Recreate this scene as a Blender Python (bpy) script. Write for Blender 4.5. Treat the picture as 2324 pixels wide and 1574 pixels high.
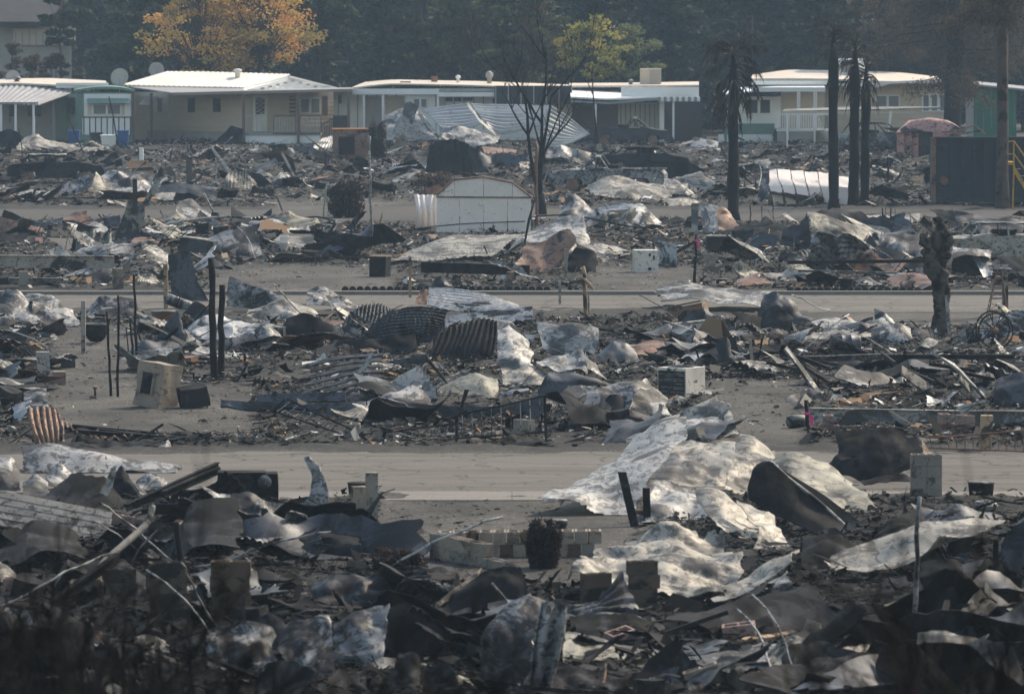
import bpy, bmesh, math, random
import numpy as np
from mathutils import Vector, Matrix

for o_ in list(bpy.data.objects): bpy.data.objects.remove(o_, do_unlink=True)
scene = bpy.context.scene
COL = scene.collection
rnd = random.Random(11)
rng = np.random.default_rng(7)

# ------------------------------------------------------------------ camera
F = 12911.0; CX, CY = 1162.0, 787.0          # picture units: 2324 wide
CAMZ = 8.67
PITCH = math.atan(822.0 / F)
cam_d = bpy.data.cameras.new('camera'); cam = bpy.data.objects.new('camera', cam_d); COL.objects.link(cam)
cam.location = (0, 0, CAMZ); cam.rotation_euler = (math.pi/2 - PITCH, 0, 0)
cam_d.lens = 200; cam_d.sensor_width = 36; cam_d.clip_start = 0.5; cam_d.clip_end = 3000
cam_d.dof.use_dof = True; cam_d.dof.focus_distance = 145; cam_d.dof.aperture_fstop = 4.5
scene.camera = cam

# ------------------------------------------------------------------ light
SUN_EL, SUN_AZ = math.radians(43), math.radians(46)      # azimuth from +Y towards +X
world = bpy.data.worlds.new('World'); scene.world = world; world.use_nodes = True
wn = world.node_tree.nodes; wl = world.node_tree.links
bg = wn['Background']
sky = wn.new('ShaderNodeTexSky'); sky.sky_type = 'NISHITA'; sky.sun_disc = False
sky.sun_elevation = SUN_EL; sky.sun_rotation = SUN_AZ
sky.air_density = 1.9; sky.dust_density = 2.2; sky.ozone_density = 2.8
wl.new(sky.outputs[0], bg.inputs[0]); bg.inputs[1].default_value = 0.15
sd = bpy.data.lights.new('sun', 'SUN'); sun = bpy.data.objects.new('sun', sd); COL.objects.link(sun)
sd.energy = 3.4; sd.angle = math.radians(0.6); sd.color = (1.0, 0.90, 0.74)
sdir = Vector((math.sin(SUN_AZ)*math.cos(SUN_EL), math.cos(SUN_AZ)*math.cos(SUN_EL), math.sin(SUN_EL)))
sun.rotation_euler = sdir.to_track_quat('Z', 'Y').to_euler(); sun.location = (40, 100, 60)
vs = scene.view_settings
vs.view_transform = 'Standard'; vs.look = 'None'; vs.gamma = 1.0; vs.exposure = 0.64; vs.use_curve_mapping = False
vs.use_white_balance = True; vs.white_balance_temperature = 7050; vs.white_balance_tint = 12
scene.render.engine = 'CYCLES'
scene.cycles.max_bounces = 6; scene.cycles.volume_bounces = 0

# ------------------------------------------------------------------ projection helpers
cP, sP = math.cos(PITCH), math.sin(PITCH)
X0 = (0.0, 763.6, 1527.3); Y0 = (0.0, 365.2, 763.6, 1109.5); KS = 0.3428
def ray(px, py):
    a = (px-CX)/F; b = -(py-CY)/F
    return Vector((a, cP + b*sP, -sP + b*cP))
def G(px, py, z=0.0):
    r = ray(px, py); t = (z-CAMZ)/r.z; return Vector((r.x*t, r.y*t, z))
def W(px, py, Y):
    r = ray(px, py); t = Y/r.y; return Vector((r.x*t, Y, CAMZ + r.z*t))
def px_of(o, x, y): return X0[o[0]] + x*KS, Y0[o[1]] + y*KS
def GP(o, x, y, z=0.0): return G(*px_of(o, x, y), z)
def WP(o, x, y, Y): return W(*px_of(o, x, y), Y)
def to_px(P):                                   # (n,3) world -> picture units
    P = np.asarray(P, float); d = P[:, 1]*cP - (P[:, 2]-CAMZ)*sP
    u = P[:, 0]/d; v = (P[:, 1]*sP + (P[:, 2]-CAMZ)*cP)/d
    return CX + u*F, CY - v*F

# ------------------------------------------------------------------ vectorised noise
_perm = rng.permutation(256); _perm = np.concatenate([_perm, _perm, _perm])
_grad = rng.normal(size=(256, 3)); _grad /= np.linalg.norm(_grad, axis=1)[:, None]
def nz(P):
    P = np.asarray(P, float); i = np.floor(P).astype(int); f = P - i; i &= 255
    w = f*f*f*(f*(f*6-15)+10); r = np.zeros(len(P))
    for dx in (0, 1):
        for dy in (0, 1):
            for dz in (0, 1):
                h = _perm[_perm[_perm[(i[:, 0]+dx) & 255] + ((i[:, 1]+dy) & 255)] + ((i[:, 2]+dz) & 255)]
                g = _grad[h]
                dot = g[:, 0]*(f[:, 0]-dx) + g[:, 1]*(f[:, 1]-dy) + g[:, 2]*(f[:, 2]-dz)
                r += dot*(w[:, 0] if dx else 1-w[:, 0])*(w[:, 1] if dy else 1-w[:, 1])*(w[:, 2] if dz else 1-w[:, 2])
    return r*1.6
def fbm(P, o=4):
    r = 0; a = 1.0; P = np.asarray(P, float)
    for k in range(o): r = r + a*nz(P + k*17.3); P = P*2.03; a *= 0.5
    return r
def n1(x, s=0.0): return float(nz(np.array([[x, s*3.1+.37, s*1.7+.21]]))[0])

# ------------------------------------------------------------------ object helpers
def tag(o, label=None, cat=None, group=None, kind=None):
    if label: o['label'] = label
    if cat: o['category'] = cat
    if group: o['group'] = group
    if kind: o['kind'] = kind
    return o
def empty(name, loc, rz=0.0):
    o = bpy.data.objects.new(name, None); COL.objects.link(o)
    o.location = loc; o.rotation_euler = (0, 0, rz); o.empty_display_size = 0.2
    return o
def thing(name, label, cat, loc, rz=0.0, group=None):
    return tag(empty(name, loc, rz), label, cat, group)
def link(name, me, mat, parent=None, loc=None, rot=None):
    o = bpy.data.objects.new(name, me); COL.objects.link(o)
    if mat is not None and not me.materials: me.materials.append(MAT[mat] if isinstance(mat, str) else mat)
    if parent: o.parent = parent
    if loc is not None: o.location = loc
    if rot is not None: o.rotation_euler = rot
    return o
def np_mesh(name, V, quads, smooth=True, tris=None, sharp=0):
    me = bpy.data.meshes.new(name); V = np.asarray(V, np.float32)
    Q = np.asarray(quads, np.int32).reshape(-1, 4) if quads is not None and len(quads) else np.zeros((0, 4), np.int32)
    T = np.asarray(tris, np.int32).reshape(-1, 3) if tris is not None and len(tris) else np.zeros((0, 3), np.int32)
    me.vertices.add(len(V)); me.vertices.foreach_set('co', V.ravel())
    loops = np.concatenate([Q.ravel(), T.ravel()])
    me.loops.add(len(loops)); me.loops.foreach_set('vertex_index', loops)
    starts = np.concatenate([np.arange(len(Q))*4, len(Q)*4 + np.arange(len(T))*3]).astype(np.int32)
    me.polygons.add(len(starts)); me.polygons.foreach_set('loop_start', starts)
    me.polygons.foreach_set('use_smooth', np.full(len(starts), smooth))
    me.update(calc_edges=True)
    if sharp: me.set_sharp_from_angle(angle=math.radians(sharp))
    return me
def py_mesh(name, V, Fc, smooth=False):
    me = bpy.data.meshes.new(name); me.from_pydata([tuple(v) for v in V], [], Fc)
    if smooth: me.polygons.foreach_set('use_smooth', [True]*len(me.polygons))
    me.update(); return me
class MB:
    def __init__(s): s.v = []; s.f = []
    def box(s, a, b, M=None):
        n = len(s.v)
        for z in (a[2], b[2]):
            for x, y in ((a[0], a[1]), (b[0], a[1]), (b[0], b[1]), (a[0], b[1])):
                p = Vector((x, y, z)); s.v.append(M @ p if M else p)
        for q in ((0,3,2,1),(4,5,6,7),(0,1,5,4),(1,2,6,5),(2,3,7,6),(3,0,4,7)): s.f.append([n+i for i in q])
        return s
    def tube(s, pts, rad, n=6, jit=0.0):
        pts = [Vector(p) for p in pts]; m = len(pts); base = len(s.v)
        if not hasattr(rad, '__len__'): rad = [rad]*m
        for i, p in enumerate(pts):
            d = (pts[min(i+1, m-1)] - pts[max(i-1, 0)]).normalized()
            up = Vector((0, 0, 1)) if abs(d.z) < .9 else Vector((1, 0, 0))
            a = d.cross(up).normalized(); b = d.cross(a)
            for k in range(n):
                t = 2*math.pi*k/n; r = rad[i]*(1 + (rnd.uniform(-jit, jit) if jit else 0))
                s.v.append(p + a*math.cos(t)*r + b*math.sin(t)*r)
        for i in range(m-1):
            for k in range(n):
                a0 = base+i*n+k; a1 = base+i*n+(k+1) % n
                s.f.append([a0, a1, a1+n, a0+n])
        s.f.append([base+k for k in range(n)][::-1]); s.f.append([base+(m-1)*n+k for k in range(n)])
        return s
    def lathe(s, prof, n=20, M=None, cap=True):
        base = len(s.v); m = len(prof)
        for r, z in prof:
            for k in range(n):
                t = 2*math.pi*k/n; p = Vector((r*math.cos(t), r*math.sin(t), z)); s.v.append(M @ p if M else p)
        for i in range(m-1):
            for k in range(n):
                a0 = base+i*n+k; a1 = base+i*n+(k+1) % n; s.f.append([a0, a1, a1+n, a0+n])
        if cap:
            s.f.append([base+k for k in range(n)][::-1]); s.f.append([base+(m-1)*n+k for k in range(n)])
        return s
    def prism(s, poly, off):
        n = len(s.v); k = len(poly)
        s.v += [Vector(p) for p in poly] + [Vector(p)+off for p in poly]
        s.f.append(list(range(n, n+k))); s.f.append([n+k+i for i in range(k)][::-1])
        for i in range(k): j = (i+1) % k; s.f.append([n+i, n+k+i, n+k+j, n+j])
        return s
    def build(s, name, mat, parent=None, loc=None, rot=None, smooth=False):
        return link(name, py_mesh(name, s.v, s.f, smooth), mat, parent, loc, rot)
def grid_quads(nr, nc, off=0):
    i = np.arange(nr-1)[:, None]*nc + np.arange(nc-1)[None, :]; i = i.ravel() + off
    return np.stack([i, i+1, i+nc+1, i+nc], 1)
def spline(A, n):                      # Catmull-Rom resample along axis 0
    A = np.asarray(A, float); m = len(A)
    if m == 1: return np.repeat(A, n, 0)
    t = n if hasattr(n, '__len__') else np.linspace(0, m-1, n)
    t = np.clip(t, 0, m-1); i = np.minimum(t.astype(int), m-2); f = t - i
    sh = (-1,)+(1,)*(A.ndim-1); f = f.reshape(sh)
    p0 = A[np.maximum(i-1, 0)]; p1 = A[i]; p2 = A[i+1]; p3 = A[np.minimum(i+2, m-1)]
    return .5*((2*p1) + (-p0+p2)*f + (2*p0-5*p1+4*p2-p3)*f*f + (-p0+3*p1-3*p2+p3)*f**3)
def linear(A, t):
    A = np.asarray(A, float); m = len(A)
    if m == 1: return np.repeat(A, len(t), 0)
    i = np.minimum(t.astype(int), m-2); f = (t-i).reshape((-1,)+(1,)*(A.ndim-1)); return A[i]*(1-f)+A[i+1]*f
def crease(P, amp, freq, seed):
    """sharp straight folds: triangle waves along a few directions, lightly warped"""
    r = np.random.default_rng(seed); d = np.zeros(len(P)); tot = 0
    Pc = P - P.mean(0)
    wv = np.stack([nz(P*freq*.45+seed), nz(P*freq*.45+seed+9.1), nz(P*freq*.45+seed+21.7)], 1)*.30/freq
    Q = Pc + wv; main = r.normal(size=3); main /= np.linalg.norm(main)
    for k in range(6):
        v = r.normal(size=3)*(.55 if k < 3 else 1.0) + (main if k < 3 else 0); v /= np.linalg.norm(v); fr = freq*r.uniform(.4, 1.7); a = r.uniform(.5, 1)/(fr/freq)
        t = Q @ v*fr + r.uniform(0, 1); c = r.uniform(.25, .75); t = t % 1
        t = np.where(t < c, t/c, (1-t)/(1-c))
        m = np.clip(nz(P*freq*.6+k*5.5+seed*.7)*1.6+.55, 0, 1)
        d += a*(t-.5)*m; tot += a
    return d/tot*3.0*amp
def grid_solid(P, th):                  # (nr,nc,3) -> closed thin solid
    nr, nc, _ = P.shape
    du = np.gradient(P, axis=1); dv = np.gradient(P, axis=0)
    N = np.cross(du, dv); N /= np.maximum(np.linalg.norm(N, axis=2), 1e-9)[..., None]
    A = P.reshape(-1, 3); B = (P - N*th).reshape(-1, 3); n = nr*nc
    q = grid_quads(nr, nc); q2 = q[:, ::-1] + n
    b = np.concatenate([np.arange(nc), np.arange(1, nr)*nc+nc-1, (nr-1)*nc+np.arange(nc-2, -1, -1), np.arange(nr-2, 0, -1)*nc])
    c = np.roll(b, -1); side = np.stack([b, b+n, c+n, c], 1)
    return np.concatenate([A, B]), np.concatenate([q, q2, side]), N
SEED = [100]
def sheet_mesh(P4, res, amp, freq, th, corr=None, tear=.03, seed=None, clamp=None):
    SEED[0] += 1; sd_ = seed or SEED[0]
    nr0, nc0 = P4.shape[:2]; nu, nv = res
    u = np.linspace(0, 1, nu); v = np.linspace(0, 1, nv)
    tr_v, tr_u = np.linspace(0, nr0-1, nv*2), np.linspace(0, nc0-1, nu*2)
    def both(f): R = f(P4, tr_v); return np.swapaxes(f(np.swapaxes(R, 0, 1), tr_u), 0, 1)
    R = both(spline)
    if amp and not corr: R = .3*R + .7*both(linear)
    uu, vv = np.meshgrid(u, v)
    e = lambda q, s: tear*np.clip(nz(np.stack([q*5+s, q*0+s*1.3, q*0+sd_*.7], 1)) + .7*nz(np.stack([q*19+s, q*0+s, q*0+sd_], 1)), -.4, 2)
    if tear:
        l, r_ = e(v, 1.1), e(v, 5.3); t_, b_ = e(u, 9.7), e(u, 13.9)
        uu = uu*(1-l[:, None]-r_[:, None]) + l[:, None]; vv = vv*(1-t_[None]-b_[None]) + t_[None]
    uu = np.clip(uu, 0, 1); vv = np.clip(vv, 0, 1)
    fi = vv*(nv*2-1); fj = uu*(nu*2-1); i = np.minimum(fi.astype(int), nv*2-2); j = np.minimum(fj.astype(int), nu*2-2)
    fi = (fi-i)[..., None]; fj = (fj-j)[..., None]
    P = (R[i, j]*(1-fi)+R[i+1, j]*fi)*(1-fj) + (R[i, j+1]*(1-fi)+R[i+1, j+1]*fi)*fj
    du = np.gradient(P, axis=1); dv = np.gradient(P, axis=0)
    N = np.cross(du, dv); N /= np.maximum(np.linalg.norm(N, axis=2), 1e-9)[..., None]
    D = np.zeros(nu*nv); Q = P.reshape(-1, 3)
    if amp:
        D = crease(Q, amp, freq, sd_) + crease(Q, amp*.22, freq*2.7, sd_+500)
        P = (Q + .35*amp*np.stack([nz(Q*freq*1.3+3), nz(Q*freq*1.3+11), nz(Q*freq*1.3+29)], 1)).reshape(P.shape)
    D = D.reshape(nv, nu)
    if corr:
        ax, n_, a_ = corr; t = uu if ax == 'u' else vv
        D = D + a_*np.sin(t*n_*2*math.pi) if len(corr) == 3 else D
    P = P + N*D[..., None]
    if clamp is not None: P[..., 2] = np.maximum(P[..., 2], clamp)
    return grid_solid(P, th)[:2]
def sheet(name, label, cat, o, by, rows, mat, amp=.06, freq=.9, th=.012, corr=None, tear=.045, res=None, parent=None, group=None, maxres=46):
    Yb = GP(o, 0, by).y
    P = np.array([[WP(o, r[i], r[i+1], Yb + r[0])[:] for i in range(1, len(r), 2)] for r in rows])
    base = P[-1].mean(0); base = np.array([base[0], base[1], 0.0])
    if res is None:
        L = np.linalg.norm(np.diff(P, axis=1), axis=2).sum(1).max(); H = np.linalg.norm(np.diff(P, axis=0), axis=2).sum(0).max()
        s = F/Yb*.44
        res = (int(np.clip(L*s/2.7, 12, maxres)), int(np.clip(H*s/2.7, 10, maxres)))
    if label and not corr and amp > .014:
        size = math.sqrt(max(np.linalg.norm(np.diff(P, axis=1), axis=2).sum(1).max()*np.linalg.norm(np.diff(P, axis=0), axis=2).sum(0).max(), .01))
        freq = max(freq*.8, 2.0/size); amp = min(max(amp, .05*size), .10*size)
    if corr:
        k = max(6, 7)*corr[1]; res = (max(res[0], k), res[1]) if corr[0] == 'u' else (res[0], max(res[1], k))
    V, q = sheet_mesh(P, res, amp, freq, th, corr, tear, clamp=.004)
    if parent:
        me = np_mesh(name, V - np.array(parent.location[:]), q, sharp=24); return link(name, me, mat, parent)
    ob = link(name, np_mesh(name, V - base, q, sharp=24), mat, None, base)
    if label: tag(ob, label, cat, group)
    return ob
def panel(parent, name, o, Yb, pts, t, mat):            # prism from picture corners (x, y, dd)
    P = [WP(o, x, y, Yb+d) for x, y, d in pts]; P = [p.copy() for p in P]
    for p in P: p.z = max(p.z, 0.0)
    n = (P[1]-P[0]).cross(P[2]-P[0]).normalized()
    if n.y < 0: n = -n
    L = Vector(parent.location) if parent else Vector((0, 0, 0))
    Mi = Matrix.Rotation(-parent.rotation_euler.z, 3, 'Z') if parent else Matrix.Identity(3)
    mb = MB().prism([Mi @ (p-L) for p in P], Mi @ (n*t))
    return mb.build(name, mat, parent)
def rect(parent, name, o, Yb, x0, y0, x1, y1, mat, d=0.0, t=.06):
    return panel(parent, name, o, Yb, [(x0, y0, d), (x1, y0, d), (x1, y1, d), (x0, y1, d)], t, mat)
def wall_rect(parent, name, o, Yb, x0, y0, x1, mat, d=0.0, t=.12):          # down to the ground
    a = WP(o, x0, y0, Yb+d); b = WP(o, x1, y0, Yb+d); L = Vector(parent.location)
    return MB().box((a.x-L.x, Yb+d-L.y, -.05), (b.x-L.x, Yb+d+t-L.y, a.z)).build(name, mat, parent)
def siding(wall, parent, o, Yb, xl, dl, xr, dr, z0, z1, h, mat):            # lapped boards on a wall plane
    A = WP(o, xl, 800, Yb+dl); B = WP(o, xr, 800, Yb+dr); L = Vector(parent.location)
    A.z = B.z = 0; u = (B-A); n = Vector((-u.y, u.x, 0)).normalized()
    if n.y > 0: n = -n
    z = z0; A = A-L; B = B-L; A.z = B.z = 0
    while z < z1-.02:
        zt = min(z+h, z1); p = []
        for P in (A, B):
            p.append([P+n*.035+Vector((0, 0, z)), P+n*.016+Vector((0, 0, zt)), P+n*.002+Vector((0, 0, zt)), P+n*.002+Vector((0, 0, z))])
        mb = MB(); mb.v = p[0]+p[1]; mb.f = [[0,1,5,4],[1,2,6,5],[2,3,7,6],[3,0,4,7],[0,3,2,1],[4,5,6,7]]
        ob = mb.build('board', mat, wall); z = zt
def copy_tree(o, parent=None):
    c = o.copy(); COL.objects.link(c); c.parent = parent
    for ch in o.children: copy_tree(ch, c)
    return c
# ------------------------------------------------------------------ materials
MAT = {}
def _new(name):
    m = bpy.data.materials.new(name); m.use_nodes = True; nt = m.node_tree; b = nt.nodes['Principled BSDF']; MAT[name] = m
    return m, nt, b
def _coords(nt, scale=1.0, rand=True, space='Object'):
    tc = nt.nodes.new('ShaderNodeTexCoord'); out = tc.outputs[space]
    if rand:
        oi = nt.nodes.new('ShaderNodeObjectInfo'); mu = nt.nodes.new('ShaderNodeMath'); mu.operation = 'MULTIPLY'; mu.inputs[1].default_value = 57.0
        ad = nt.nodes.new('ShaderNodeVectorMath'); ad.operation = 'ADD'
        nt.links.new(oi.outputs['Random'], mu.inputs[0]); nt.links.new(out, ad.inputs[0]); nt.links.new(mu.outputs[0], ad.inputs[1]); out = ad.outputs[0]
    return out
def _noise(nt, co, scale, detail=5, rough=.6, dist=0.0, stretch=None):
    if stretch:
        mp = nt.nodes.new('ShaderNodeMapping'); mp.inputs['Scale'].default_value = stretch; nt.links.new(co, mp.inputs[0]); co = mp.outputs[0]
    n = nt.nodes.new('ShaderNodeTexNoise'); n.inputs['Scale'].default_value = scale; n.inputs['Detail'].default_value = detail
    n.inputs['Roughness'].default_value = rough; n.inputs['Distortion'].default_value = dist
    nt.links.new(co, n.inputs['Vector']); return n.outputs['Fac']
def _ramp(nt, f, a, b):
    r = nt.nodes.new('ShaderNodeMapRange'); r.inputs[1].default_value = a; r.inputs[2].default_value = b
    nt.links.new(f, r.inputs[0]); return r.outputs[0]
def _mix(nt, f, a, b, mode='MIX'):
    m = nt.nodes.new('ShaderNodeMix'); m.data_type = 'RGBA'; m.blend_type = mode
    for s, i in ((a, 6), (b, 7)):
        if hasattr(s, 'node'): nt.links.new(s, m.inputs[i])
        else: m.inputs[i].default_value = (*s, 1)
    if hasattr(f, 'node'): nt.links.new(f, m.inputs[0])
    else: m.inputs[0].default_value = f
    return m.outputs[2]
def _bump(nt, b, h, st, dist=.02):
    bp = nt.nodes.new('ShaderNodeBump'); bp.inputs['Strength'].default_value = st; bp.inputs['Distance'].default_value = dist
    nt.links.new(h, bp.inputs['Height']); nt.links.new(bp.outputs[0], b.inputs['Normal'])
def burnt(name, c1, c2, soot=.45, sootc=(.018, .018, .02), rust=0.0, rustc=(.17, .08, .04), scale=1.1, rough=.55, metal=.15, bump=.35, flake=.5, spec=.28):
    m, nt, b = _new(name); co = _coords(nt)
    col = _mix(nt, _ramp(nt, _noise(nt, co, scale*.8, 3), .35, .65), c1, c2)
    if rust: col = _mix(nt, _ramp(nt, _noise(nt, co, scale*1.3, 6, .65, .4), 1-rust-.12, 1-rust+.12), col, rustc)
    sn = _noise(nt, co, scale*1.0, 9, .68, .6)
    t = .5 + (.5-soot)*.42
    col = _mix(nt, _ramp(nt, sn, t-.015, t+.035), col, sootc)
    if flake > -1 and flake:
        fn = _noise(nt, co, scale*4.2, 9, .74, 1.2, (1, .5, 1.6)); t2 = .59 - .09*flake
        col = _mix(nt, _ramp(nt, fn, t2, t2+.03), col, [x*.88+y*.12 for x, y in zip(sootc, c1)])
    fine = _noise(nt, co, 26, 4, .7)
    col = _mix(nt, .35, col, _mix(nt, _ramp(nt, fine, .25, .75), (.45, .45, .45), (1, 1, 1)), 'MULTIPLY')
    nt.links.new(col, b.inputs['Base Color'])
    b.inputs['Metallic'].default_value = metal; b.inputs['Specular IOR Level'].default_value = spec
    nt.links.new(_ramp(nt, sn, .2, .9), b.inputs['Roughness'])
    mr = b.inputs['Roughness'].links[0].from_node; mr.inputs[3].default_value = rough-.12; mr.inputs[4].default_value = min(1, rough+.3)
    _bump(nt, b, _noise(nt, co, 7, 6, .6), bump, .03)
    return m
burnt('white_metal', (.38, .375, .36), (.26, .262, .265), sootc=(.07, .07, .073), soot=.42, flake=.9)
burnt('cream_metal', (.35, .32, .275), (.24, .228, .205), sootc=(.065, .062, .06), soot=.42, rust=.30, rustc=(.26, .20, .15), flake=.8)
burnt('grey_metal', (.30, .30, .30), (.16, .165, .175), soot=.52, rust=.25, rustc=(.17, .14, .11), flake=.8, metal=.25)
burnt('blue_steel', (.072, .080, .096), (.038, .041, .048), soot=.45, rough=.5, metal=.3, flake=.4, rust=.24, rustc=(.17, .165, .16))
burnt('black_metal', (.035, .036, .04), (.02, .02, .022), soot=.5, sootc=(.009, .009, .009), rust=.30, rustc=(.085, .082, .078), rough=.8, metal=.0, spec=.08)
burnt('rust_metal', (.26, .16, .11), (.16, .10, .08), soot=.35, rust=.45, rustc=(.20, .09, .05), metal=.1)
burnt('galvanised', (.38, .38, .38), (.24, .25, .27), soot=.40, rough=.5, metal=.3, flake=.4)
burnt('olive_metal', (.25, .24, .19), (.14, .138, .12), soot=.45, rust=.3, rustc=(.36, .36, .33))
burnt('char_wood', (.022, .02, .019), (.012, .012, .012), soot=.5, sootc=(.008, .008, .008), rust=.34, rustc=(.07, .055, .045), rough=.8, metal=0, bump=.8, flake=0, scale=2.5, spec=.08)
burnt('raw_wood', (.36, .25, .16), (.24, .17, .11), soot=.38, sootc=(.03, .026, .022), rough=.8, metal=0, flake=.3)
burnt('grey_wood', (.32, .29, .26), (.21, .19, .17), soot=.36, sootc=(.03, .028, .026), rough=.8, metal=0, flake=.3)
burnt('concrete', (.26, .235, .205), (.18, .165, .145), soot=.30, sootc=(.08, .075, .07), rough=.9, metal=0, flake=.3)
burnt('concrete_rusty', (.30, .24, .19), (.21, .175, .15), soot=.30, sootc=(.09, .07, .06), rough=.9, metal=0, flake=.3)
burnt('pink_block', (.30, .20, .18), (.22, .15, .13), soot=.30, sootc=(.07, .06, .06), rough=.9, metal=0)
burnt('brick_red', (.30, .14, .09), (.22, .11, .08), soot=.3, sootc=(.05, .04, .04), rough=.9, metal=0)
burnt('porcelain', (.66, .61, .56), (.54, .50, .46), soot=.22, flake=.1, metal=0, rough=.4)
burnt('ash_flake', (.5, .48, .46), (.3, .29, .28), soot=.3, metal=0, rough=.9)
burnt('bark_black', (.026, .024, .023), (.014, .014, .014), soot=.45, rust=.32, rustc=(.04, .032, .028), rough=.95, metal=0, bump=1.0, flake=0, scale=2.2, spec=.05)
burnt('bark_brown', (.09, .065, .05), (.05, .04, .034), soot=.4, rough=.9, metal=0, bump=1.0, flake=0, scale=2)
burnt('dumpster_paint', (.028, .042, .056), (.02, .03, .04), soot=.25, rust=.22, rustc=(.09, .07, .06), metal=.1, rough=.5, flake=.1)
burnt('pink_metal', (.48, .24, .21), (.36, .22, .20), soot=.38, rust=.25, rustc=(.3, .27, .25))
burnt('siding_tan', (.60, .51, .40), (.55, .46, .36), soot=.05, metal=0, flake=0, rough=.7, bump=.1)
burnt('siding_white', (.82, .82, .80), (.75, .75, .74), soot=.06, sootc=(.3, .29, .28), metal=0, flake=0, rough=.6, bump=.08)
burnt('siding_green', (.15, .25, .21), (.13, .21, .18), soot=.08, metal=0, flake=0, rough=.6, bump=.08)
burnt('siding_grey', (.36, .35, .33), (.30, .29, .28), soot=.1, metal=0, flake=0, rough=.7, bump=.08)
burnt('roof_white', (.80, .76, .70), (.70, .66, .60), soot=.12, sootc=(.45, .40, .35), metal=0, flake=0, rough=.6, bump=.1)
burnt('roof_cream', (.62, .54, .46), (.52, .46, .40), soot=.2, sootc=(.33, .28, .24), metal=0, flake=0, rough=.7, bump=.1)
burnt('awning_grey', (.30, .30, .31), (.25, .255, .27), soot=.15, sootc=(.3, .3, .31), metal=0, flake=0, rough=.6, bump=.1)
burnt('maroon_trim', (.14, .09, .085), (.12, .08, .075), soot=.05, metal=0, flake=0, rough=.6, bump=.05)
burnt('dark_trim', (.035, .037, .04), (.03, .03, .033), soot=.1, metal=0, flake=0, rough=.6, bump=.05)
burnt('green_tarp', (.02, .16, .10), (.02, .13, .085), soot=.1, metal=0, flake=0, rough=.5, bump=.1)
burnt('yellow_paint', (.55, .33, .05), (.48, .29, .05), soot=.1, metal=0, flake=.2, rough=.5, bump=.05)
burnt('blue_plastic', (.03, .09, .26), (.03, .08, .22), soot=.05, metal=0, flake=0, rough=.45, bump=.02)
burnt('pink_tape', (.75, .05, .25), (.7, .05, .22), soot=0, metal=0, flake=0, rough=.5, bump=0)
burnt('orange_plastic', (.55, .20, .05), (.45, .16, .05), soot=.1, metal=0, flake=0, rough=.6, bump=0)
def glass(name, c):
    m, nt, b = _new(name); b.inputs['Base Color'].default_value = (*c, 1); b.inputs['Roughness'].default_value = .08
    b.inputs['Specular IOR Level'].default_value = .7
glass('glass_dark', (.03, .035, .04)); glass('glass_pale', (.16, .18, .19))
def ground_mat(name, cs, scale=.5, bump=.6, streak=None, rough=.95, speck=.5, cracks=0.0, gravel=None):
    m, nt, b = _new(name); co = _coords(nt, rand=False)
    col = _mix(nt, _ramp(nt, _noise(nt, co, scale, 7, .65, .3, streak), .36, .64), cs[0], cs[1])
    col = _mix(nt, _ramp(nt, _noise(nt, co, scale*3.1, 8, .7, 0, streak), .50, .66), col, cs[2])
    if speck:
        col = _mix(nt, _ramp(nt, _noise(nt, co, 9, 6, .75), .60, .70), col, cs[3])
    col = _mix(nt, _ramp(nt, _noise(nt, co, 22, 4, .7), .30, .62), [c*.55 for c in cs[0]] if not cracks else cs[0], col)
    if gravel:
        g = _mix(nt, _ramp(nt, _noise(nt, co, .6, 7, .65), .36, .64), gravel[0], gravel[1]); g = _mix(nt, _ramp(nt, _noise(nt, co, 2.2, 8, .72, 0, (.5, 1, 1)), .52, .64), g, gravel[2])
        g = _mix(nt, _ramp(nt, _noise(nt, co, 13, 6, .75), .57, .63), g, gravel[3]); g = _mix(nt, _ramp(nt, _noise(nt, co, 22, 4, .7), .34, .55), gravel[2], g)
        at = nt.nodes.new('ShaderNodeAttribute'); at.attribute_name = 'gravel'; col = _mix(nt, at.outputs['Fac'], col, g)
    if cracks:
        v = nt.nodes.new('ShaderNodeTexVoronoi'); v.feature = 'DISTANCE_TO_EDGE'; v.inputs['Scale'].default_value = cracks
        ad = nt.nodes.new('ShaderNodeVectorMath'); ad.operation = 'ADD'
        nn = nt.nodes.new('ShaderNodeTexNoise'); nn.inputs['Scale'].default_value = 1.5; nt.links.new(co, nn.inputs[0])
        nt.links.new(co, ad.inputs[0]); nt.links.new(nn.outputs['Color'], ad.inputs[1]); nt.links.new(ad.outputs[0], v.inputs['Vector'])
        col = _mix(nt, _ramp(nt, v.outputs['Distance'], .004, .02), [c*.4 for c in cs[0]], col)
    nt.links.new(col, b.inputs['Base Color']); b.inputs['Roughness'].default_value = rough; b.inputs['Specular IOR Level'].default_value = .25
    _bump(nt, b, _noise(nt, co, 11, 8, .75), bump, .06)
GRAVEL = ([(.07, .064, .058), (.105, .096, .088), (.026, .025, .024), (.30, .29, .275)])
ground_mat('ash_ground', [(.02, .0195, .019), (.045, .043, .041), (.010, .010, .010), (.26, .25, .24)], .55, gravel=GRAVEL)
ground_mat('asphalt', [(.085, .078, .071), (.15, .138, .126), (.05, .046, .043), (.20, .188, .174)], .45, .3, (.13, 1.9, 1), speck=.3, cracks=.55)
ground_mat('asphalt_dark', [(.055, .051, .048), (.08, .074, .069), (.04, .037, .035), (.13, .12, .11)], .35, .25, (.3, 1.6, 1))
ground_mat('gutter', [(.20, .185, .17), (.165, .153, .142), (.14, .13, .12), (.24, .225, .21)], .8, .2, (.3, 1, 1), speck=.2)
ground_mat('forest_floor', [(.05, .05, .03), (.07, .065, .04), (.04, .035, .025), (.1, .09, .06)], .3)
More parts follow.
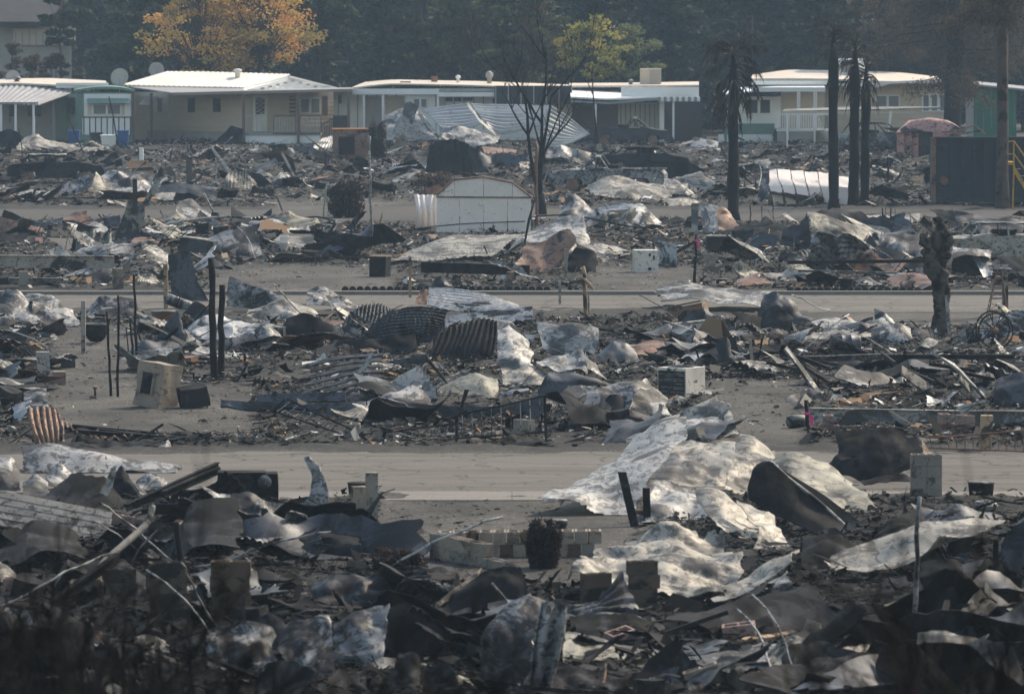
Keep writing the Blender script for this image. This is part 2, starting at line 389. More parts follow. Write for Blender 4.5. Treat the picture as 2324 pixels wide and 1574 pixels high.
def attr_mat(name, rough=.85, spec=.2, bump=0.0, trans=0.0):
    m, nt, b = _new(name); a = nt.nodes.new('ShaderNodeAttribute'); a.attribute_name = 'Col'
    nt.links.new(a.outputs['Color'], b.inputs['Base Color']); b.inputs['Roughness'].default_value = rough; b.inputs['Specular IOR Level'].default_value = spec
    if trans:
        t = nt.nodes.new('ShaderNodeBsdfTranslucent'); nt.links.new(a.outputs['Color'], t.inputs[0])
        mx = nt.nodes.new('ShaderNodeMixShader'); mx.inputs[0].default_value = trans
        nt.links.new(b.outputs[0], mx.inputs[1]); nt.links.new(t.outputs[0], mx.inputs[2]); nt.links.new(mx.outputs[0], nt.nodes['Material Output'].inputs[0])
attr_mat('litter', .9, .06); attr_mat('leaf', .7, .2, trans=.35)
def set_col(me, C, per):                        # C per piece, 'per' verts per piece
    a = me.color_attributes.new('Col', 'FLOAT_COLOR', 'POINT')
    c = np.repeat(np.concatenate([C, np.ones((len(C), 1))], 1), per, 0).astype(np.float32)
    a.data.foreach_set('color', c.ravel())
burnt('shed_white', (.80, .72, .68), (.72, .65, .61), soot=.12, sootc=(.10, .09, .09), rust=.22, rustc=(.48, .38, .31), flake=-.2, rough=.6, metal=0, bump=.1)

burnt('dark_roof', (.06, .06, .062), (.045, .045, .048), soot=.1, metal=0, flake=0, rough=.9, bump=.1, spec=.1)
burnt('galv_clean', (.40, .40, .395), (.30, .305, .31), soot=.14, sootc=(.08, .08, .085), rough=.45, metal=.3, flake=.05, rust=.2, rustc=(.26, .23, .21))
burnt('porch_brown', (.30, .23, .19), (.26, .20, .17), soot=.1, metal=0, flake=0, rough=.7, bump=.05)
burnt('block_char', (.12, .085, .06), (.07, .055, .045), soot=.42, sootc=(.02, .019, .018), rough=.95, metal=0, flake=.4, spec=.1)
burnt('bark_knobbly', (.10, .085, .07), (.05, .043, .038), soot=.45, sootc=(.014, .013, .013), rough=.95, metal=0, flake=.6, bump=1.0, scale=2.5, spec=.05)
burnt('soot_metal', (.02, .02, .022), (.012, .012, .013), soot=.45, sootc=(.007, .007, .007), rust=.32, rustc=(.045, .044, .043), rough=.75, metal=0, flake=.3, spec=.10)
# ------------------------------------------------------------------ the setting: ground, roads
CLEAR = [(960,1200,1420,1320), (880,1135,1450,1200), (130,745,300,980), (180,880,560,985), (1640,870,1800,1010), (1360,612,1560,665), (500,610,880,662), (640,462,960,502),
         (1690,480,1880,500), (1850,672,2324,735), (560,660,780,680)]
def yb(y): return G(CX, y).y
ROADS = [(yb(1114), yb(1026)), (yb(706), yb(668)), (yb(502), yb(476))]
def lot_mask(P):
    m = np.ones(len(P))
    e0 = fbm(np.stack([P[:, 0]*.35, P[:, 0]*0+4, P[:, 0]*0], 1), 3); e1 = fbm(np.stack([P[:, 0]*.35, P[:, 0]*0+14, P[:, 0]*0], 1), 3)
    for k, (a, b) in enumerate(ROADS): m *= np.clip(np.maximum(a+(-.5, 1.6, .6)[k]+1.3*e0-P[:, 1], P[:, 1]-b+.4+1.0*e1)/.8, 0, 1)
    px, py = to_px(np.stack([P[:, 0], P[:, 1], P[:, 0]*0], 1))
    for x0, y0, x1, y1 in CLEAR:
        d = np.maximum(np.maximum(x0-px, px-x1)/40, np.maximum(y0-py, py-y1)/12)
        m *= np.clip(d, .06, 1)
    m *= np.clip((330-P[:, 1])/12, 0, 1)
    return m
def height(P):
    P = np.asarray(P, float); Q = np.stack([P[:, 0], P[:, 1], P[:, 0]*0+.5], 1)
    h = np.clip(fbm(Q*.33, 4)+.12, 0, 1)*.11 + np.abs(fbm(Q*1.7+5, 3))*.06
    h = h*lot_mask(P)
    bank = np.clip((58-P[:, 1])*.125, 0, 5.7)
    return h + bank + bank*.06*fbm(Q*.6, 3)
ys = np.concatenate([[-60, -20, 0], np.geomspace(8, 62, 30), np.geomspace(63, 345, 620), [380, 450, 560, 800, 2500]])
us = np.concatenate([[-12, -3, -1.5], np.linspace(-1, 1, 240), [1.5, 3, 12]])
yy, uu = np.meshgrid(ys, us, indexing='ij')
xx = uu*(np.clip(yy, 30, 400)*.118)
Pg = np.stack([xx.ravel(), yy.ravel()], 1)
zz = height(Pg); zz[np.abs(uu.ravel()) > 1.2] *= .3
gmask = np.clip((1-lot_mask(Pg))*1.15-.1 + .35*fbm(np.stack([Pg[:,0]*.7, Pg[:,1]*.45, Pg[:,0]*0+3], 1), 4)*(lot_mask(Pg) < .97), 0, 1)
gmask *= np.clip(.72+.75*fbm(np.stack([Pg[:,0]*.55, Pg[:,1]*.22, Pg[:,0]*0+9], 1), 5), .12, 1)
gm = np_mesh('ground', np.stack([Pg[:, 0], Pg[:, 1], zz], 1), grid_quads(len(ys), len(us)))
ga = gm.attributes.new('gravel', 'FLOAT', 'POINT'); ga.data.foreach_set('value', gmask.astype(np.float32))
tag(link('ground', gm, 'ash_ground'), kind='structure')
def strip(name, y0, y1, x0, x1, z, mat, n=2):
    me = np_mesh(name, [(x0, y0, z), (x1, y0, z), (x1, y1, z), (x0, y1, z)], [[0, 1, 2, 3]], False)
    return tag(link(name, me, mat), kind='structure')
strip('near_road', yb(1116), yb(1025), -90, 90, .010, 'asphalt')
for i in range(-16, 17):
    mb = MB().box((i*2.4+.006, yb(1136), -.1), (i*2.4+2.394, yb(1116.4), .016)); 
    if i == -16: gut = empty('gutter', (0, yb(1126), 0)); tag(gut, kind='structure')
    mb.v = [v-Vector((0, yb(1126), 0)) for v in mb.v]; mb.build('slab', 'gutter', gut)
strip('far_road', yb(709), yb(670), -90, 90, .012, 'asphalt')
strip('back_road', yb(502), yb(476), -90, 90, .012, 'asphalt_dark')
kb = MB().box((-90, -.2, -.1), (90, .2, .11)); tag(kb.build('kerb', 'gutter', None, (0, yb(669), 0)), kind='structure')
# ------------------------------------------------------------------ the standing mobile homes
def window(parent, o, Y, x0, y0, x1, y1, d=0.0, frame='siding_white', pane='glass_dark', n=2, dd=None):
    """frame bars + n panes; dd = (dl, dr) for walls that recede"""
    dl, dr = dd if dd else (d, d)
    lerp = lambda x: dl+(dr-dl)*((x-x0)/(x1-x0))
    def q(a, b, c, e, off): return [(a, b, lerp(a)+off), (c, b, lerp(c)+off), (c, e, lerp(c)+off), (a, e, lerp(a)+off)]
    w = panel(parent, 'window', o, Y, q(x0, y0, x1, y1, -.06), .05, frame)
    m = (y1-y0)*.07+2; g = (x1-x0)/n
    loc = Vector(parent.location)
    for k in range(n):
        a = x0+k*g+m; b = x0+(k+1)*g-m
        p = panel(parent, 'pane', o, Y, q(a, y0+m, b, y1-m, -.075), .012, pane); p.parent = w
    return w
def roof(parent, name, o, Y, rows, mat, th=.10, corr=None):
    return sheet(name, None, None, o, 0, [[r[0]+Y-GP(o, 0, 0).y]+r[1:] for r in rows] if False else rows, mat, amp=.02, freq=.4, th=th, tear=0, corr=corr, parent=parent, res=(24, 8))
def lpost(parent, name, o, Y, x, y0, y1, w, mat, d=0.0):
    a = WP(o, x, y0, Y+d); b = WP(o, x, y1, Y+d); L = Vector(parent.location)
    return MB().box((a.x-w/2-L.x, Y+d-w/2-L.y, max(b.z, -.02)), (a.x+w/2-L.x, Y+d+w/2-L.y, a.z)).build(name, mat, parent)
HB = 950          # crop row where the homes stand
def home(name, label, o, xc, by=HB):
    p = GP(o, xc, by); return thing(name, label, 'mobile home', (p.x, p.y, 0)), p.y
def vent(parent, o, Y, x, y0, y1, w, d, mat='galvanised'):
    a = WP(o, x, y0, Y+d); b = WP(o, x, y1, Y+d); L = Vector(parent.location); h = a.z-b.z; r = w/2
    MB().lathe([(r*.7, -.1), (r*.7, h*.55), (r*1.1, h*.6), (r*1.1, h*.85), (r*.4, h)], 12, Matrix.Translation((a.x-L.x, Y+d-L.y, b.z))).build('roof_vent', mat, parent, smooth=True)
def dish(label, o, x, y, r, Y, tilt):
    p = WP(o, x, y, Y); g = WP(o, x, y+140, Y)
    t = thing('satellite_dish', label, 'satellite dish', (p.x, p.y, p.z-1.0))
    M = Matrix.Translation((0, 0, 1.0)) @ Matrix.Rotation(math.radians(78), 4, 'X') @ Matrix.Rotation(tilt, 4, 'Y')
    MB().lathe([(r*f, -r*.22*(1-f*f)) for f in (.03, .25, .5, .75, 1)]+[(r*f, -r*.22*(1-f*f)-.03) for f in (1, .6, .03)], 20, M).build('reflector', 'siding_grey', t, smooth=True)
    MB().tube([(0, .1, -.6), (0, .1, .9)], .03).build('mast', 'siding_grey', t)
    MB().tube([(0, 0, 1.0-r*.8), (.05, -r*1.1, 1.0)], .015, 5).build('arm', 'siding_grey', t)

# --- far left: grey home with carport awning
o = (0, 0)
t, Y = home('mobile_home', 'grey mobile home behind a sloping translucent carport awning on posts', o, 180)
wall_rect(t, 'wall', o, Y, -160, 610, 372, 'siding_grey', 4.0)
for a, b in ((185, 270), (60, 110)): rect(t, 'window', o, Y, a, 700, b, 770, 'glass_dark', 3.95, .04)
sheet('roof', None, None, o, HB, [[9, -160,545, 150,530, 330,528, 700,548], [3.4, -160,566, 120,562, 370,572, 715,582]], 'roof_cream', .02, .4, .10, None, 0, (20, 6), t)
rect(t, 'fascia', o, Y, 370, 549, 716, 582, 'siding_white', 3.4, .1)
sheet('awning', None, None, o, HB, [[3.6, -160,585, 130,566, 505,608], [0, -160,672, 0,684, 250,700]], 'awning_grey', .02, .4, .05, ('u', 18, .035), 0, None, t)
rect(t, 'awning_edge', o, Y, -160, 676, 252, 690, 'awning_grey', -.05, .06)
for x in (6, 103, 222): lpost(t, 'post', o, Y, x, 688, HB+20, .12, 'siding_white', .05)
lpost(t, 'post', o, Y, 355, 640, HB, .12, 'awning_grey', 2.0)
vent(t, o, Y, 112, 505, 560, .4, 5)
dish('round grey satellite dish above the carport home', (0, 0), 85, 512, .42, GP((0,0),0,HB).y+8, .2)
dish('tilted satellite dish between green trailer and tan home roof', (0, 0), 790, 512, .52, GP((0,0),0,HB).y+7, -.3)
dish('pale satellite dish standing behind the white roof ridge', (0, 0), 1036, 463, .44, GP((0,0),0,HB).y+11, .1)
# --- green and white trailer
t, Y = home('mobile_home', 'green trailer with white end, awning window and vertical battens', o, 640)
sw = panel(t, 'side_wall', o, Y, [(370, 640, 5), (546, 606, 0), (546, 960, 0), (370, 960, 5)], .1, 'siding_green')
wall_rect(t, 'end_wall', o, Y, 545, 612, 882, 'siding_green')
rect(t, 'end_panel', o, Y, 556, 622, 868, 776, 'siding_white', -.03, .03)
sheet('roof', None, None, o, HB, [[7, 480,600, 640,580, 780,584, 890,610], [-.15, 496,612, 640,592, 790,594, 892,612]], 'siding_green', 0, .4, .14, None, 0, (16, 6), t)
window(t, o, Y, 612, 690, 802, 762, -.03, n=2, pane='glass_pale')
for a, b in ((580, 606), (808, 826)): rect(t, 'shutter', o, Y, a, 690, b, 762, 'siding_tan', -.05, .03)
sheet('window_awning', None, None, o, HB, [[-.08, 575,655, 715,655, 852,655], [-.6, 580,688, 715,686, 856,686]], 'siding_green', 0, .4, .03, None, 0, (10, 4), t)
rect(t, 'wainscot', o, Y, 546, 778, 868, 892, 'siding_white', -.03, .03)
for k in range(9): rect(t, 'batten', o, Y, 552+k*38.5, 776, 559+k*38.5, 893, 'dark_trim', -.05, .02)
rect(t, 'rail', o, Y, 546, 772, 868, 780, 'dark_trim', -.06, .025)
panel(t, 'side_window', o, Y, [(440, 650, 2.6), (490, 645, 1.3), (490, 755, 1.3), (440, 757, 2.6)], .03, 'glass_dark')
lpost(t, 'corner_post', o, Y, 884, 606, 960, .14, 'maroon_trim', -.1)
# --- tan home with bright white roof, turned with its corner to us
t, Y = home('mobile_home', 'tan sided home with bright white roof, long porch and maroon posts', o, 1400)
lw = panel(t, 'side_wall', o, Y, [(880, 610, 7.2), (1605, 605, 0), (1605, 990, 0), (880, 970, 7.2)], .12, 'siding_tan')
gw = panel(t, 'gable_wall', o, Y, [(1605, 600, 0), (2235, 592, 5.5), (2235, 970, 5.5), (1605, 990, 0)], .12, 'siding_tan')
siding(lw, t, o, Y, 882, 7.2, 1604, 0, .85, 2.62, .22, 'siding_tan')
siding(gw, t, o, Y, 1606, 0, 2234, 5.5, .85, 2.62, .22, 'siding_tan')
gab = panel(t, 'gable', o, Y, [(1640, 592, -.1), (1918, 512, 2.6), (2250, 588, 5.6)], .12, 'siding_white')
for k in range(11):
    f = k/10; x = 1690+f*500; ytop = 592-(1-abs(2*f-1))*62-3
    rect(t, 'gable_scallop', o, Y, x-12, ytop+2, x+12, ytop+16, 'yellow_paint' if False else 'siding_tan', .25+f*4.6, .03)
sheet('roof', None, None, o, HB, [[10.5, 1100,486, 1380,488, 1650,496, 1915,505], [9.0, 950,530, 1200,532, 1500,541, 1765,548], [7.5, 798,574, 1050,580, 1340,586, 1610,592]], 'roof_white', .012, .4, .12, ('u', 26, .018), 0, None, t)
sheet('roof_slope', None, None, o, HB, [[2.6, 1905,503, 1926,503], [5.9, 2235,588, 2262,588]], 'roof_white', 0, .4, .1, None, 0, (6, 10), t)
panel(t, 'barge_board', o, Y, [(1606, 590, -.2), (1905, 503, 2.5), (1905, 514, 2.5), (1625, 598, -.2)], .06, 'siding_white')
panel(t, 'barge_board', o, Y, [(1916, 503, 2.4), (2256, 584, 5.6), (2256, 594, 5.6), (1916, 514, 2.4)], .06, 'siding_white')
sheet('porch_roof', None, None, o, HB, [[4.5, 870,582, 1200,588, 1610,592, 2340,586], [-1.4, 1145,622, 1500,612, 1900,604, 2340,596]], 'awning_grey', 0, .4, .06, None, 0, (20, 8), t)
panel(t, 'porch_beam', o, Y, [(1145, 613, -1.5), (2330, 588, -1.5), (2330, 606, -1.5), (1145, 632, -1.5)], .1, 'porch_brown')
for x, y0, d in ((1002, 618, 1.5), (1122, 626, -1.4), (1612, 612, -1.4), (1974, 604, -1.4), (2308, 600, -1.4)): lpost(t, 'porch_post', o, Y, x, y0, 985, .15, 'maroon_trim', d)
for a, b in ((1032, 1080), (1232, 1300), (1400, 1470)):
    f = lambda x: 7.2*(1605-x)/725-.03
    window(t, o, Y, a, 640, b, 752, n=1, frame='siding_tan', dd=(f(a), f(b)))
f = lambda x: 5.5*(x-1605)/630
dr = panel(t, 'door', o, Y, [(1678, 630, f(1678)-.08), (1768, 630, f(1768)-.08), (1768, 872, f(1768)-.08), (1678, 872, f(1678)-.08)], .05, 'siding_white')
pn = panel(t, 'pane', o, Y, [(1692, 648, f(1692)-.1), (1752, 648, f(1752)-.1), (1752, 758, f(1752)-.1), (1692, 758, f(1692)-.1)], .02, 'glass_dark'); pn.parent = dr
mb = MB(); L = Vector(t.location)
for k in range(5):
    for sgn in (1, -1):
        a = WP(o, 1692, 648+k*28 if sgn > 0 else 758-k*28+20, Y+f(1692)-.11); b = WP(o, 1752, min(758, 648+k*28+44) if sgn > 0 else max(648, 758-k*28-24), Y+f(1752)-.11); mb.tube([a-L, b-L], .012, 4)
lt = mb.build('lattice', 'siding_white', t); lt.parent = dr
window(t, o, Y, 1985, 645, 2125, 755, n=2, dd=(f(1985), f(2125)), pane='glass_pale')
for a, b in ((1915, 1962), (2135, 2170)): panel(t, 'shutter', o, Y, [(a, 635, f(a)-.06), (b, 635, f(b)-.06), (b, 765, f(b)-.06), (a, 765, f(a)-.06)], .03, 'maroon_trim')
rect(t, 'porch_deck', o, Y, 1625, 880, 2125, 896, 'siding_grey', -1.2, 2.0)
rect(t, 'skirt', o, Y, 1625, 894, 2120, 985, 'siding_white', -1.15, .06)
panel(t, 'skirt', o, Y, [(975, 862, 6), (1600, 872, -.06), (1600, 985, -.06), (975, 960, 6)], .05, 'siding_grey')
for a, b in ((1810, 1958), (1985, 2125)):
    for yy_ in (768, 882): rect(t, 'railing', o, Y, a, yy_-5, b, yy_+5, 'maroon_trim', -1.3, .06)
    for k in range(9): xx_ = a+(b-a)*k/8; rect(t, 'baluster', o, Y, xx_-3, 770, xx_+3, 882, 'maroon_trim' if k in (0, 8) else 'siding_grey', -1.28, .03)
panel(t, 'stair_rail', o, Y, [(2125, 822, -1.3), (2205, 780, -1.3), (2205, 792, -1.3), (2125, 836, -1.3)], .06, 'maroon_trim')
for k in range(5): rect(t, 'baluster', o, Y, 2130+k*16, 830-k*8, 2134+k*16, 905, 'maroon_trim', -1.28, .03)
rect(t, 'lattice_panel', o, Y, 2205, 765, 2310, 850, 'dark_trim', -1.0, .05)
for x in (1640, 1664, 1700, 1735): rect(t, 'baluster', o, Y, x-2, 770, x+2, 882, 'siding_grey', -1.28, .03)
rect(t, 'railing', o, Y, 1628, 766, 1745, 773, 'siding_grey', -1.3, .05)
vent(t, o, Y, 1573, 455, 500, .42, 9.5, 'roof_white')
panel(t, 'shed_awning', o, Y, [(960, 640, 4), (1052, 638, 4), (1010, 692, 2.8), (918, 692, 2.8)], .04, 'roof_white')
# --- long white home
o = (1, 0)
t, Y = home('mobile_home', 'long low white home with cream roof and dark screened porch', o, 800)
wall_rect(t, 'wall', o, Y, -20, 600, 1560, 'siding_white', 4)
for k in range(24):
    rect(t, 'panel_board', o, Y, 10+k*64, 625, 16+k*64, 860, 'siding_grey', 3.96, .03)
sheet('roof', None, None, o, HB, [[9, 190,552, 370,536, 900,546, 1300,560, 1560,570], [2.6, 100,588, 370,562, 900,572, 1300,590, 1560,598]], 'roof_cream', .015, .4, .08, None, 0, (30, 6), t)
rect(t, 'eave', o, Y, 105, 588, 680, 626, 'siding_white', 2.4, .1)
rect(t, 'eave', o, Y, 676, 612, 1052, 640, 'siding_white', 2.35, .1)
rect(t, 'gutter_shade_strip', o, Y, 660, 586, 1240, 606, 'siding_grey', 2.5, .08)  # grey strip stands in for the shade under the gutter
rect(t, 'bay', o, Y, 458, 632, 655, 860, 'siding_white', 3.0, .8)
window(t, o, Y, 508, 650, 602, 716, 2.98, n=2, pane='glass_pale')
window(t, o, Y, 716, 640, 830, 676, 3.98, n=2); window(t, o, Y, 832, 640, 905, 672, 3.98, n=1); window(t, o, Y, 4, 622, 42, 692, 3.98, n=1); window(t, o, Y, 1030, 645, 1080, 690, 3.98, n=1)
rect(t, 'porch_screen', o, Y, 1045, 568, 1562, 690, 'dark_trim', 2.2, .06)
for k in range(7): rect(t, 'screen_post', o, Y, 1050+k*84, 568, 1058+k*84, 690, 'siding_grey', 2.15, .05)
rect(t, 'door', o, Y, 325, 640, 440, 860, 'siding_tan', 3.95, .05); rect(t, 'recess_shade', o, Y, 190, 640, 300, 860, 'siding_grey', 3.9, .05)  # the grey panel stands in for a shaded recess in the wall
for x in (182, 308, 672): lpost(t, 'post', o, Y, x, 626, 900, .12, 'siding_white', 2.5)
vent(t, o, Y, 805, 498, 546, .25, 6, 'siding_white'); vent(t, o, Y, 1012, 470, 575, .36, 6, 'siding_grey')
rect(t, 'roof_hatch', o, Y, 628, 508, 668, 545, 'brick_red', 6, .5); rect(t, 'roof_hatch', o, Y, 420, 540, 492, 562, 'dark_trim', 4, .5)
# --- carport home
t, Y = home('mobile_home', 'white home with deep open carport and boxy rooftop cooler', o, 1900)
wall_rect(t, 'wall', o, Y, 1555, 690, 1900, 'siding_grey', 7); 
iw = wall_rect(t, 'carport_wall', o, Y, 1865, 680, 2168, 'siding_white', 4.5)
for k in range(9): rect(t, 'batten', o, Y, 1880+k*32, 690, 1885+k*32, 885, 'siding_grey', 4.46, .03)
rect(t, 'carport_end', o, Y, 2140, 670, 2170, 960, 'siding_white', .4, 4)
sheet('roof', None, None, o, HB, [[10, 1540,562, 1900,560, 2400,552], [4, 1545,580, 1900,578, 2400,574]], 'roof_cream', .01, .4, .1, None, 0, (20, 5), t)
rect(t, 'fascia', o, Y, 1885, 578, 2400, 642, 'siding_white', .3, .1)
sheet('carport_roof', None, None, o, HB, [[6, 1545,590, 1900,606, 2150,640], [-.4, 1550,650, 1800,664, 2155,648]], 'siding_white', .01, .4, .09, None, 0, (16, 8), t)
panel(t, 'carport_beam', o, Y, [(1550, 664, -.4), (1800, 676, -.4), (1800, 690, -.4), (1550, 676, -.4)], .1, 'awning_grey')
panel(t, 'carport_beam', o, Y, [(1800, 676, -.4), (2155, 646, -.4), (2155, 662, -.4), (1800, 690, -.4)], .1, 'awning_grey')
for k in range(14): rect(t, 'awning_rib', o, Y, 2128+k*20, 642+(k % 2)*2, 2147+k*20, 672, 'siding_white' if k % 2 else 'awning_grey', -.5-.03*(k % 2), .6)
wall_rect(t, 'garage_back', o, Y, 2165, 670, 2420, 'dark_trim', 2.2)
for x, y0 in ((1716, 688), (2231, 670)): lpost(t, 'post', o, Y, x, y0, 920, .11, 'siding_white', -.3)
cb = rect(t, 'rooftop_cooler', o, Y, 2012, 455, 2150, 562, 'siding_tan', 6, 1.0)
rect(t, 'grille', o, Y, 2075, 464, 2146, 556, 'siding_grey', 5.97, .03).parent = cb
for k in range(9): rect(t, 'louvre', o, Y, 2077, 468+k*10, 2144, 472+k*10, 'siding_tan', 5.94, .03).parent = cb
vent(t, o, Y, 1948, 525, 565, .3, 6)
# --- right home with deck and steps
o = (2, 0)
t, Y = home('mobile_home', 'tan and white home with raised deck, white steps and burnt eaves', o, 900)
wall_rect(t, 'wall', o, Y, 350, 640, 715, 'siding_white', 1.0)
rect(t, 'skirt', o, Y, 350, 818, 672, 890, 'siding_green', .94, .05); rect(t, 'skirt_foot', o, Y, 300, 890, 672, 970, 'siding_white', .92, .05)
tw = wall_rect(t, 'tan_wall', o, Y, 712, 600, 1005, 'siding_tan', 1.4); siding(tw, t, o, Y, 714, 1.4, 1003, 1.4, 1.0, 3.1, .22, 'siding_tan')
bw = wall_rect(t, 'long_wall', o, Y, 1000, 560, 1850, 'siding_tan', 2.2); siding(bw, t, o, Y, 1002, 2.2, 1848, 2.2, 1.3, 3.3, .22, 'siding_tan')
sheet('roof', None, None, o, HB, [[9, 530,505, 770,474, 1180,480, 1500,490, 1860,535], [1.2, 515,532, 770,530, 1050,535, 1400,548, 1880,556]], 'roof_cream', .015, .4, .10, None, 0, (30, 6), t)
rect(t, 'eave', o, Y, 515, 534, 1060, 562, 'siding_white', 1.1, .1)
sheet('porch_roof', None, None, o, HB, [[2, 330,600, 640,572, 1000,566], [-1, 340,630, 640,600, 1010,606]], 'siding_white', .01, .4, .08, None, 0, (14, 6), t)
rect(t, 'porch_fascia', o, Y, 520, 578, 1010, 608, 'siding_white', -1.05, .08)
panel(t, 'gable_trim', o, Y, [(1050, 560, 1.0), (1440, 540, 1.0), (1860, 520, 1.0), (1860, 540, 1.0), (1440, 556, 1.0), (1300, 590, 1.0)], .08, 'siding_white')
window(t, o, Y, 486, 652, 652, 758, 1.0); window(t, o, Y, 1340, 628, 1502, 712, 2.16, n=2, pane='glass_pale'); window(t, o, Y, 1648, 620, 1815, 742, 2.16, n=3, pane='glass_pale')
rect(t, 'corner_board', o, Y, 340, 640, 358, 960, 'siding_green', .9, .1)
rect(t, 'door', o, Y, 845, 612, 925, 850, 'siding_tan', 1.33, .05)
for x in (826, 838, 935, 948): lpost(t, 'porch_post', o, Y, x, 608, 860, .08, 'siding_white', -1.0)
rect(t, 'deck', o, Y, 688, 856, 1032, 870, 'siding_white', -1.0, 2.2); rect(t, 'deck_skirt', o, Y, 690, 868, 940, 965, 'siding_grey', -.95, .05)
rect(t, 'railing', o, Y, 688, 752, 1030, 762, 'siding_white', -1.05, .07)
for k in range(17): rect(t, 'baluster', o, Y, 692+k*15.5, 760, 698+k*15.5, 858, 'siding_white', -1.03, .04)
for x in (760, 938): lpost(t, 'deck_post', o, Y, x, 750, 975, .10, 'siding_white', -1.1)
panel(t, 'stair_rail', o, Y, [(958, 760, -1.2), (1032, 900, -1.2), (1032, 914, -1.2), (958, 774, -1.2)], .06, 'siding_white')
for k in range(6): rect(t, 'baluster', o, Y, 962+k*12, 774+k*22, 967+k*12, 850+k*22, 'siding_white', -1.2, .04)
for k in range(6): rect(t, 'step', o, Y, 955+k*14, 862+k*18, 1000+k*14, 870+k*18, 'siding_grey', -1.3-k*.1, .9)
cb = rect(t, 'rooftop_cooler', o, Y, 1100, 390, 1286, 505, 'siding_white', 5, 1.2)
rect(t, 'grille', o, Y, 1112, 402, 1180, 480, 'siding_grey', 4.97, .03).parent = cb
t2 = thing('carport_canopy', 'thin flat canopy on tall poles before the home with deck', 'canopy', GP(o, 1240, 985)[:])
Yc = t2.location.y
sheet('canopy_roof', None, None, o, 985, [[4, 740,730, 1200,714, 1760,712], [0, 720,744, 1200,732, 1770,722]], 'cream_metal', .02, .5, .06, None, 0, (24, 5), t2)
rect(t2, 'canopy_edge', o, Yc, 720, 738, 1772, 752, 'siding_tan', -.03, .05)
for x, y0, x1, y1 in ((755, 750, 757, 985), (1450, 735, 1408, 1040), (1438, 735, 1420, 1040)):
    a = WP(o, x, y0, Yc); b = WP(o, x1, y1, Yc); L = Vector(t2.location); b.z = max(b.z, 0)
    MB().tube([a-L, b-L], .045).build('pole', 'siding_white', t2)
# --- green building at far right
t, Y = home('shed_building', 'green sheet building with pale roof edge behind the dumpster', o, 2150)
t['category'] = 'shed'
wall_rect(t, 'wall', o, Y, 1978, 592, 2275, 'green_tarp', 2)
for k in range(6): rect(t, 'seam', o, Y, 2005+k*50, 600, 2009+k*50, 850, 'siding_green', 1.97, .02)
wall_rect(t, 'end_wall', o, Y, 1940, 590, 1992, 'siding_grey', 1.9)
sheet('roof', None, None, o, HB, [[6, 1990,548, 2400,590], [1.6, 1985,568, 2400,608]], 'awning_grey', .01, .4, .1, None, 0, (12, 5), t)
# --- house and roofs behind at left
o = (0, 0)
p = GP(o, 200, 860); t = thing('house', 'grey roofed house with pale wall behind the trees', 'house', (p.x, p.y, 0)); Y = p.y
wall_rect(t, 'wall', o, Y, -160, 175, 470, 'siding_grey', 1)
rect(t, 'pale_wall', o, Y, 88, 190, 500, 300, 'roof_cream', .8, .1)
sheet('roof', None, None, o, 860, [[9, -200,-120, 200,-130, 560,-110], [-.3, -200,160, 200,160, 300,165]], 'dark_roof', .01, .4, .15, None, 0, (14, 8), t)
rect(t, 'eave', o, Y, -160, 160, 345, 178, 'dark_trim', -.2, .1)
for k in range(7): rect(t, 'fence_picket', o, Y, 100+k*45, 210, 106+k*45, 300, 'siding_grey', .6, .05)
p = GP(o, 1600, 850); t = thing('house', 'low grey roof glimpsed behind the golden tree', 'house', (p.x, p.y, 0)); Y = p.y
sheet('roof', None, None, o, 850, [[12, 1290,230, 1700,250, 1900,330], [0, 1200,440, 1560,448, 1960,445]], 'dark_roof', .01, .4, .15, None, 0, (14, 8), t)
wall_rect(t, 'wall', o, Y, 1230, 445, 1940, 'siding_grey', 1)
rect(t, 'eave', o, Y, 1200, 440, 1960, 452, 'dark_trim', -.1, .1)
p = GP(o, 1950, 870); t = thing('garden_roof', 'small white roof on posts beside the dark trees', 'roof', (p.x, p.y, 0)); Y = p.y
sheet('roof', None, None, o, 870, [[3, 1890,358, 2040,352], [0, 1862,386, 2040,380]], 'roof_white', .01, .4, .06, None, 0, (8, 4), t)
for x in (1880, 2030): lpost(t, 'post', o, Y, x, 385, 870, .1, 'siding_grey', .1)
# --- bins
def bin_(label, o, x, y0, by, w, mat, Y=None):
    p = GP(o, x, by); h = WP(o, x, y0, p.y).z
    t = thing('wheelie_bin', label, 'bin', (p.x, p.y, 0), rnd.uniform(-.3, .3)); a = w/2
    mb = MB(); mb.v = [Vector(v) for v in ((-a*.8,-a*.8,.06),(a*.8,-a*.8,.06),(a*.8,a*.8,.06),(-a*.8,a*.8,.06),(-a,-a,h*.9),(a,-a,h*.9),(a,a,h*.9),(-a,a,h*.9))]
    mb.f = [[0,3,2,1],[4,5,6,7],[0,1,5,4],[1,2,6,5],[2,3,7,6],[3,0,4,7]]; mb.build('body', mat, t)
    MB().box((-a*1.06, -a*1.1, h*.9+.003), (a*1.06, a*1.06, h)).build('lid', mat, t)
    for s in (-1, 1): MB().lathe([(.1, -.03), (.1, .03)], 12, Matrix.Translation((s*a*.8, a*.8, .1)) @ Matrix.Rotation(math.pi/2, 4, 'Y')).build('wheel', 'dark_trim', t)
bin_('blue wheelie bin at the green side of the trailer', o, 490, 862, 965, .62, 'blue_plastic')
bin_('blue wheelie bin by the trailer end post', o, 815, 862, 985, .6, 'blue_plastic')
bin_('dark wheelie bin below the trailer battens', o, 638, 876, 960, .6, 'dark_trim')
bin_('white round topped drum below the trailer battens', o, 718, 893, 985, .75, 'siding_white')
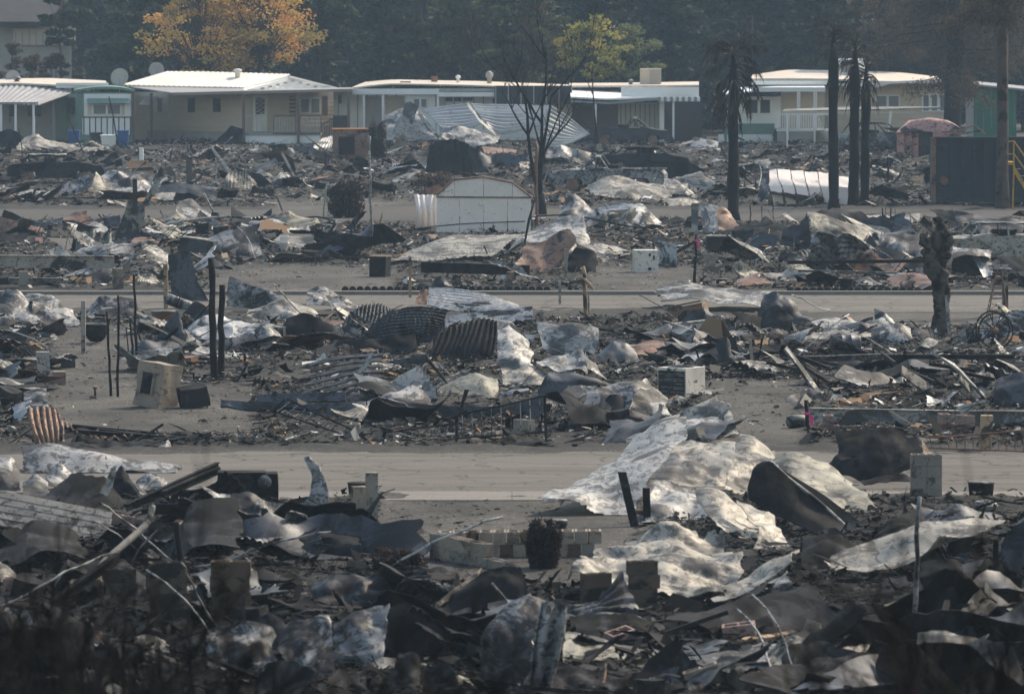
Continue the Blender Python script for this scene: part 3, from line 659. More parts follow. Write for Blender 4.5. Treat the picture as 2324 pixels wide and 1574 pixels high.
# ------------------------------------------------------------------ trees
def leaves_mesh(C, size, cols, n_seed=0, flat=.5, shape=.55):
    n = len(C); r = np.random.default_rng(n_seed+5)
    d = r.normal(size=(n, 3)); d[:, 2] *= flat; d /= np.linalg.norm(d, axis=1)[:, None]
    e = np.cross(d, r.normal(size=(n, 3))); e /= np.linalg.norm(e, axis=1)[:, None]
    s = (size*r.uniform(.6, 1.4, n))[:, None]; nn = np.cross(d, e)
    V = np.stack([C-d*s, C+e*s*shape+nn*s*.15, C+d*s, C-e*s*shape+nn*s*.15], 1).reshape(-1, 3)
    me = np_mesh('crown', V, np.arange(n*4).reshape(-1, 4), False); set_col(me, cols, 4)
    return me
def palette(n, cols, seed, clump=None):
    r = np.random.default_rng(seed); cols = np.array(cols); k = r.random(n)*(len(cols)-1)
    if clump is not None: k = np.clip(clump*(len(cols)-1)+r.normal(0, .35, n), 0, len(cols)-1.001)
    i = k.astype(int); f = (k-i)[:, None]; i2 = np.minimum(i+1, len(cols)-1)
    return cols[i]*(1-f)+cols[i2]*f
def limb_pts(p, d, L, n, wob, droop=0.0):
    pts = [Vector(p)]; d = Vector(d).normalized()
    for k in range(n):
        d = (d + Vector((rnd.uniform(-wob, wob), rnd.uniform(-wob, wob), rnd.uniform(-wob, wob)-droop))).normalized(); pts.append(pts[-1]+d*L/n)
    return pts, d
def conifer(label, px, Y, H, R, cols, z0=.6, n=4200, seed=0, group=None, size=.26, name='conifer_tree', trunkmat='bark_brown'):
    x = W(px, 300, Y).x; r = np.random.default_rng(seed)
    t = thing(name, label, 'tree', (x, Y, 0), 0, group)
    tr = [(n1(k*.5, seed)*.15*k/6, n1(k*.5, seed+4)*.15*k/6, H*k/7) for k in range(8)]; tr[0] = (0, 0, -.2)
    MB().tube(tr, [R*.085*(1-.85*k/7)+.03 for k in range(8)], 8, .08).build('trunk', trunkmat, t, smooth=True)
    nb = 90; zb = z0 + (H*.98-z0)*r.random(nb)**1.15; az = r.random(nb)*2*math.pi
    bl = R*(1-(zb/H)**1.3*.9)*r.uniform(.7, 1.15, nb); i = r.integers(0, nb, n); f = r.random(n)**.6
    a = az[i]; L = bl[i]*f
    C = np.stack([np.cos(a)*L, np.sin(a)*L, zb[i]+.12*L-.10*L*L/np.maximum(bl[i], .5)], 1)
    C += r.normal(size=(n, 3))*np.array([.3, .3, .22])*(.35+.5*bl[i][:, None]/R)
    C[:, 2] = np.maximum(C[:, 2], .2)
    mb = MB()
    for k in range(0, nb, 4): mb.tube([(0, 0, zb[k]-.1), (math.cos(az[k])*bl[k]*.8, math.sin(az[k])*bl[k]*.8, zb[k]+.05*bl[k])], [.05, .015], 4)
    tag(mb.build('limbs', trunkmat, t), kind='stuff')
    link('crown', leaves_mesh(C, np.full(n, size), palette(n, cols, seed, r.random(nb)[i]), seed), 'leaf', t)
    return t
DG = [(.018, .028, .020), (.03, .045, .028), (.045, .065, .036)]
DB = [(.016, .026, .024), (.026, .038, .034), (.04, .055, .045)]
OG = [(.035, .05, .022), (.06, .08, .035), (.09, .105, .045)]
Yt = yb(322)
spec = [(-40,18,13,3.4,DG),(60,46,15,3.8,DB),(150,20,12,3.2,DG),(230,30,15,3.6,DB),(320,17,13,3.4,DG),(410,36,16,4,DB),(500,30,14,3.6,DG),(610,40,16,4.2,DB),
        (720,20,13,3.4,DG),(800,28,16,4,DB),(880,16,12,3.4,DG),(950,34,15,3.8,DB),(1030,17,13,3.2,OG),(1110,24,15,3.8,DG),(1190,18,13,3.4,OG),(1265,32,16,3.8,DB),
        (1340,36,15,3.8,DB),(1430,30,15,3.8,DG),(1520,22,14,3.6,DB),(1610,30,16,4,DG),(1700,20,14,3.6,DB),(1780,32,16,4,DB),(1860,20,14,3.5,DG),(1950,28,15,3.8,DB),
        (2050,34,15,3.8,DG),(2140,24,14,3.6,DB),(2240,32,15,3.8,DG),(2330,24,14,3.6,DB),(2420,24,14,3.6,DG)]
kinds = {id(DG): 'dark evergreen tree standing %s', id(DB): 'blue dark conifer standing %s', id(OG): 'olive green tree standing %s'}
for k, (px, dY, H, R, c) in enumerate(spec):
    if px < 300: dY += 22
    zone = next(z for lim, z in ((190, 'the grey carport home'), (300, 'the green trailer'), (800, 'the tan home'), (1300, 'the long white home'), (1600, 'the home with rooftop cooler'), (2150, 'the home with deck'), (9999, 'the green building')) if px < lim)
    conifer(kinds[id(c)] % (('close' if dY < 24 else 'deep in the wood')+' behind '+zone), px, Yt+dY, H, R, c, n=5200, seed=k+1, group='trees behind the homes', z0=.3, size=.24)
# understory shrubs and one wooded rise behind everything
def foliage_mass(name, label, x0, x1, y0, y1, h, n, cols, seed):
    r = np.random.default_rng(seed); x = r.uniform(x0, x1, n); y = r.uniform(y0, y1, n)
    top = h*(.55+.6*np.abs(fbm(np.stack([x*.13, y*.1, x*0+seed], 1), 3))) + (y-y0)*.22
    z = top*r.random(n)**.45
    C = np.stack([x-(x0+x1)/2, y-(y0+y1)/2, z], 1)
    ob = link(name, leaves_mesh(C, np.full(n, .42), palette(n, cols, seed), seed), 'leaf', None, ((x0+x1)/2, (y0+y1)/2, 0))
    return tag(ob, label, 'wood', kind='stuff')
foliage_mass('far_wood', 'far dark wood closing the view behind the trees', -60, 60, Yt+55, Yt+100, 14, 60000, DG, 61)
hm = MB(); hm.v = [Vector(v) for v in ((-200, -8, -.5), (200, -8, -.5), (200, 6, 16), (-200, 6, 16), (-200, 60, 24), (200, 60, 24), (-200, 60, -.5), (200, 60, -.5))]
hm.f = [[0,1,2,3],[3,2,5,4],[6,0,3,4],[1,7,5,2],[7,6,4,5]]
tag(hm.build('hill', 'forest_floor', None, (0, Yt+104, 0)), kind='structure')
def broadleaf(label, name, px, Y, H, spread, z0, cols, n, seed, size, trunk_r=.16, gap=.5, mat='bark_brown', group=None, nclump=46, flatc=.55):
    x = W(px, 300, Y).x; r = np.random.default_rng(seed); rs = rnd.getstate(); rnd.seed(seed)
    t = thing(name, label, 'tree', (x, Y, 0), 0, group); mb = MB(); lm = MB()
    pts, d = limb_pts((0, 0, -.2), (0, 0, 1), z0*1.0+.6, 5, .06)
    MB().tube(pts, [trunk_r*(1-.5*k/5) for k in range(6)], 8, .06).build('trunk', mat, t, smooth=True)
    cl = []
    for k in range(nclump):
        a = r.random()*2*math.pi; q = r.random()**.5; zz_ = z0+(H-z0)*r.random()
        ww = spread*math.sin(math.pi*min(1, max(.05, ((zz_-z0)/(H-z0))*.8+.2)))
        e = Vector((math.cos(a)*ww*q, math.sin(a)*ww*q*.8, zz_)); cl.append(e)
        m = pts[-1].lerp(e, .5)+Vector((0, 0, -.2*rnd.random())); lm.tube([pts[-1]-Vector((0, 0, rnd.random()*.6)), m, e], [trunk_r*.35, trunk_r*.2, .012], 5)
    tag(lm.build('limbs', mat, t, smooth=True), kind='stuff')
    cl = np.array([c[:] for c in cl]); i = r.integers(0, nclump, n); rad = r.uniform(.35, .8, nclump)*spread*.32
    g = r.normal(size=(n, 3)); g /= np.linalg.norm(g, axis=1)[:, None]; g *= (r.random(n)**.5)[:, None]
    C = cl[i] + g*rad[i][:, None]*np.array([1.25, 1.1, flatc])
    link('crown', leaves_mesh(C, np.full(n, size), palette(n, cols, seed, r.random(nclump)[i]), seed, .6), 'leaf', t)
    rnd.setstate(rs); return t
GOLD = [(.38, .31, .10), (.56, .38, .11), (.64, .37, .11), (.62, .30, .09)]
broadleaf('golden orange autumn tree behind the white roofed home', 'autumn_tree', 455, Yt+13, 9.8, 3.4, 3.4, GOLD, 8000, 301, .10, nclump=120)
broadleaf('orange autumn tree with broad loose crown beside the golden one', 'autumn_tree', 585, Yt+14, 10.5, 3.7, 4.0, GOLD, 9000, 302, .10, nclump=130)
YG = [(.16, .18, .05), (.32, .32, .08), (.50, .40, .09), (.24, .25, .08)]
broadleaf('yellow green young tree rising over the carport roof', 'autumn_tree', 1345, Yt+12, 7.0, 2.3, 3.4, YG, 3800, 303, .10, nclump=80)
broadleaf('grey green bushy tree beside the rooftop cooler', 'leafy_tree', 1428, Yt+13, 6.4, 2.2, 3.2, [(.10, .13, .06), (.15, .18, .08), (.24, .25, .11)], 3600, 304, .10, nclump=60)
broadleaf('reddish tipped olive tree towering behind the bare tree', 'leafy_tree', 1215, Yt+13, 11, 2.3, 3.8, [(.05, .075, .035), (.08, .10, .045), (.13, .09, .05)], 6000, 305, .13)
broadleaf('loose light green tree behind the long white home', 'leafy_tree', 1075, Yt+14, 11, 2.2, 3.8, [(.06, .08, .035), (.09, .11, .05), (.12, .13, .06)], 6000, 306, .13)
for k, (px, dY, H, sp) in enumerate(((30, 14, 5.2, 1.5), (75, 15, 4.6, 1.6), (125, 13, 4.8, 1.3))):
    broadleaf('rusty brown garden shrub behind the carport home', 'garden_shrub', px, Yt+dY, H, sp, 1.4, [(.05, .05, .035), (.11, .07, .05), (.16, .12, .08)], 2600, 310+k, .12, .08, group='garden shrubs behind the carport home', nclump=26)
broadleaf('small pine standing before the pale house wall', 'pine_tree', 142, Yt+24, 8.5, 1.5, 5.2, DG, 2500, 320, .14, .12, nclump=24)
broadleaf('green bush at the small white garden roof', 'garden_shrub', 645, Yt+15, 4.6, .9, 1.6, OG, 1400, 321, .12, .07, nclump=16)
# scorched redwoods at the right
def redwood(label, px, py, r0, lean, topz, mat, brz, nb, cols, seed, spread):
    p = G(px, py); rs = rnd.getstate(); rnd.seed(seed); r = np.random.default_rng(seed)
    t = thing('redwood_tree', label, 'tree', p[:])
    zs = [-.2, .15, .6, 1.4, 3, 5, 7.5, 10, 13]; rr = [1.55, 1.3, 1.15, 1.04, 1, .95, .88, .8, .7]
    MB().tube([(lean*z, 0, z*topz/13) for z in zs], [r0*k for k in rr], 14, .07).build('trunk', mat, t, smooth=True)
    lm = MB(); C = []; ks = []
    for k in range(nb):
        z = rnd.uniform(*brz); a = rnd.uniform(0, 2*math.pi); L = spread*rnd.uniform(.5, 1.1)
        pts, d = limb_pts((lean*z, 0, z), (math.cos(a), math.sin(a)*.8, .05), L, 6, .14, .05); lm.tube(pts, [.05, .04, .03, .025, .02, .014, .008], 4)
        for q in range(1, 7):
            for w in range(3):
                tip, _ = limb_pts(pts[q], (rnd.uniform(-1, 1), rnd.uniform(-1, 1), -.5), rnd.uniform(.3, .9), 3, .25, .22)
                lm.tube(tip, [.012, .01, .007, .004], 3)
                for pp in tip[1:]:
                    m = 9; g = r.normal(size=(m, 3))*np.array([.16, .16, .2]); C.append(np.array(pp[:])+g); ks.append(np.full(m, rnd.random()))
    tag(lm.build('limbs', mat, t), kind='stuff')
    C = np.concatenate(C); ks = np.concatenate(ks)
    link('crown', leaves_mesh(C, np.full(len(C), .10), palette(len(C), cols, seed, ks), seed, 1.6, .3), 'leaf', t)
    rnd.setstate(rs)
BN = [(.04, .031, .024), (.075, .056, .04), (.12, .09, .06), (.06, .06, .04)]
redwood('thick dark scorched redwood trunk rising by the green building', 2158, 338, .44, .035, 13, 'bark_black', (3.6, 11), 60, BN, 401, 4.6)
redwood('slender brown scorched trunk standing before the dumpster', 2275, 474, .23, -.003, 12, 'bark_brown', (7.6, 11), 10, BN, 402, 2.2)
broadleaf('rusty brown scorched tree behind the canopy home', 'scorched_tree', 2010, Yt+8, 10, 2.6, 4.4, BN, 7000, 403, .12)
# burnt bare tree
def bare_tree(label, base, stems, seed, depth, name='bare_tree', thin=.62):
    rs = rnd.getstate(); rnd.seed(seed)
    t = thing(name, label, 'tree', base[:]); mb = MB()
    tr = MB(); tr.tube([(0, 0, -.2), (.0, 0, .3), (-.03, 0, .8)], [.26, .19, .16], 10, .1).build('trunk', 'bark_black', t, smooth=True)
    def grow(p, d, L, r, k):
        n = 5 if k > 1 else 3
        pts, d2 = limb_pts(p, d, L, n, .12 if k > 2 else .2, -.015)
        mb.tube(pts, [r*(1-.5*i/n) for i in range(n+1)], 6 if k > 2 else 4, .05)
        if k <= 0: return
        for j in range(rnd.choice((2, 3, 3))):
            f = rnd.uniform(.35, 1.0); q = pts[min(n, int(f*n+.5))]
            dd = (d2 + Vector((rnd.uniform(-.9, .9), rnd.uniform(-.8, .8), rnd.uniform(-.15, .7)))).normalized()
            grow(q, dd, L*rnd.uniform(.5, .8), r*thin*rnd.uniform(.6, .95), k-1)
    for d, L, r in stems: grow(Vector((-.03, 0, .7)), d, L, r, depth)
    mb.build('branches', 'bark_black', t, smooth=True); rnd.setstate(rs)
bare_tree('tall burnt bare tree with many black branches beside the white shed', G(1228, 487),
          [(Vector((-.34, .1, 1)), 3.9, .095), (Vector((-.03, -.1, 1)), 3.6, .10), (Vector((.10, .1, 1)), 3.9, .09)], 511, 6)
bare_tree('thin bare young tree before the open carport', G(1355, 332), [(Vector((0, 0, 1)), 2.6, .07)], 507, 3)
# palms
def palm(label, px, py, ptop, r0, crown, seed, lean=0.0):
    b = G(px, py); zt_ = W(px, ptop, b.y).z; rs = rnd.getstate(); rnd.seed(seed)
    t = thing('palm_tree', label, 'palm', b[:]); n = 16
    tr = MB(); tr.tube([(lean*k/n, .04*math.sin(k), zt_*k/n) for k in range(n+1)], [r0*(1.3 if k == 0 else (1.0-.2*k/n + (.12 if n*.66 < k < n*.85 else 0))*(1 if k < n*.85 else (.75, .45, .22)[min(2, k-int(n*.85)-1)])) for k in range(n+1)], 12, .16).build('trunk', 'bark_black', t, smooth=True)
    for k in range(crown):
        z = zt_*(1-rnd.random()**1.6*.30); a = rnd.uniform(0, 2*math.pi); el = 1.0-2.3*(zt_-z)/(zt_*.3)+rnd.uniform(-.35, .35)
        L = rnd.uniform(.55, 1.25)*(1 if seed == 601 else .62); d = Vector((math.cos(a)*math.cos(el), math.sin(a)*math.cos(el), math.sin(el)))
        pts, dd = limb_pts((lean*z/zt_+d.x*r0*.6, d.y*r0*.6, z), d, L, 5, .10, .16)
        mb = MB(); mb.tube(pts, [.04, .032, .026, .02, .014, .006], 4)
        for q in range(2, 6):
            for w in range(4 if seed == 601 else 2):
                tip, _ = limb_pts(pts[q], dd+Vector((rnd.uniform(-.7, .7), rnd.uniform(-.7, .7), -.6)), rnd.uniform(.25, .6), 3, .12, .3)
                wd = rnd.uniform(.016, .034) if seed == 601 else .012; nb = len(mb.v)
                for i2, pp in enumerate(tip): ww = wd*(1-.3*i2); mb.v += [pp+Vector((ww, 0, 0)), pp+Vector((-ww, 0, .0)), pp+Vector((0, ww, .012))]
                for i2 in range(3):
                    for s in range(3): mb.f.append([nb+i2*3+s, nb+i2*3+(s+1) % 3, nb+i2*3+3+(s+1) % 3, nb+i2*3+3+s])
        mb.build('frond', 'palm_frond', t)
    for k in range(9):
        a = rnd.uniform(0, 6.28); d = Vector((math.cos(a)*.3, math.sin(a)*.3, 1)); pts, _ = limb_pts((lean, 0, zt_-.2), d, rnd.uniform(.25, .7), 3, .1)
        MB().tube(pts, [.035, .025, .015, .004], 4).build('leaf_stub', 'palm_frond', t)
    rnd.setstate(rs)
burnt('palm_frond', (.075, .06, .042), (.035, .03, .026), soot=.42, rough=.8, metal=0, flake=0)
palm('burnt palm with drooping brown scorched crown', 1664, 502, 105, .21, 56, 601)
palm('tallest bare black palm of the cluster of three', 1892, 476, 60, .20, 34, 602, -.03)
palm('middle black palm of the cluster leaning at its foot', 1938, 470, 92, .21, 32, 603, .02)
palm('shortest black palm on the dumpster side of the cluster', 1962, 468, 145, .19, 28, 604, .05)
# ------------------------------------------------------------------ burnt sheets of roofing and siding, one by one
def S(label, o, by, rows, mat, amp=.06, freq=.9, corr=None, th=.012, tear=.05, name='metal_sheet', cat='metal sheet', maxres=46):
    k_ = .4 if mat in ('black_metal', 'soot_metal', 'blue_steel') else .75 if mat == 'grey_metal' else 1.0
    rows = [[r[0]*k_]+r[1:] for r in rows]
    amp = amp*(1.25 if corr else 1.75)+(0 if corr else .015)
    return sheet(name, label, cat, o, by, rows, mat, amp, freq*(1 if corr else 1.15), th, corr, tear, None, None, None, maxres)
A = (0, 0)      # left, back
S('long cream sheet slumped before the green trailer', A, 1005, [[1.6, 150,905, 250,882, 340,930, 510,965, 690,972], [0, 90,990, 220,1002, 330,1002, 520,1008, 682,1008]], 'cream_metal', .10)
S('black charred heap of roofing before the carport home', A, 985, [[1.2, -40,880, 60,855, 120,875, 190,930], [0, -40,985, 60,990, 120,985, 200,990]], 'black_metal', .14)
S('brown scorched flat sheet on the litter before the trailer', A, 1185, [[2.2, 220,1112, 380,1100, 520,1112], [0, 225,1150, 380,1178, 530,1182]], 'grey_metal', .12)
S('black pyramid of burnt sheet below the tan home steps', A, 1115, [[.6, 660,1080, 760,1000, 810,1060], [0, 640,1115, 740,1118, 815,1112]], 'black_metal', .08)
S('grey mesh panel tipped up before the tan home', A, 962, [[.5, 1440,930, 1530,828, 1612,858], [0, 1450,955, 1530,962, 1600,958]], 'black_metal', .04)
S('dark low roof sheet below the tan home door', A, 1075, [[1.6, 1700,1010, 1880,975, 1910,1000], [0, 1610,1065, 1780,1045, 1900,1035]], 'black_metal', .06)
S('ribbed grey sheet leaning at the tan home steps', A, 1000, [[2.5, 2130,920, 2215,895], [0, 2040,985, 2185,1000]], 'galvanised', .03, corr=('u', 7, .03))
S('pale crumpled heap behind the tent shaped sheet', (0, 1), 225, [[2.0, 640,95, 760,60, 880,75, 1000,85], [.8, 640,150, 760,130, 900,120, 1010,150], [0, 660,215, 780,228, 900,225, 1000,222]], 'grey_metal', .16, 1.2)
B = (0, 1)
S('grey tent shaped sheet peaked above the rusty beam', B, 235, [[1.4, 350,190, 500,120, 632,70], [.2, 335,225, 500,236, 610,175]], 'grey_metal', .05)
S('shaded side of tent shaped sheet above the rusty beam', B, 235, [[1.4, 632,70, 700,140, 830,205], [.1, 560,230, 690,235, 850,230]], 'olive_metal', .05)
S('cream flat sheet at the end of the rusty beam', B, 240, [[2.4, -40,150, 30,165, 95,205], [0, -40,236, 30,240, 110,238]], 'cream_metal', .06)
S('crumpled pale scraps along the rusty beam', B, 238, [[1.4, 140,190, 200,175, 240,195, 340,205], [0, 110,236, 200,238, 250,236, 340,236]], 'white_metal', .10, 1.4)
S('steel grey sheet draped behind the leaning pole', B, 275, [[2.6, 1040,165, 1200,148, 1330,160, 1440,180], [0, 1050,250, 1200,262, 1330,270, 1440,260]], 'blue_steel', .10)
S('bright cream splintered sheet by the leaning pole', B, 285, [[1.2, 1030,225, 1090,215, 1165,212], [0, 1020,285, 1090,280, 1150,262]], 'cream_metal', .05, 1.6)
S('pale blue grey sheet lying folded in the left lot', B, 400, [[2.4, 1180,262, 1260,262, 1340,320], [0, 1165,330, 1330,392, 1450,405]], 'grey_metal', .06)
S('rusty orange panel with plank edges at the left edge', B, 490, [[.4, -60,350, 100,395, 290,450], [0, -60,488, 100,490, 292,484]], 'rust_metal', .03)
S('tall yellow olive sheet with ragged brown stain standing upright', B, 570, [[.5, 850,255, 900,250, 965,300], [.3, 800,400, 870,420, 945,430], [0, 742,560, 800,565, 880,520]], 'olive_metal', .06)
S('long twisted yellow strip pointing up beside the olive sheet', B, 560, [[.8, 1050,110, 1075,15, 1100,70], [.4, 960,250, 1000,190, 1050,150], [.2, 925,300, 945,310, 975,300]], 'olive_metal', .04)
S('pleated pale olive sheet folded like a curtain', B, 620, [[.5, 500,500, 590,450, 660,470, 742,450], [0, 500,605, 590,618, 665,620, 740,600]], 'olive_metal', .05, corr=('u', 4, .07))
S('black sheet edge curling over the pleated sheet', B, 615, [[.3, 520,410, 590,430, 665,440], [.1, 490,490, 520,480, 600,460], [0, 468,608, 485,612, 505,606]], 'black_metal', .05)
S('orange rusted triangular sheet left of the pleated sheet', B, 440, [[.8, 400,390, 510,335, 580,340], [0, 410,395, 520,440, 585,420]], 'rust_metal', .04)
S('dark sheet tilted among orange scraps behind the olive sheet', B, 460, [[.8, 690,375, 800,360], [0, 690,440, 790,465]], 'blue_steel', .04)
S('yellow and grey roof scrap pitched like a tent', B, 430, [[.9, 1000,420, 1160,335, 1260,385], [0, 985,432, 1150,430, 1270,425]], 'olive_metal', .04)
S('dark curled scrap under the yellow roof scrap', B, 560, [[.6, 830,520, 960,470, 1090,540], [0, 835,560, 960,565, 1040,600]], 'black_metal', .06)
S('tall dark blue sheet standing twisted by a brown stud', B, 930, [[.7, 1110,612, 1190,600, 1255,600], [.4, 1125,760, 1210,720, 1300,770], [0, 1140,920, 1240,925, 1385,925]], 'blue_steel', .08)
S('thin curled pale strip on the tall dark sheet', B, 780, [[.1, 1110,625, 1180,690], [0, 1118,650, 1130,780]], 'grey_metal', .02)
S('big mottled grey sheet standing and sloping down to the road side', B, 1000, [[.3, 1512,758, 1650,820, 1830,885, 1990,1000], [.1, 1495,860, 1650,905, 1820,950, 1985,1005], [0, 1490,960, 1640,975, 1800,1000, 1960,1012]], 'grey_metal', .06)
S('pale sheet slumped below the sloping mottled sheet', B, 1080, [[1.5, 1640,985, 1760,960, 1900,935, 2100,1000], [0, 1590,1045, 1760,1070, 1900,1060, 2120,1075]], 'cream_metal', .10)
S('grey rounded sheet pile at the road edge', B, 960, [[1.4, 2030,850, 2090,825, 2200,880, 2324,930], [0, 2030,945, 2100,960, 2220,965, 2324,970]], 'grey_metal', .09)
S('dark scorched dome of bent roofing above black litter', B, 1205, [[.9, 1900,1050, 2000,1008, 2110,1030, 2225,1130], [.2, 1875,1120, 2000,1110, 2120,1130, 2235,1190], [0, 1865,1190, 2000,1200, 2120,1205, 2235,1212]], 'soot_metal', .07)
S('big pale blue grey folded sheet at the left edge', B, 1105, [[2.0, -60,890, 40,862, 110,858, 190,935], [.8, -60,985, 60,970, 150,1000, 240,1030], [0, -60,1090, 70,1100, 180,1105, 300,1105]], 'grey_metal', .10)
S('grey folded sheet sloping down to the grey post', B, 1100, [[2.4, 140,890, 230,880, 330,890, 430,950], [1.0, 200,950, 300,960, 420,1000, 520,1050], [0, 250,1060, 330,1100, 440,1095, 540,1080]], 'grey_metal', .09)
S('shallow arched sheet behind the grey post', B, 1060, [[1.0, 570,985, 660,900, 800,895, 900,920], [0, 580,1040, 680,1055, 800,1060, 930,1045]], 'grey_metal', .05)
S('black pyramid of folded sheet among charred posts', B, 1235, [[.8, 1090,1080, 1175,985, 1205,1090], [0, 995,1190, 1120,1235, 1260,1230]], 'blue_steel', .05)
S('square slate coloured panel tipped on edge', B, 1080, [[.4, 1205,1015, 1290,928, 1400,985], [0, 1240,1075, 1300,1080, 1395,1000]], 'blue_steel', .02, tear=.01)
S('shiny crumpled foil bright sheet in the left ruin', B, 1215, [[1.8, 1215,1100, 1360,1015, 1500,1040, 1690,1085], [.6, 1270,1160, 1420,1110, 1560,1120, 1700,1110], [0, 1290,1200, 1420,1215, 1560,1210, 1720,1130]], 'galvanised', .12, 1.3)
S('dark blue sheet lying below the shiny crumpled sheet', B, 1275, [[1.4, 1205,1120, 1340,1190, 1500,1190, 1680,1150], [0, 1250,1230, 1390,1265, 1520,1278, 1690,1240]], 'blue_steel', .09)
S('long straight dark trim strip through the left ruin', B, 1290, [[.25, 905,1265, 1200,1240, 1400,1210], [0, 905,1285, 1200,1260, 1400,1228]], 'black_metal', .01)
S('folded dark scrap at the right end of the left ruin', B, 1280, [[1.2, 1690,1130, 1790,1090, 1870,1160], [0, 1740,1262, 1800,1278, 1890,1245]], 'grey_metal', .07)
C = (1, 0)      # middle, back
S('white crumpled sheet draped over the collapsed carport', C, 1010, [[1.6, 300,768, 430,718, 500,690, 545,715], [.6, 330,840, 430,800, 520,790, 600,820], [0, 330,905, 440,925, 560,930, 690,920]], 'white_metal', .12)
S('upright white torn flap with tan inside', C, 1012, [[.2, 450,690, 485,672, 545,700], [0, 410,860, 440,880, 490,860]], 'white_metal', .04)
S('ribbed carport roof panel folded up beside white sheets', C, 1000, [[2.6, 560,724, 700,702, 872,682], [1.2, 640,790, 800,780, 950,770], [0, 690,850, 830,868, 1000,800]], 'galv_clean', .04, .6, ('v', 9, .05), tear=.005)
S('middle ribbed carport roof panel sloping to the bare tree', C, 1000, [[2.6, 885,686, 1150,690, 1425,698], [1.0, 940,760, 1150,780, 1390,760], [0, 1000,835, 1095,890, 1370,830]], 'galv_clean', .03, .6, ('v', 10, .05), tear=.005)
S('tilted ribbed panel hanging down beside the open carport', C, 1005, [[1.8, 1420,698, 1540,775, 1680,888], [0, 1335,975, 1440,985, 1560,945]], 'galv_clean', .02, .5, ('v', 11, .05), tear=.004)
S('white bent ridge strip along the folded carport roof', C, 1003, [[.5, 872,676, 950,790, 1090,905], [.3, 862,690, 938,800, 1075,918]], 'white_metal', .02)
S('white torn sheets under the collapsed carport', C, 1010, [[1.8, 690,850, 780,830, 920,850, 1080,900], [0, 700,920, 800,955, 930,965, 1080,955]], 'white_metal', .12, 1.3)
S('white bent strip hanging from the crumpled sheet', C, 1013, [[.3, 545,740, 610,810, 690,910], [.2, 535,760, 595,830, 672,925]], 'white_metal', .02)
S('brown curled slab lying before the collapsed carport', C, 1035, [[1.2, 960,970, 1080,985, 1195,985], [0, 985,1015, 1090,1030, 1190,1020]], 'rust_metal', .05)
S('grey crumpled sheet behind the burnt pickup', C, 1085, [[1.8, 1380,975, 1480,965, 1560,985, 1690,1010], [0, 1390,1060, 1500,1078, 1600,1085, 1690,1075]], 'grey_metal', .14, 1.2)
S('rounded grey lump of sheet beyond the burnt pickup', C, 1130, [[1.2, 1960,1040, 2030,960, 2110,1000, 2200,1060], [0, 1960,1110, 2040,1130, 2120,1128, 2205,1130]], 'grey_metal', .09)
S('long cream wavy sheet lying in front of the burnt pickup', C, 1330, [[2.4, 1650,1250, 1780,1190, 1900,1180, 2050,1215, 2200,1240, 2324,1230], [.8, 1700,1280, 1830,1240, 1960,1250, 2080,1270, 2200,1280, 2324,1270], [0, 1690,1305, 1820,1310, 1960,1320, 2080,1325, 2200,1330, 2324,1325]], 'cream_metal', .10)
S('dark twisted sheet bundle beside the burnt palm', (2, 0), 1240, [[1.2, -40,1090, 60,1060, 130,1080, 200,1140], [0, -40,1200, 60,1230, 140,1240, 210,1235]], 'black_metal', .12)
S('bent grey arc of sheet sloping beside the burnt palm', (2, 1), 260, [[1.4, -60,110, 30,130, 110,200, 165,240], [0, -60,225, 30,235, 110,250, 160,260]], 'grey_metal', .06)
S('charred arched hood with hanging folds at the back ruin', C, 1165, [[1.0, 640,950, 700,925, 790,922, 880,955], [.4, 605,1030, 690,1010, 800,1010, 890,1050], [0, 588,1140, 690,1165, 800,1165, 910,1140]], 'soot_metal', .05, corr=('u', 7, .03))
S('dark sheets fanned beside the arched hood', C, 1150, [[1.2, 840,940, 920,985, 960,1060], [0, 870,1080, 930,1140, 1010,1150]], 'black_metal', .08)
D = (1, 1)      # middle, second row
S('grey sheet heap with long folds behind the rope of pipes', D, 440, [[2.6, 1490,330, 1560,245, 1640,260, 1730,330, 1900,340], [1.2, 1480,370, 1560,330, 1660,340, 1760,350, 1900,370], [0, 1470,430, 1560,438, 1680,440, 1780,442, 1900,440]], 'grey_metal', .12)
S('silvery folded sheets sloping towards the leaning panels', D, 450, [[2.6, 1700,310, 1830,290, 1940,275, 2040,300, 2130,390], [.8, 1760,370, 1870,355, 1980,340, 2080,370, 2180,430], [0, 1800,440, 1900,445, 2000,450, 2100,455, 2220,460]], 'galvanised', .10)
S('small pale pointed sheet rising behind the white roof sheet', D, 450, [[.4, 1660,400, 1770,340, 1810,400], [0, 1650,440, 1750,450, 1830,445]], 'cream_metal', .04)
S('broad cream corrugated roof sheet lying on a dark beam', D, 690, [[6.0, 570,565, 760,490, 980,486, 1290,475], [3.0, 460,615, 700,560, 980,550, 1160,530], [.3, 355,660, 600,665, 850,640, 1040,632]], 'cream_metal', .06, .5, ('v', 14, .018), maxres=60)
S('pale roof sheet reared up at the end of the cream roof', D, 640, [[2.6, 1280,470, 1400,405, 1540,370, 1635,355], [1.4, 1180,540, 1350,500, 1500,470, 1670,500], [.3, 1040,635, 1250,570, 1450,520, 1690,560]], 'white_metal', .07)
S('scorched box like hood tilted over the blackened car', D, 760, [[1.2, 1240,570, 1400,520, 1535,448], [.6, 1220,630, 1390,610, 1590,540], [0, 1180,680, 1350,745, 1400,740]], 'rust_metal', .06)
S('cream side of the tilted hood', D, 750, [[.9, 1535,448, 1595,560], [.2, 1440,600, 1560,600], [0, 1385,740, 1490,690]], 'cream_metal', .04)
S('dark eave flap sticking out from the tilted hood', D, 720, [[1.2, 1580,520, 1690,560, 1780,595], [.3, 1600,560, 1690,590, 1770,620]], 'grey_metal', .02)
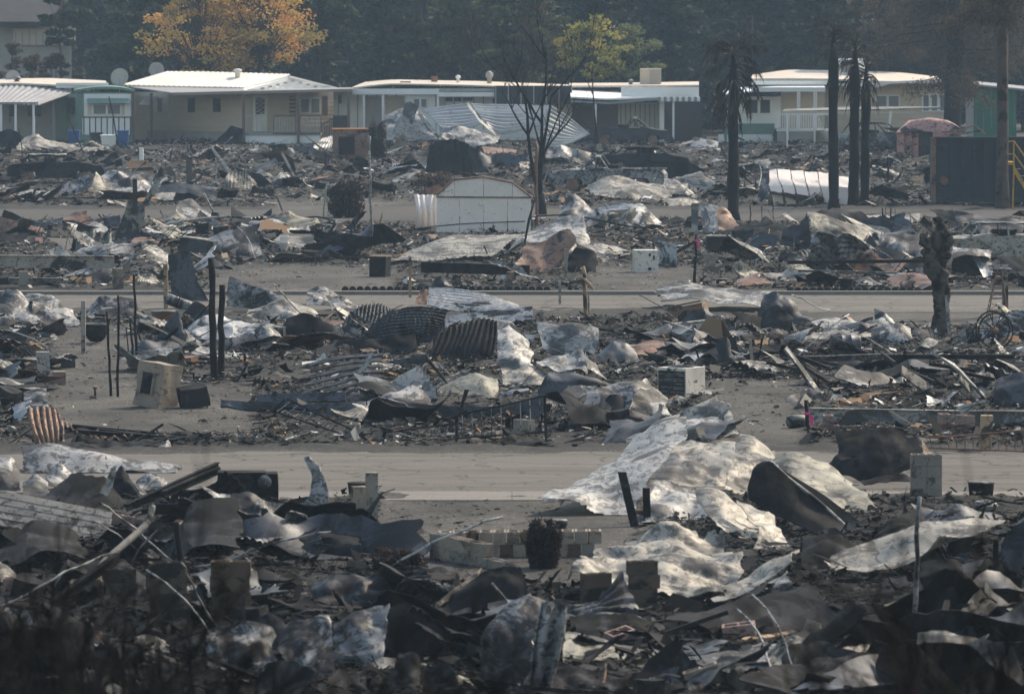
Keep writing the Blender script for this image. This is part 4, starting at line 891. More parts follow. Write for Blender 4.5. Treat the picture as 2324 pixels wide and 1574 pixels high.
S('black sheet painted as shade in the cave of burnt roofing under the tilted hood', D, 745, [[1.6, 1560,560, 1650,570, 1720,620], [0, 1500,720, 1600,742, 1720,735]], 'soot_metal', .08)  # near black sheet stands in for the shade under the hood
S('grey rag of sheet hanging in front of the dark beam', D, 830, [[.3, 985,660, 1100,665, 1215,690], [.1, 1060,690, 1180,730, 1280,760], [0, 1200,740, 1300,770, 1400,790]], 'grey_metal', .05)
S('tan flat mat crumpled before the white dryer', D, 655, [[3.2, 1690,560, 1850,562, 1950,590], [.4, 1730,652, 1830,655, 1945,620]], 'cream_metal', .04)
S('blue grey cabinet door leaning beside the white dryer', D, 710, [[.25, 2128,528, 2252,548], [0, 2135,700, 2252,706]], 'galvanised', .01, tear=.004)
S('corrugated light grey panel ramped up by the wooden post', D, 1010, [[1.6, 610,840, 800,850, 960,880, 1200,960], [0, 600,960, 800,995, 960,1000, 1215,985]], 'galvanised', .03, .5, ('v', 9, .03))
S('dark twisted sheet crown on the corrugated panel', D, 860, [[.6, 555,800, 620,815, 685,765, 770,820], [0, 560,850, 640,850, 700,852, 765,850]], 'blue_steel', .05)
S('pale ribbed panel stretched level across the ruin', D, 1110, [[1.2, 725,1035, 900,1010, 1100,985, 1300,965], [0, 720,1105, 900,1100, 1100,1075, 1300,1060]], 'galvanised', .02, .5, ('v', 7, .03))
S('brown scorched end of the light grey panel', D, 960, [[.4, 555,850, 612,845], [0, 520,945, 598,955]], 'rust_metal', .03)
S('dark ribbed sheet bulging like a barrel in the middle ruin', D, 1190, [[2.0, 60,1040, 150,960, 270,945, 350,975], [.7, 20,1130, 130,1080, 250,1050, 370,1010], [0, 10,1180, 90,1195, 200,1150, 330,1060]], 'blue_steel', .04, .6, ('u', 14, .03))
S('dark blue corrugated arch thrown open in the middle ruin', D, 1260, [[1.6, 350,1000, 470,960, 600,962, 735,985], [.8, 200,1120, 380,1060, 560,1050, 720,1080], [.2, 110,1200, 350,1180, 560,1150, 720,1150], [0, 80,1230, 330,1260, 540,1210, 700,1190]], 'blue_steel', .05, .6, ('v', 15, .03))
S('black sheet painted as shade in the hollow between corrugated sheets in the middle ruin', D, 1290, [[1.0, 30,1200, 200,1190, 380,1150, 520,1160], [0, 30,1270, 200,1290, 380,1290, 540,1270]], 'soot_metal', .10)  # near black sheet gives the hollow its shade by colour
S('grey curled sheet end at the pole pile behind the barrel sheet', D, 1000, [[1.2, -40,905, 60,900, 150,960], [0, -40,1000, 60,1010, 150,1005]], 'grey_metal', .08)
S('big dark ribbed vault of roofing with white lip', D, 1345, [[2.0, 670,1140, 800,1085, 950,1040, 1060,1060], [1.2, 640,1200, 800,1150, 930,1120, 1060,1160], [.4, 600,1290, 760,1250, 900,1230, 1050,1260], [0, 570,1350, 740,1350, 880,1345, 1030,1320]], 'soot_metal', .05, .6, ('u', 12, .03))
S('pale grey crumpled lip flowing over the dark vault', D, 1300, [[1.6, 790,1075, 930,1035, 1060,1045, 1150,1060], [1.0, 820,1110, 940,1080, 1060,1110, 1190,1110], [.7, 680,1140, 900,1110, 1050,1150, 1240,1160]], 'grey_metal', .06)
S('white crumpled column of sheet tumbling from the dark vault', (1, 2), 330, [[1.8, 1075,-60, 1130,-95, 1180,-70, 1250,0], [1.1, 1060,20, 1140,10, 1220,30, 1290,120], [.5, 1060,150, 1140,130, 1230,160, 1290,190], [0, 1090,250, 1180,290, 1280,310, 1360,340]], 'white_metal', .09, 1.2, maxres=60)
S('upright white enamel panel with torn lower edge', D, 1300, [[.5, 1325,1062, 1430,1075, 1540,1070, 1740,1105], [.2, 1345,1150, 1450,1170, 1560,1180, 1735,1210], [0, 1360,1240, 1450,1300, 1560,1270, 1700,1320]], 'white_metal', .04)
S('cream pointed scrap in front of the enamel panel', (1, 2), 330, [[.8, 1310,180, 1400,140, 1540,115, 1640,100], [.3, 1330,190, 1450,190, 1570,190, 1660,180], [0, 1390,220, 1500,240, 1580,215, 1655,260]], 'white_metal', .05)
S('pale ridge sheet falling away behind the black folded sheet', (1, 2), 310, [[.8, 1640,100, 1700,190], [0, 1660,210, 1800,300]], 'grey_metal', .05)
S('dark draped cover slumped beside the cooler unit', D, 1355, [[1.6, 1740,1270, 1830,1190, 1910,1200, 1975,1250], [.6, 1715,1310, 1820,1270, 1900,1270, 2000,1300], [0, 1725,1350, 1830,1358, 1930,1360, 2050,1360]], 'blue_steel', .06)
S('rusty brown strips lying over the draped cover', D, 1310, [[1.4, 1930,1220, 2020,1185, 2170,1190], [0, 1950,1290, 2060,1300, 2190,1285]], 'rust_metal', .05)
E = (1, 2)      # middle, third row
S('black arched mudguard of burnt sheet under the vault', E, 420, [[1.0, 700,330, 830,270, 980,250, 1075,270], [.4, 650,380, 830,320, 980,300, 1085,350], [0, 640,415, 830,420, 980,430, 1060,425]], 'olive_metal', .05)
S('cream tipped sheet scrap by the roof purlins', E, 240, [[1.0, 215,175, 350,165, 460,180, 560,225], [0, 270,215, 380,235, 470,250, 570,245]], 'cream_metal', .04)
S('dark plank like fin pointing into the vault', E, 250, [[.6, 330,170, 470,140, 600,115], [.2, 560,230, 590,190, 610,140]], 'blue_steel', .03)
S('rounded pale sheet rolling out below the column', E, 345, [[1.2, 1130,240, 1230,205, 1400,225, 1490,260], [.4, 1090,270, 1220,255, 1370,280, 1440,290], [0, 1100,310, 1230,335, 1340,340, 1420,335]], 'cream_metal', .06)
S('black folded sheet peaked beside the pale roll', E, 400, [[1.0, 1405,228, 1520,240, 1640,260, 1830,320], [.3, 1360,310, 1500,300, 1620,300, 1800,325], [0, 1330,385, 1420,400, 1480,385, 1560,330]], 'blue_steel', .04)
S('grey inner flap under the black folded sheet', E, 450, [[.8, 1530,325, 1640,318, 1730,330], [0, 1440,440, 1540,455, 1650,400]], 'grey_metal', .05)
S('large mottled grey sheet folded like a wing', E, 600, [[1.8, 1880,305, 1960,288, 2030,285, 2100,330], [1.2, 1680,370, 1850,360, 1935,340, 2010,350], [.5, 1600,480, 1780,490, 1880,550, 1930,480]], 'grey_metal', .05, .8, maxres=56)
S('shaded outer half of the wing like sheet', E, 560, [[1.6, 2030,285, 2110,330, 2200,420], [.6, 1950,370, 2060,400, 2180,470], [0, 1935,480, 2080,520, 2230,520]], 'grey_metal', .05)
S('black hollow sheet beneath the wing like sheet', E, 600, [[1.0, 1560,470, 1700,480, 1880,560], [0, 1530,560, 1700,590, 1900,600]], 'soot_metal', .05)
S('small pale scraps at the foot of the cooler unit', E, 470, [[.8, 2200,430, 2260,395, 2324,400], [0, 2200,460, 2260,470, 2324,470]], 'grey_metal', .05)
S('dark grey boat shaped trough left of the blue rail', E, 470, [[.6, 440,370, 520,345, 600,440], [.2, 500,400, 560,430, 760,470]], 'grey_metal', .04)
Fb = (2, 1)     # right, second row
S('standing sheet with grey and black peeling paint', Fb, 500, [[.8, 180,285, 240,282, 290,300], [0, 200,480, 250,470, 300,470]], 'white_metal', .03)
S('rusty orange standing sheet sloping to the burnt palm', Fb, 470, [[1.0, 285,300, 340,310, 380,350], [0, 300,465, 380,470, 455,462]], 'rust_metal', .04)
S('narrow pale upright strip beside the peeling sheet', Fb, 500, [[.2, 120,285, 175,275], [0, 125,485, 160,490]], 'white_metal', .04)
S('cream mottled long arm of sheet reaching to the peeling sheet', Fb, 300, [[1.0, -60,250, 80,235, 180,275], [0, -60,300, 60,305, 130,310]], 'cream_metal', .05)
S('great olive and black curled sheet open like a sail', Fb, 615, [[1.4, 885,325, 1010,345, 1130,380, 1310,480], [.8, 910,420, 1020,430, 1150,470, 1280,520], [.3, 915,540, 1010,560, 1120,560, 1250,550], [0, 930,605, 1010,615, 1080,600, 1150,570]], 'olive_metal', .10, .9, maxres=56)
S('dark outer leaf of the olive sail sheet', Fb, 600, [[1.0, 790,430, 840,420, 890,340], [0, 800,570, 870,595, 930,600]], 'blue_steel', .05)
S('ribbed rusty sheet folded into a tent below the olive sail', Fb, 660, [[1.2, 1180,545, 1240,560, 1300,480], [0, 1050,630, 1130,655, 1270,610]], 'rust_metal', .03, corr=('u', 9, .02))
S('black sheet painted as shade in the tent opening beside the ribbed rusty sheet', Fb, 665, [[1.0, 1300,480, 1350,560, 1400,610], [0, 1240,640, 1330,660, 1420,660]], 'black_metal', .05)  # black sheet fills the opening in place of its shade
S('crumpled white flecked sheet heap beyond the knobbly tree', Fb, 650, [[1.8, 1350,490, 1450,485, 1530,480, 1690,500], [.8, 1380,560, 1480,545, 1580,540, 1690,560], [0, 1420,640, 1500,645, 1600,645, 1690,640]], 'grey_metal', .10)
S('pale tent of sheet behind the windmill tower', Fb, 800, [[2.2, 1850,570, 1980,575, 2110,600], [1.0, 1845,640, 1970,620, 2100,650]], 'grey_metal', .06)
S('pale leaning leg of the tent by the windmill tower', Fb, 800, [[1.2, 1980,625, 2050,640, 2110,650], [0, 2060,770, 2095,790, 2115,760]], 'galvanised', .03)
S('dark hanging wall beneath the pale tent', Fb, 790, [[2.6, 1850,600, 1980,600, 2100,630], [2.2, 1840,770, 1980,790, 2080,790]], 'black_metal', .05)
S('black roof scraps heaped before the dumpster', Fb, 420, [[1.6, 1700,330, 1840,320, 1880,330], [.6, 1740,360, 1850,350, 1880,350], [0, 1760,400, 1850,412, 1880,410]], 'black_metal', .05)
S('long dark crumpled sheet before the dumpster', Fb, 490, [[2.0, 1870,330, 2030,350, 2190,375, 2324,400], [0, 1880,470, 2030,485, 2190,490, 2324,480]], 'blue_steel', .08)
S('pale olive flat panel lying before the palms', Fb, 440, [[3.2, 1290,352, 1450,350, 1640,355], [0, 1260,415, 1450,430, 1620,430]], 'cream_metal', .05)
S('two tilted slate coloured sheets behind cinder blocks', Fb, 600, [[.4, 525,490, 600,468, 700,500], [0, 505,575, 610,605, 690,545]], 'blue_steel', .03)
S('black slumped box sheet beside the slate panels', Fb, 560, [[.6, 385,465, 460,460, 540,455], [0, 400,545, 440,560, 530,500]], 'black_metal', .04)
S('slate fin with pale edge left of the olive sail', Fb, 590, [[.3, 730,450, 790,425], [0, 705,560, 800,585]], 'blue_steel', .04)
S('long grey blanket of sheet sweeping down to the road', Fb, 1010, [[4.2, -120,840, 100,815, 330,822, 560,855, 700,880], [2.4, -120,900, 80,880, 300,890, 520,900, 760,950], [.6, -60,935, 120,920, 330,970, 560,950, 860,1030]], 'grey_metal', .10, .7, maxres=64)
S('dark sheer fall of sheet at the end of the grey blanket', Fb, 1085, [[1.4, 600,890, 680,865, 740,900, 830,1000], [.4, 560,1000, 700,960, 800,1000, 930,1060], [0, 570,1080, 700,1085, 830,1085, 940,1060]], 'blue_steel', .05)
S('black basket shaped sheet under the grey blanket', Fb, 1175, [[.8, 600,1000, 690,960, 790,1040], [.2, 580,1090, 690,1070, 790,1090], [0, 600,1165, 690,1175, 775,1150]], 'black_metal', .05)
S('pale rumpled sheet lying before the far road', Fb, 1140, [[2.4, 900,1060, 980,1040, 1100,1050, 1230,1060], [.6, 930,1090, 1040,1080, 1140,1085, 1230,1100], [0, 960,1120, 1050,1138, 1130,1135, 1210,1130]], 'white_metal', .08)
S('upright torn fin catching light by the far road', Fb, 1100, [[.3, 1330,972, 1390,1000, 1450,1045], [0, 1335,1085, 1400,1090, 1480,1095]], 'grey_metal', .03)
S('dark crumpled scrap behind the upright fin', Fb, 1110, [[.6, 1220,1070, 1280,1040, 1325,1030], [0, 1220,1105, 1290,1112, 1330,1100]], 'black_metal', .05)
S('rounded dull metal hump like a buried boulder', Fb, 1225, [[1.0, 1320,1130, 1400,1080, 1500,1072, 1575,1120], [.3, 1305,1170, 1400,1130, 1500,1120, 1580,1160], [0, 1310,1210, 1400,1225, 1490,1220, 1590,1190]], 'grey_metal', .03)
S('spiky dark sheet fragments beyond the metal hump', Fb, 1200, [[.8, 1480,1190, 1600,1110, 1720,1120], [0, 1480,1215, 1600,1205, 1740,1200]], 'grey_metal', .04)
H = (2, 2)      # right, third row
S('round white dented tank skin beside the cooler unit', H, 170, [[1.0, 110,40, 200,30, 290,60], [.3, 100,110, 190,80, 290,100], [0, 110,160, 190,170, 290,165]], 'white_metal', .05)
S('dark curved tank end beside the white dented skin', H, 240, [[.8, 290,50, 350,-10, 385,60], [.2, 300,150, 350,130, 390,150], [0, 310,215, 350,238, 385,225]], 'blue_steel', .03)
S('dark mottled boulder like sheet at the right edge', H, 480, [[1.2, 2150,280, 2230,250, 2380,245], [.4, 2110,360, 2230,350, 2380,330], [0, 2120,460, 2230,480, 2380,480]], 'blue_steel', .06)
S('bent grey strip sagging over the white steel beam', H, 480, [[.4, 1670,390, 1760,420, 1835,400], [0, 1680,455, 1760,480, 1830,450]], 'galvanised', .03)
S('cream flat lozenge panel lying by the wheel', (2, 1), 1260, [[1.6, 1620,1215, 1690,1170, 1755,1195], [0, 1640,1230, 1700,1240, 1750,1215]], 'cream_metal', .02)
# the great white heap by the near road
S('upper white sheet of the great crumpled heap', H, 690, [[2.6, -60,540, 60,505, 200,500, 385,475], [1.6, -150,620, 40,580, 220,575, 400,560], [.8, -260,720, -60,690, 200,680, 430,660]], 'white_metal', .09, 1.2, maxres=64)
S('long white skirt of the great heap sliding onto the road', (1, 2), 1185, [[4.6, 2050,640, 2150,590, 2260,530, 2330,510], [3.0, 1750,850, 1950,790, 2100,730, 2300,690], [1.2, 1500,1010, 1750,970, 1950,930, 2100,900], [0, 1330,1085, 1560,1100, 1720,1170, 1950,1180]], 'white_metal', .07, .9, maxres=72)
S('cream peaked shoulder of the great crumpled heap', H, 1000, [[2.4, -60,720, 120,700, 300,695, 460,665], [1.4, -120,800, 40,790, 250,800, 420,770], [.6, -110,900, 60,880, 220,900, 380,900], [.1, -100,980, 40,985, 200,1020, 340,1010]], 'cream_metal', .13, 1.1, maxres=64)
S('cream right flank of the great heap with dark folds', H, 1080, [[2.4, 440,670, 520,690, 620,740, 730,790], [1.4, 400,780, 500,790, 600,830, 660,850], [.6, 370,900, 450,920, 520,930, 580,940], [0, 330,1030, 400,1060, 450,1075, 500,1070]], 'cream_metal', .09, 1.1, maxres=60)
S('thick cream roll of sheet folding down the great heap', H, 1340, [[1.8, 150,1050, 230,1020, 320,1045, 400,1110], [1.2, 180,1120, 270,1080, 380,1120, 520,1200], [.5, 230,1200, 330,1180, 450,1230, 600,1290], [0, 290,1260, 400,1300, 520,1340, 680,1345]], 'cream_metal', .06, 1.0, maxres=64)
I = (2, 3)
S('broad rumpled silver cream apron of the great heap', (1, 3), 790, [[3.6, 1900,360, 2080,310, 2260,290, 2420,330, 2560,330], [2.4, 1700,420, 1950,400, 2180,380, 2400,420, 2640,470], [1.2, 1600,500, 1850,520, 2120,520, 2380,560, 2700,520], [.2, 1560,600, 1800,610, 2060,660, 2320,720, 2560,700]], 'cream_metal', .12, 1.3, maxres=84)
S('thick folded lower edge of the great heap', I, 800, [[1.2, 400,600, 560,540, 700,440, 830,400], [.5, 250,710, 460,650, 640,560, 800,430], [0, 200,760, 420,740, 640,620, 790,480]], 'cream_metal', .05, maxres=56)
S('pale middle fold between roll and shoulder of the great heap', H, 1240, [[1.8, -120,1000, 30,1020, 180,1050, 260,1030], [1.0, -160,1100, 0,1110, 120,1140, 220,1130], [.3, -200,1230, -40,1250, 80,1240, 240,1210], [0, -220,1330, -60,1345, 100,1340, 330,1330]], 'white_metal', .10, 1.2, maxres=56)
S('greenish grey sheet draped over the dark trough', H, 1200, [[2.2, 640,800, 760,770, 860,810, 1060,890], [1.4, 640,890, 780,890, 960,920, 1180,1000], [.6, 760,960, 900,1000, 1080,1060, 1290,1080], [0, 960,1080, 1080,1130, 1200,1180, 1380,1130]], 'olive_metal', .08, maxres=60)
S('huge black crumpled sheet standing behind the dark trough', H, 960, [[1.6, 1080,640, 1220,606, 1400,620, 1620,660], [1.0, 1090,730, 1240,700, 1420,710, 1660,740], [.4, 1090,850, 1240,850, 1420,830, 1660,810], [0, 1010,900, 1250,960, 1450,945, 1610,860]], 'soot_metal', .14, 1.0, maxres=64)
S('curved black lip below the huge black sheet', H, 1000, [[.8, 1000,890, 1060,800, 1160,750], [.2, 1030,900, 1120,830, 1200,790]], 'soot_metal', .03)
S('tan torn edge at the right of the huge black sheet', H, 870, [[.4, 1640,680, 1700,750, 1745,820], [0, 1640,800, 1690,850, 1740,860]], 'rust_metal', .04)
S('long curved black rib sheet reaching to the block pier', H, 1010, [[.4, 1240,960, 1420,920, 1560,920, 1690,980], [0, 1260,990, 1420,960, 1560,960, 1680,995]], 'soot_metal', .02)
S('gleaming cream sheet bent like a slide at the right front', I, 640, [[1.6, 1500,300, 1650,230, 1800,235, 2000,240, 2200,230], [.9, 1040,420, 1350,420, 1550,330, 1780,260, 2190,255], [.5, 1045,500, 1330,490, 1550,400, 1760,340, 2000,310], [0, 1070,560, 1250,580, 1480,530, 1620,470, 1760,330]], 'cream_metal', .03, .7, maxres=72)
S('dark inner slope behind the cream slide sheet', I, 420, [[1.8, 1450,200, 1560,160, 1700,210], [.2, 1260,400, 1400,330, 1620,250]], 'char_wood', .08)
S('smooth dark slab leaning at the right front edge', I, 600, [[.6, 2200,300, 2270,230, 2400,200], [.2, 2170,400, 2270,380, 2400,360], [0, 2190,560, 2280,590, 2400,600]], 'blue_steel', .03)
S('black curved hood under the cream slide sheet', I, 700, [[1.0, 1620,500, 1750,450, 1900,470], [.3, 1580,600, 1740,560, 1930,560], [0, 1620,690, 1760,700, 1900,680]], 'soot_metal', .03)
# left front
J = (0, 2)
S('rust brown corrugated panel standing left of the near road', J, 735, [[.8, 175,480, 250,470, 330,475, 385,510], [.3, 200,590, 270,590, 350,600, 420,600], [0, 255,720, 310,730, 370,725, 420,710]], 'rust_metal', .02, .6, ('u', 6, .03))
S('orange corrugated sheet lying fanned beside the rust panel', J, 715, [[2.2, 395,560, 500,600, 640,650, 880,650], [0, 430,710, 540,712, 680,690, 880,665]], 'rust_metal', .02, .6, ('u', 11, .05))
S('black torn sheet under the orange corrugated sheet', J, 750, [[1.0, 400,700, 650,705, 900,690, 1100,680], [0, 380,735, 620,750, 860,745, 1090,690]], 'black_metal', .03)
S('grey twisted rag of sheet behind the rust panel', J, 560, [[1.0, 160,370, 250,340, 310,340], [.3, 160,440, 240,420, 320,430], [0, 170,520, 250,480, 320,470]], 'grey_metal', .08)
S('pale folded sheet propped at the left edge', J, 600, [[.6, 90,470, 160,430, 210,430], [0, 90,600, 130,580, 180,500]], 'galvanised', .04)
S('small grey pyramid of sheet by the near road', J, 760, [[.5, 1070,720, 1110,680, 1140,740], [0, 1020,755, 1090,762, 1150,755]], 'grey_metal', .02)
S('long grey roll of sheet lying across the left front', J, 910, [[1.6, 130,715, 330,710, 600,770, 900,800, 1200,860], [.8, 150,790, 380,770, 640,790, 900,820, 1190,880], [.1, 170,910, 400,905, 640,900, 880,890, 1160,890]], 'grey_metal', .05, .6, maxres=64)
S('dark pointed sheet with pale face below the long roll', J, 1020, [[.8, 330,900, 390,832, 480,900, 590,990], [0, 300,990, 400,1010, 490,1015, 600,1020]], 'grey_metal', .06)
S('pale crumpled scraps between the pointed sheets', J, 1080, [[1.0, 600,940, 680,920, 780,900], [0, 600,1010, 690,1020, 740,960]], 'cream_metal', .07)
S('black peaked sheet in the left front ruin', J, 1090, [[.6, 740,920, 800,850, 850,930], [.2, 750,1010, 830,980, 950,1060], [0, 760,1080, 850,1090, 960,1075]], 'black_metal', .04)
S('curved pale horn of metal rising in the left front', J, 1140, [[.3, 740,860, 775,845], [.2, 690,980, 745,990], [.1, 640,1060, 700,1080], [0, 605,1125, 660,1140]], 'cream_metal', .03)
S('tan dented cap of sheet beside the plank wall', J, 1120, [[.8, 300,1050, 390,1005, 450,1020, 530,1070], [0, 290,1080, 390,1110, 470,1120, 570,1120]], 'cream_metal', .04)
S('dark rounded sheet arching behind the curved horn', J, 1080, [[1.0, 900,960, 970,910, 1060,920, 1110,960], [0, 920,1050, 990,1070, 1060,1060, 1110,1030]], 'grey_metal', .05)
S('large grey sheet curling down like a hammock', J, 1350, [[.8, 1330,985, 1440,1020, 1640,1015, 1800,1080, 1960,1150], [.5, 1420,1080, 1540,1090, 1690,1110, 1820,1160, 1980,1180], [.2, 1530,1200, 1620,1220, 1740,1230, 1850,1240, 1960,1230], [0, 1640,1340, 1700,1350, 1760,1340, 1860,1290, 1930,1270]], 'grey_metal', .06, .9, maxres=64)
S('tall curled tongue of sheet rising against the road', J, 1200, [[.4, 2010,800, 2050,795, 2090,860], [.3, 2060,900, 2110,890, 2150,940], [.2, 2060,1040, 2110,1010, 2180,1030], [.1, 1970,1150, 2050,1140, 2170,1090], [0, 1920,1190, 2000,1200, 2090,1190]], 'grey_metal', .05, maxres=56)
S('weathered black wall of sheet at the far left front', J, 1060, [[1.2, -60,800, 40,790, 120,870], [.3, -60,920, 60,930, 130,960], [0, -60,1010, 60,1020, 140,1010]], 'grey_metal', .10)
# bottom row
K = (1, 3); M_ = (0, 3)
S('blue white scorched drum skin at the bottom', K, 800, [[1.2, -150,620, 0,575, 150,570, 320,590], [.6, -170,680, 0,650, 180,640, 380,690], [0, -150,760, 60,780, 220,790, 400,740]], 'blue_steel', .06, maxres=56)
S('white stained sheet wall standing at the bottom', M_, 1240, [[1.0, 1380,930, 1620,880, 1780,920, 1820,980], [.5, 1370,1020, 1600,1000, 1760,1020, 1820,1060], [0, 1380,1200, 1600,1220, 1760,1240, 1850,1230]], 'grey_metal', .06, maxres=56)
S('bulging white stained sheet with dark tears at the bottom', M_, 1250, [[1.0, 1840,980, 1960,870, 2080,830, 2180,860], [.5, 1840,1080, 1960,1020, 2080,1000, 2200,1000], [0, 1900,1220, 2010,1240, 2120,1250, 2220,1230]], 'grey_metal', .07, maxres=56)
S('white bulging tank skin with rust streaks at the bottom', K, 1200, [[1.0, -10,900, 120,810, 240,770, 350,760], [.5, -20,1020, 120,960, 230,930, 330,930], [0, 0,1180, 110,1200, 210,1190, 300,1150]], 'grey_metal', .05, maxres=56)
S('black heavy curtain of sheet right of the white tank skin', K, 1150, [[.8, 360,770, 460,740, 580,800, 690,900], [.3, 320,900, 460,880, 600,930, 740,1000], [0, 310,1080, 460,1130, 620,1150, 750,1100]], 'soot_metal', .06)
S('black roof shaped sheet with tan edge at the bottom', K, 900, [[1.4, 830,640, 960,560, 1080,520, 1210,500], [.9, 760,700, 960,640, 1150,630, 1260,680], [.2, 690,830, 900,900, 1000,890, 1130,800]], 'soot_metal', .03, maxres=56)
S('tan board like sheet edge sloping at the bottom', K, 830, [[.3, 590,790, 740,700, 870,600, 960,520], [.1, 600,820, 740,740, 860,640, 950,560]], 'raw_wood', .02)
S('blue grey flat sheet in shade at the bottom', K, 1010, [[.8, 680,830, 800,870, 930,920], [0, 700,980, 820,1000, 940,1010]], 'blue_steel', .05)
S('white and blue torn drum standing at the bottom', K, 1370, [[1.0, 1130,770, 1230,710, 1350,730, 1480,740], [.6, 980,960, 1120,900, 1260,880, 1340,860], [.3, 940,1050, 1080,1030, 1220,1020, 1300,1000], [0, 960,1280, 1080,1370, 1200,1400, 1270,1330]], 'grey_metal', .09, 1.0, maxres=64)
S('dark ribbed gutter sheet leaning on the torn drum', K, 1360, [[.3, 1360,740, 1430,750, 1530,770], [.1, 1310,1000, 1390,1020, 1500,1010], [0, 1270,1340, 1330,1400, 1410,1340]], 'grey_metal', .02, corr=('u', 2, .06))
S('green flaked dark car bonnet like sheet at the bottom', K, 1200, [[1.6, 1520,960, 1700,980, 1900,1030, 2160,1090], [.7, 1500,1060, 1700,1100, 1900,1140, 2150,1190], [0, 1480,1140, 1690,1190, 1900,1240, 2150,1280]], 'olive_metal', .04, maxres=56)
S('black long roof sheet over the green flaked sheet', K, 1010, [[1.6, 1540,840, 1700,830, 1950,840, 2180,900], [.4, 1540,900, 1760,920, 2000,1000, 2324,1060], [0, 1530,960, 1740,990, 2000,1060, 2324,1130]], 'black_metal', .05, maxres=56)
S('pale half buried dish of sheet in the bottom corner litter', M_, 1160, [[1.4, 880,970, 960,970, 1040,985, 1120,1040], [0, 900,1030, 980,1110, 1050,1150, 1110,1140]], 'cream_metal', .03)
S('flat ribbed sheet gleaming between blocks', M_, 780, [[2.4, 1220,640, 1320,645, 1440,640], [0, 1230,770, 1330,775, 1440,760]], 'galvanised', .02, corr=('v', 6, .03))
S('pale oval lid of sheet at the bottom right', I, 850, [[1.8, 560,740, 700,730, 820,740, 960,790], [0, 590,840, 700,848, 800,850, 950,800]], 'grey_metal', .03)
S('dark mottled sheet field at the bottom right', I, 1000, [[2.4, 350,840, 520,850, 700,870, 900,900], [0, 360,960, 520,1000, 720,1010, 900,960]], 'grey_metal', .14, 1.2, maxres=56)
S('black ridge of sheet beside the oval lid', I, 900, [[1.2, 780,860, 900,810, 1010,790], [0, 800,900, 920,905, 1030,870]], 'black_metal', .05)
S('black tent sheet before the cream slide', I, 830, [[1.0, 1110,800, 1250,770, 1390,760], [0, 1170,820, 1280,835, 1400,830]], 'black_metal', .04)
S('round black tyre shaped lid with cream disc', I, 850, [[1.0, 1390,760, 1460,735, 1560,740, 1640,790], [0, 1420,800, 1480,845, 1560,850, 1640,830]], 'cream_metal', .02)
S('pale long tongue of sheet at the bottom right edge', I, 1110, [[1.6, 1830,850, 1950,830, 2050,850, 2160,960], [.8, 1900,890, 2010,890, 2100,940, 2200,1020], [0, 2100,1020, 2180,1060, 2260,1090, 2380,1110]], 'white_metal', .05)
S('brown mottled crumpled sheet in the lower right', I, 1180, [[1.8, 380,1090, 560,1060, 740,1020, 900,1030], [.6, 440,1110, 600,1110, 760,1090, 900,1100], [0, 460,1150, 620,1180, 780,1170, 900,1150]], 'cream_metal', .10)
S('dark heap of sheets at the bottom right corner', I, 1340, [[2.4, 900,1130, 1100,1090, 1300,1080, 1500,1120], [.8, 900,1220, 1120,1200, 1320,1200, 1500,1230], [0, 900,1330, 1120,1340, 1320,1350, 1500,1340]], 'black_metal', .16, 1.0, maxres=60)
S('mottled grey heap of sheets in the right corner', I, 1330, [[2.2, 1620,960, 1760,930, 1880,960, 2060,1040], [.8, 1620,1110, 1780,1080, 1900,1090, 2060,1140], [0, 1640,1240, 1800,1300, 1920,1320, 2080,1320]], 'grey_metal', .16, 1.3, maxres=60)
S('charred flap of roofing in the bottom left corner', M_, 760, [[1.0, 500,740, 600,700, 700,760], [0, 510,860, 620,900, 720,850]], 'black_metal', .05)
S('pale crushed sheet at the left front edge', M_, 680, [[.8, -60,470, 40,500, 110,590], [0, -60,670, 30,690, 110,650]], 'cream_metal', .08)
S('curved black roofing fold at the left edge bottom', M_, 1330, [[1.4, 200,1000, 400,960, 600,1010], [.4, 150,1120, 400,1100, 640,1140], [0, 180,1300, 420,1340, 640,1300]], 'black_metal', .12)
S('tan curled lip of sheet at the bottom middle', K, 1240, [[.6, 200,1170, 300,1120, 400,1130], [0, 220,1210, 300,1220, 380,1180]], 'cream_metal', .04)
S('grey trough sheet in shade at the bottom middle', K, 1380, [[.6, 420,1090, 520,1080, 600,1250], [0, 300,1370, 450,1390, 620,1380]], 'grey_metal', .05)
S('torn scalloped tan sheet at the bottom middle', K, 1300, [[.6, 560,1150, 640,1180, 690,1240], [0, 570,1260, 640,1290, 690,1290]], 'cream_metal', .04)
S('crumpled grey cap beside the torn drum', K, 1380, [[.8, 740,1280, 820,1230, 900,1260], [0, 740,1370, 830,1390, 920,1370]], 'cream_metal', .06)

# more sheets binding the near heaps together
S('long mottled sheet lying between apron and cream slide', I, 560, [[2.0, 860,330, 1000,300, 1150,330, 1260,400], [.8, 840,430, 980,400, 1100,430, 1180,480], [0, 860,520, 990,540, 1090,560, 1160,560]], 'black_metal', .08)
S('grey buckled sheet below the thick folded lower edge', I, 760, [[2.2, 260,760, 420,720, 600,640, 760,560], [.8, 300,800, 470,770, 640,720, 800,650], [0, 320,850, 480,840, 660,800, 830,740]], 'grey_metal', .07)
S('dark slate sheet sagging before the oval lid', I, 1010, [[2.0, 520,880, 680,860, 840,890, 980,930], [0, 540,980, 700,1010, 850,1000, 990,990]], 'blue_steel', .08)
S('pale speckled sheet spread before the tall slender pole', I, 1120, [[2.4, 1080,940, 1220,900, 1380,920, 1530,980], [1.0, 1060,1030, 1220,1000, 1390,1010, 1540,1060], [0, 1080,1100, 1230,1120, 1390,1120, 1540,1110]], 'grey_metal', .08)
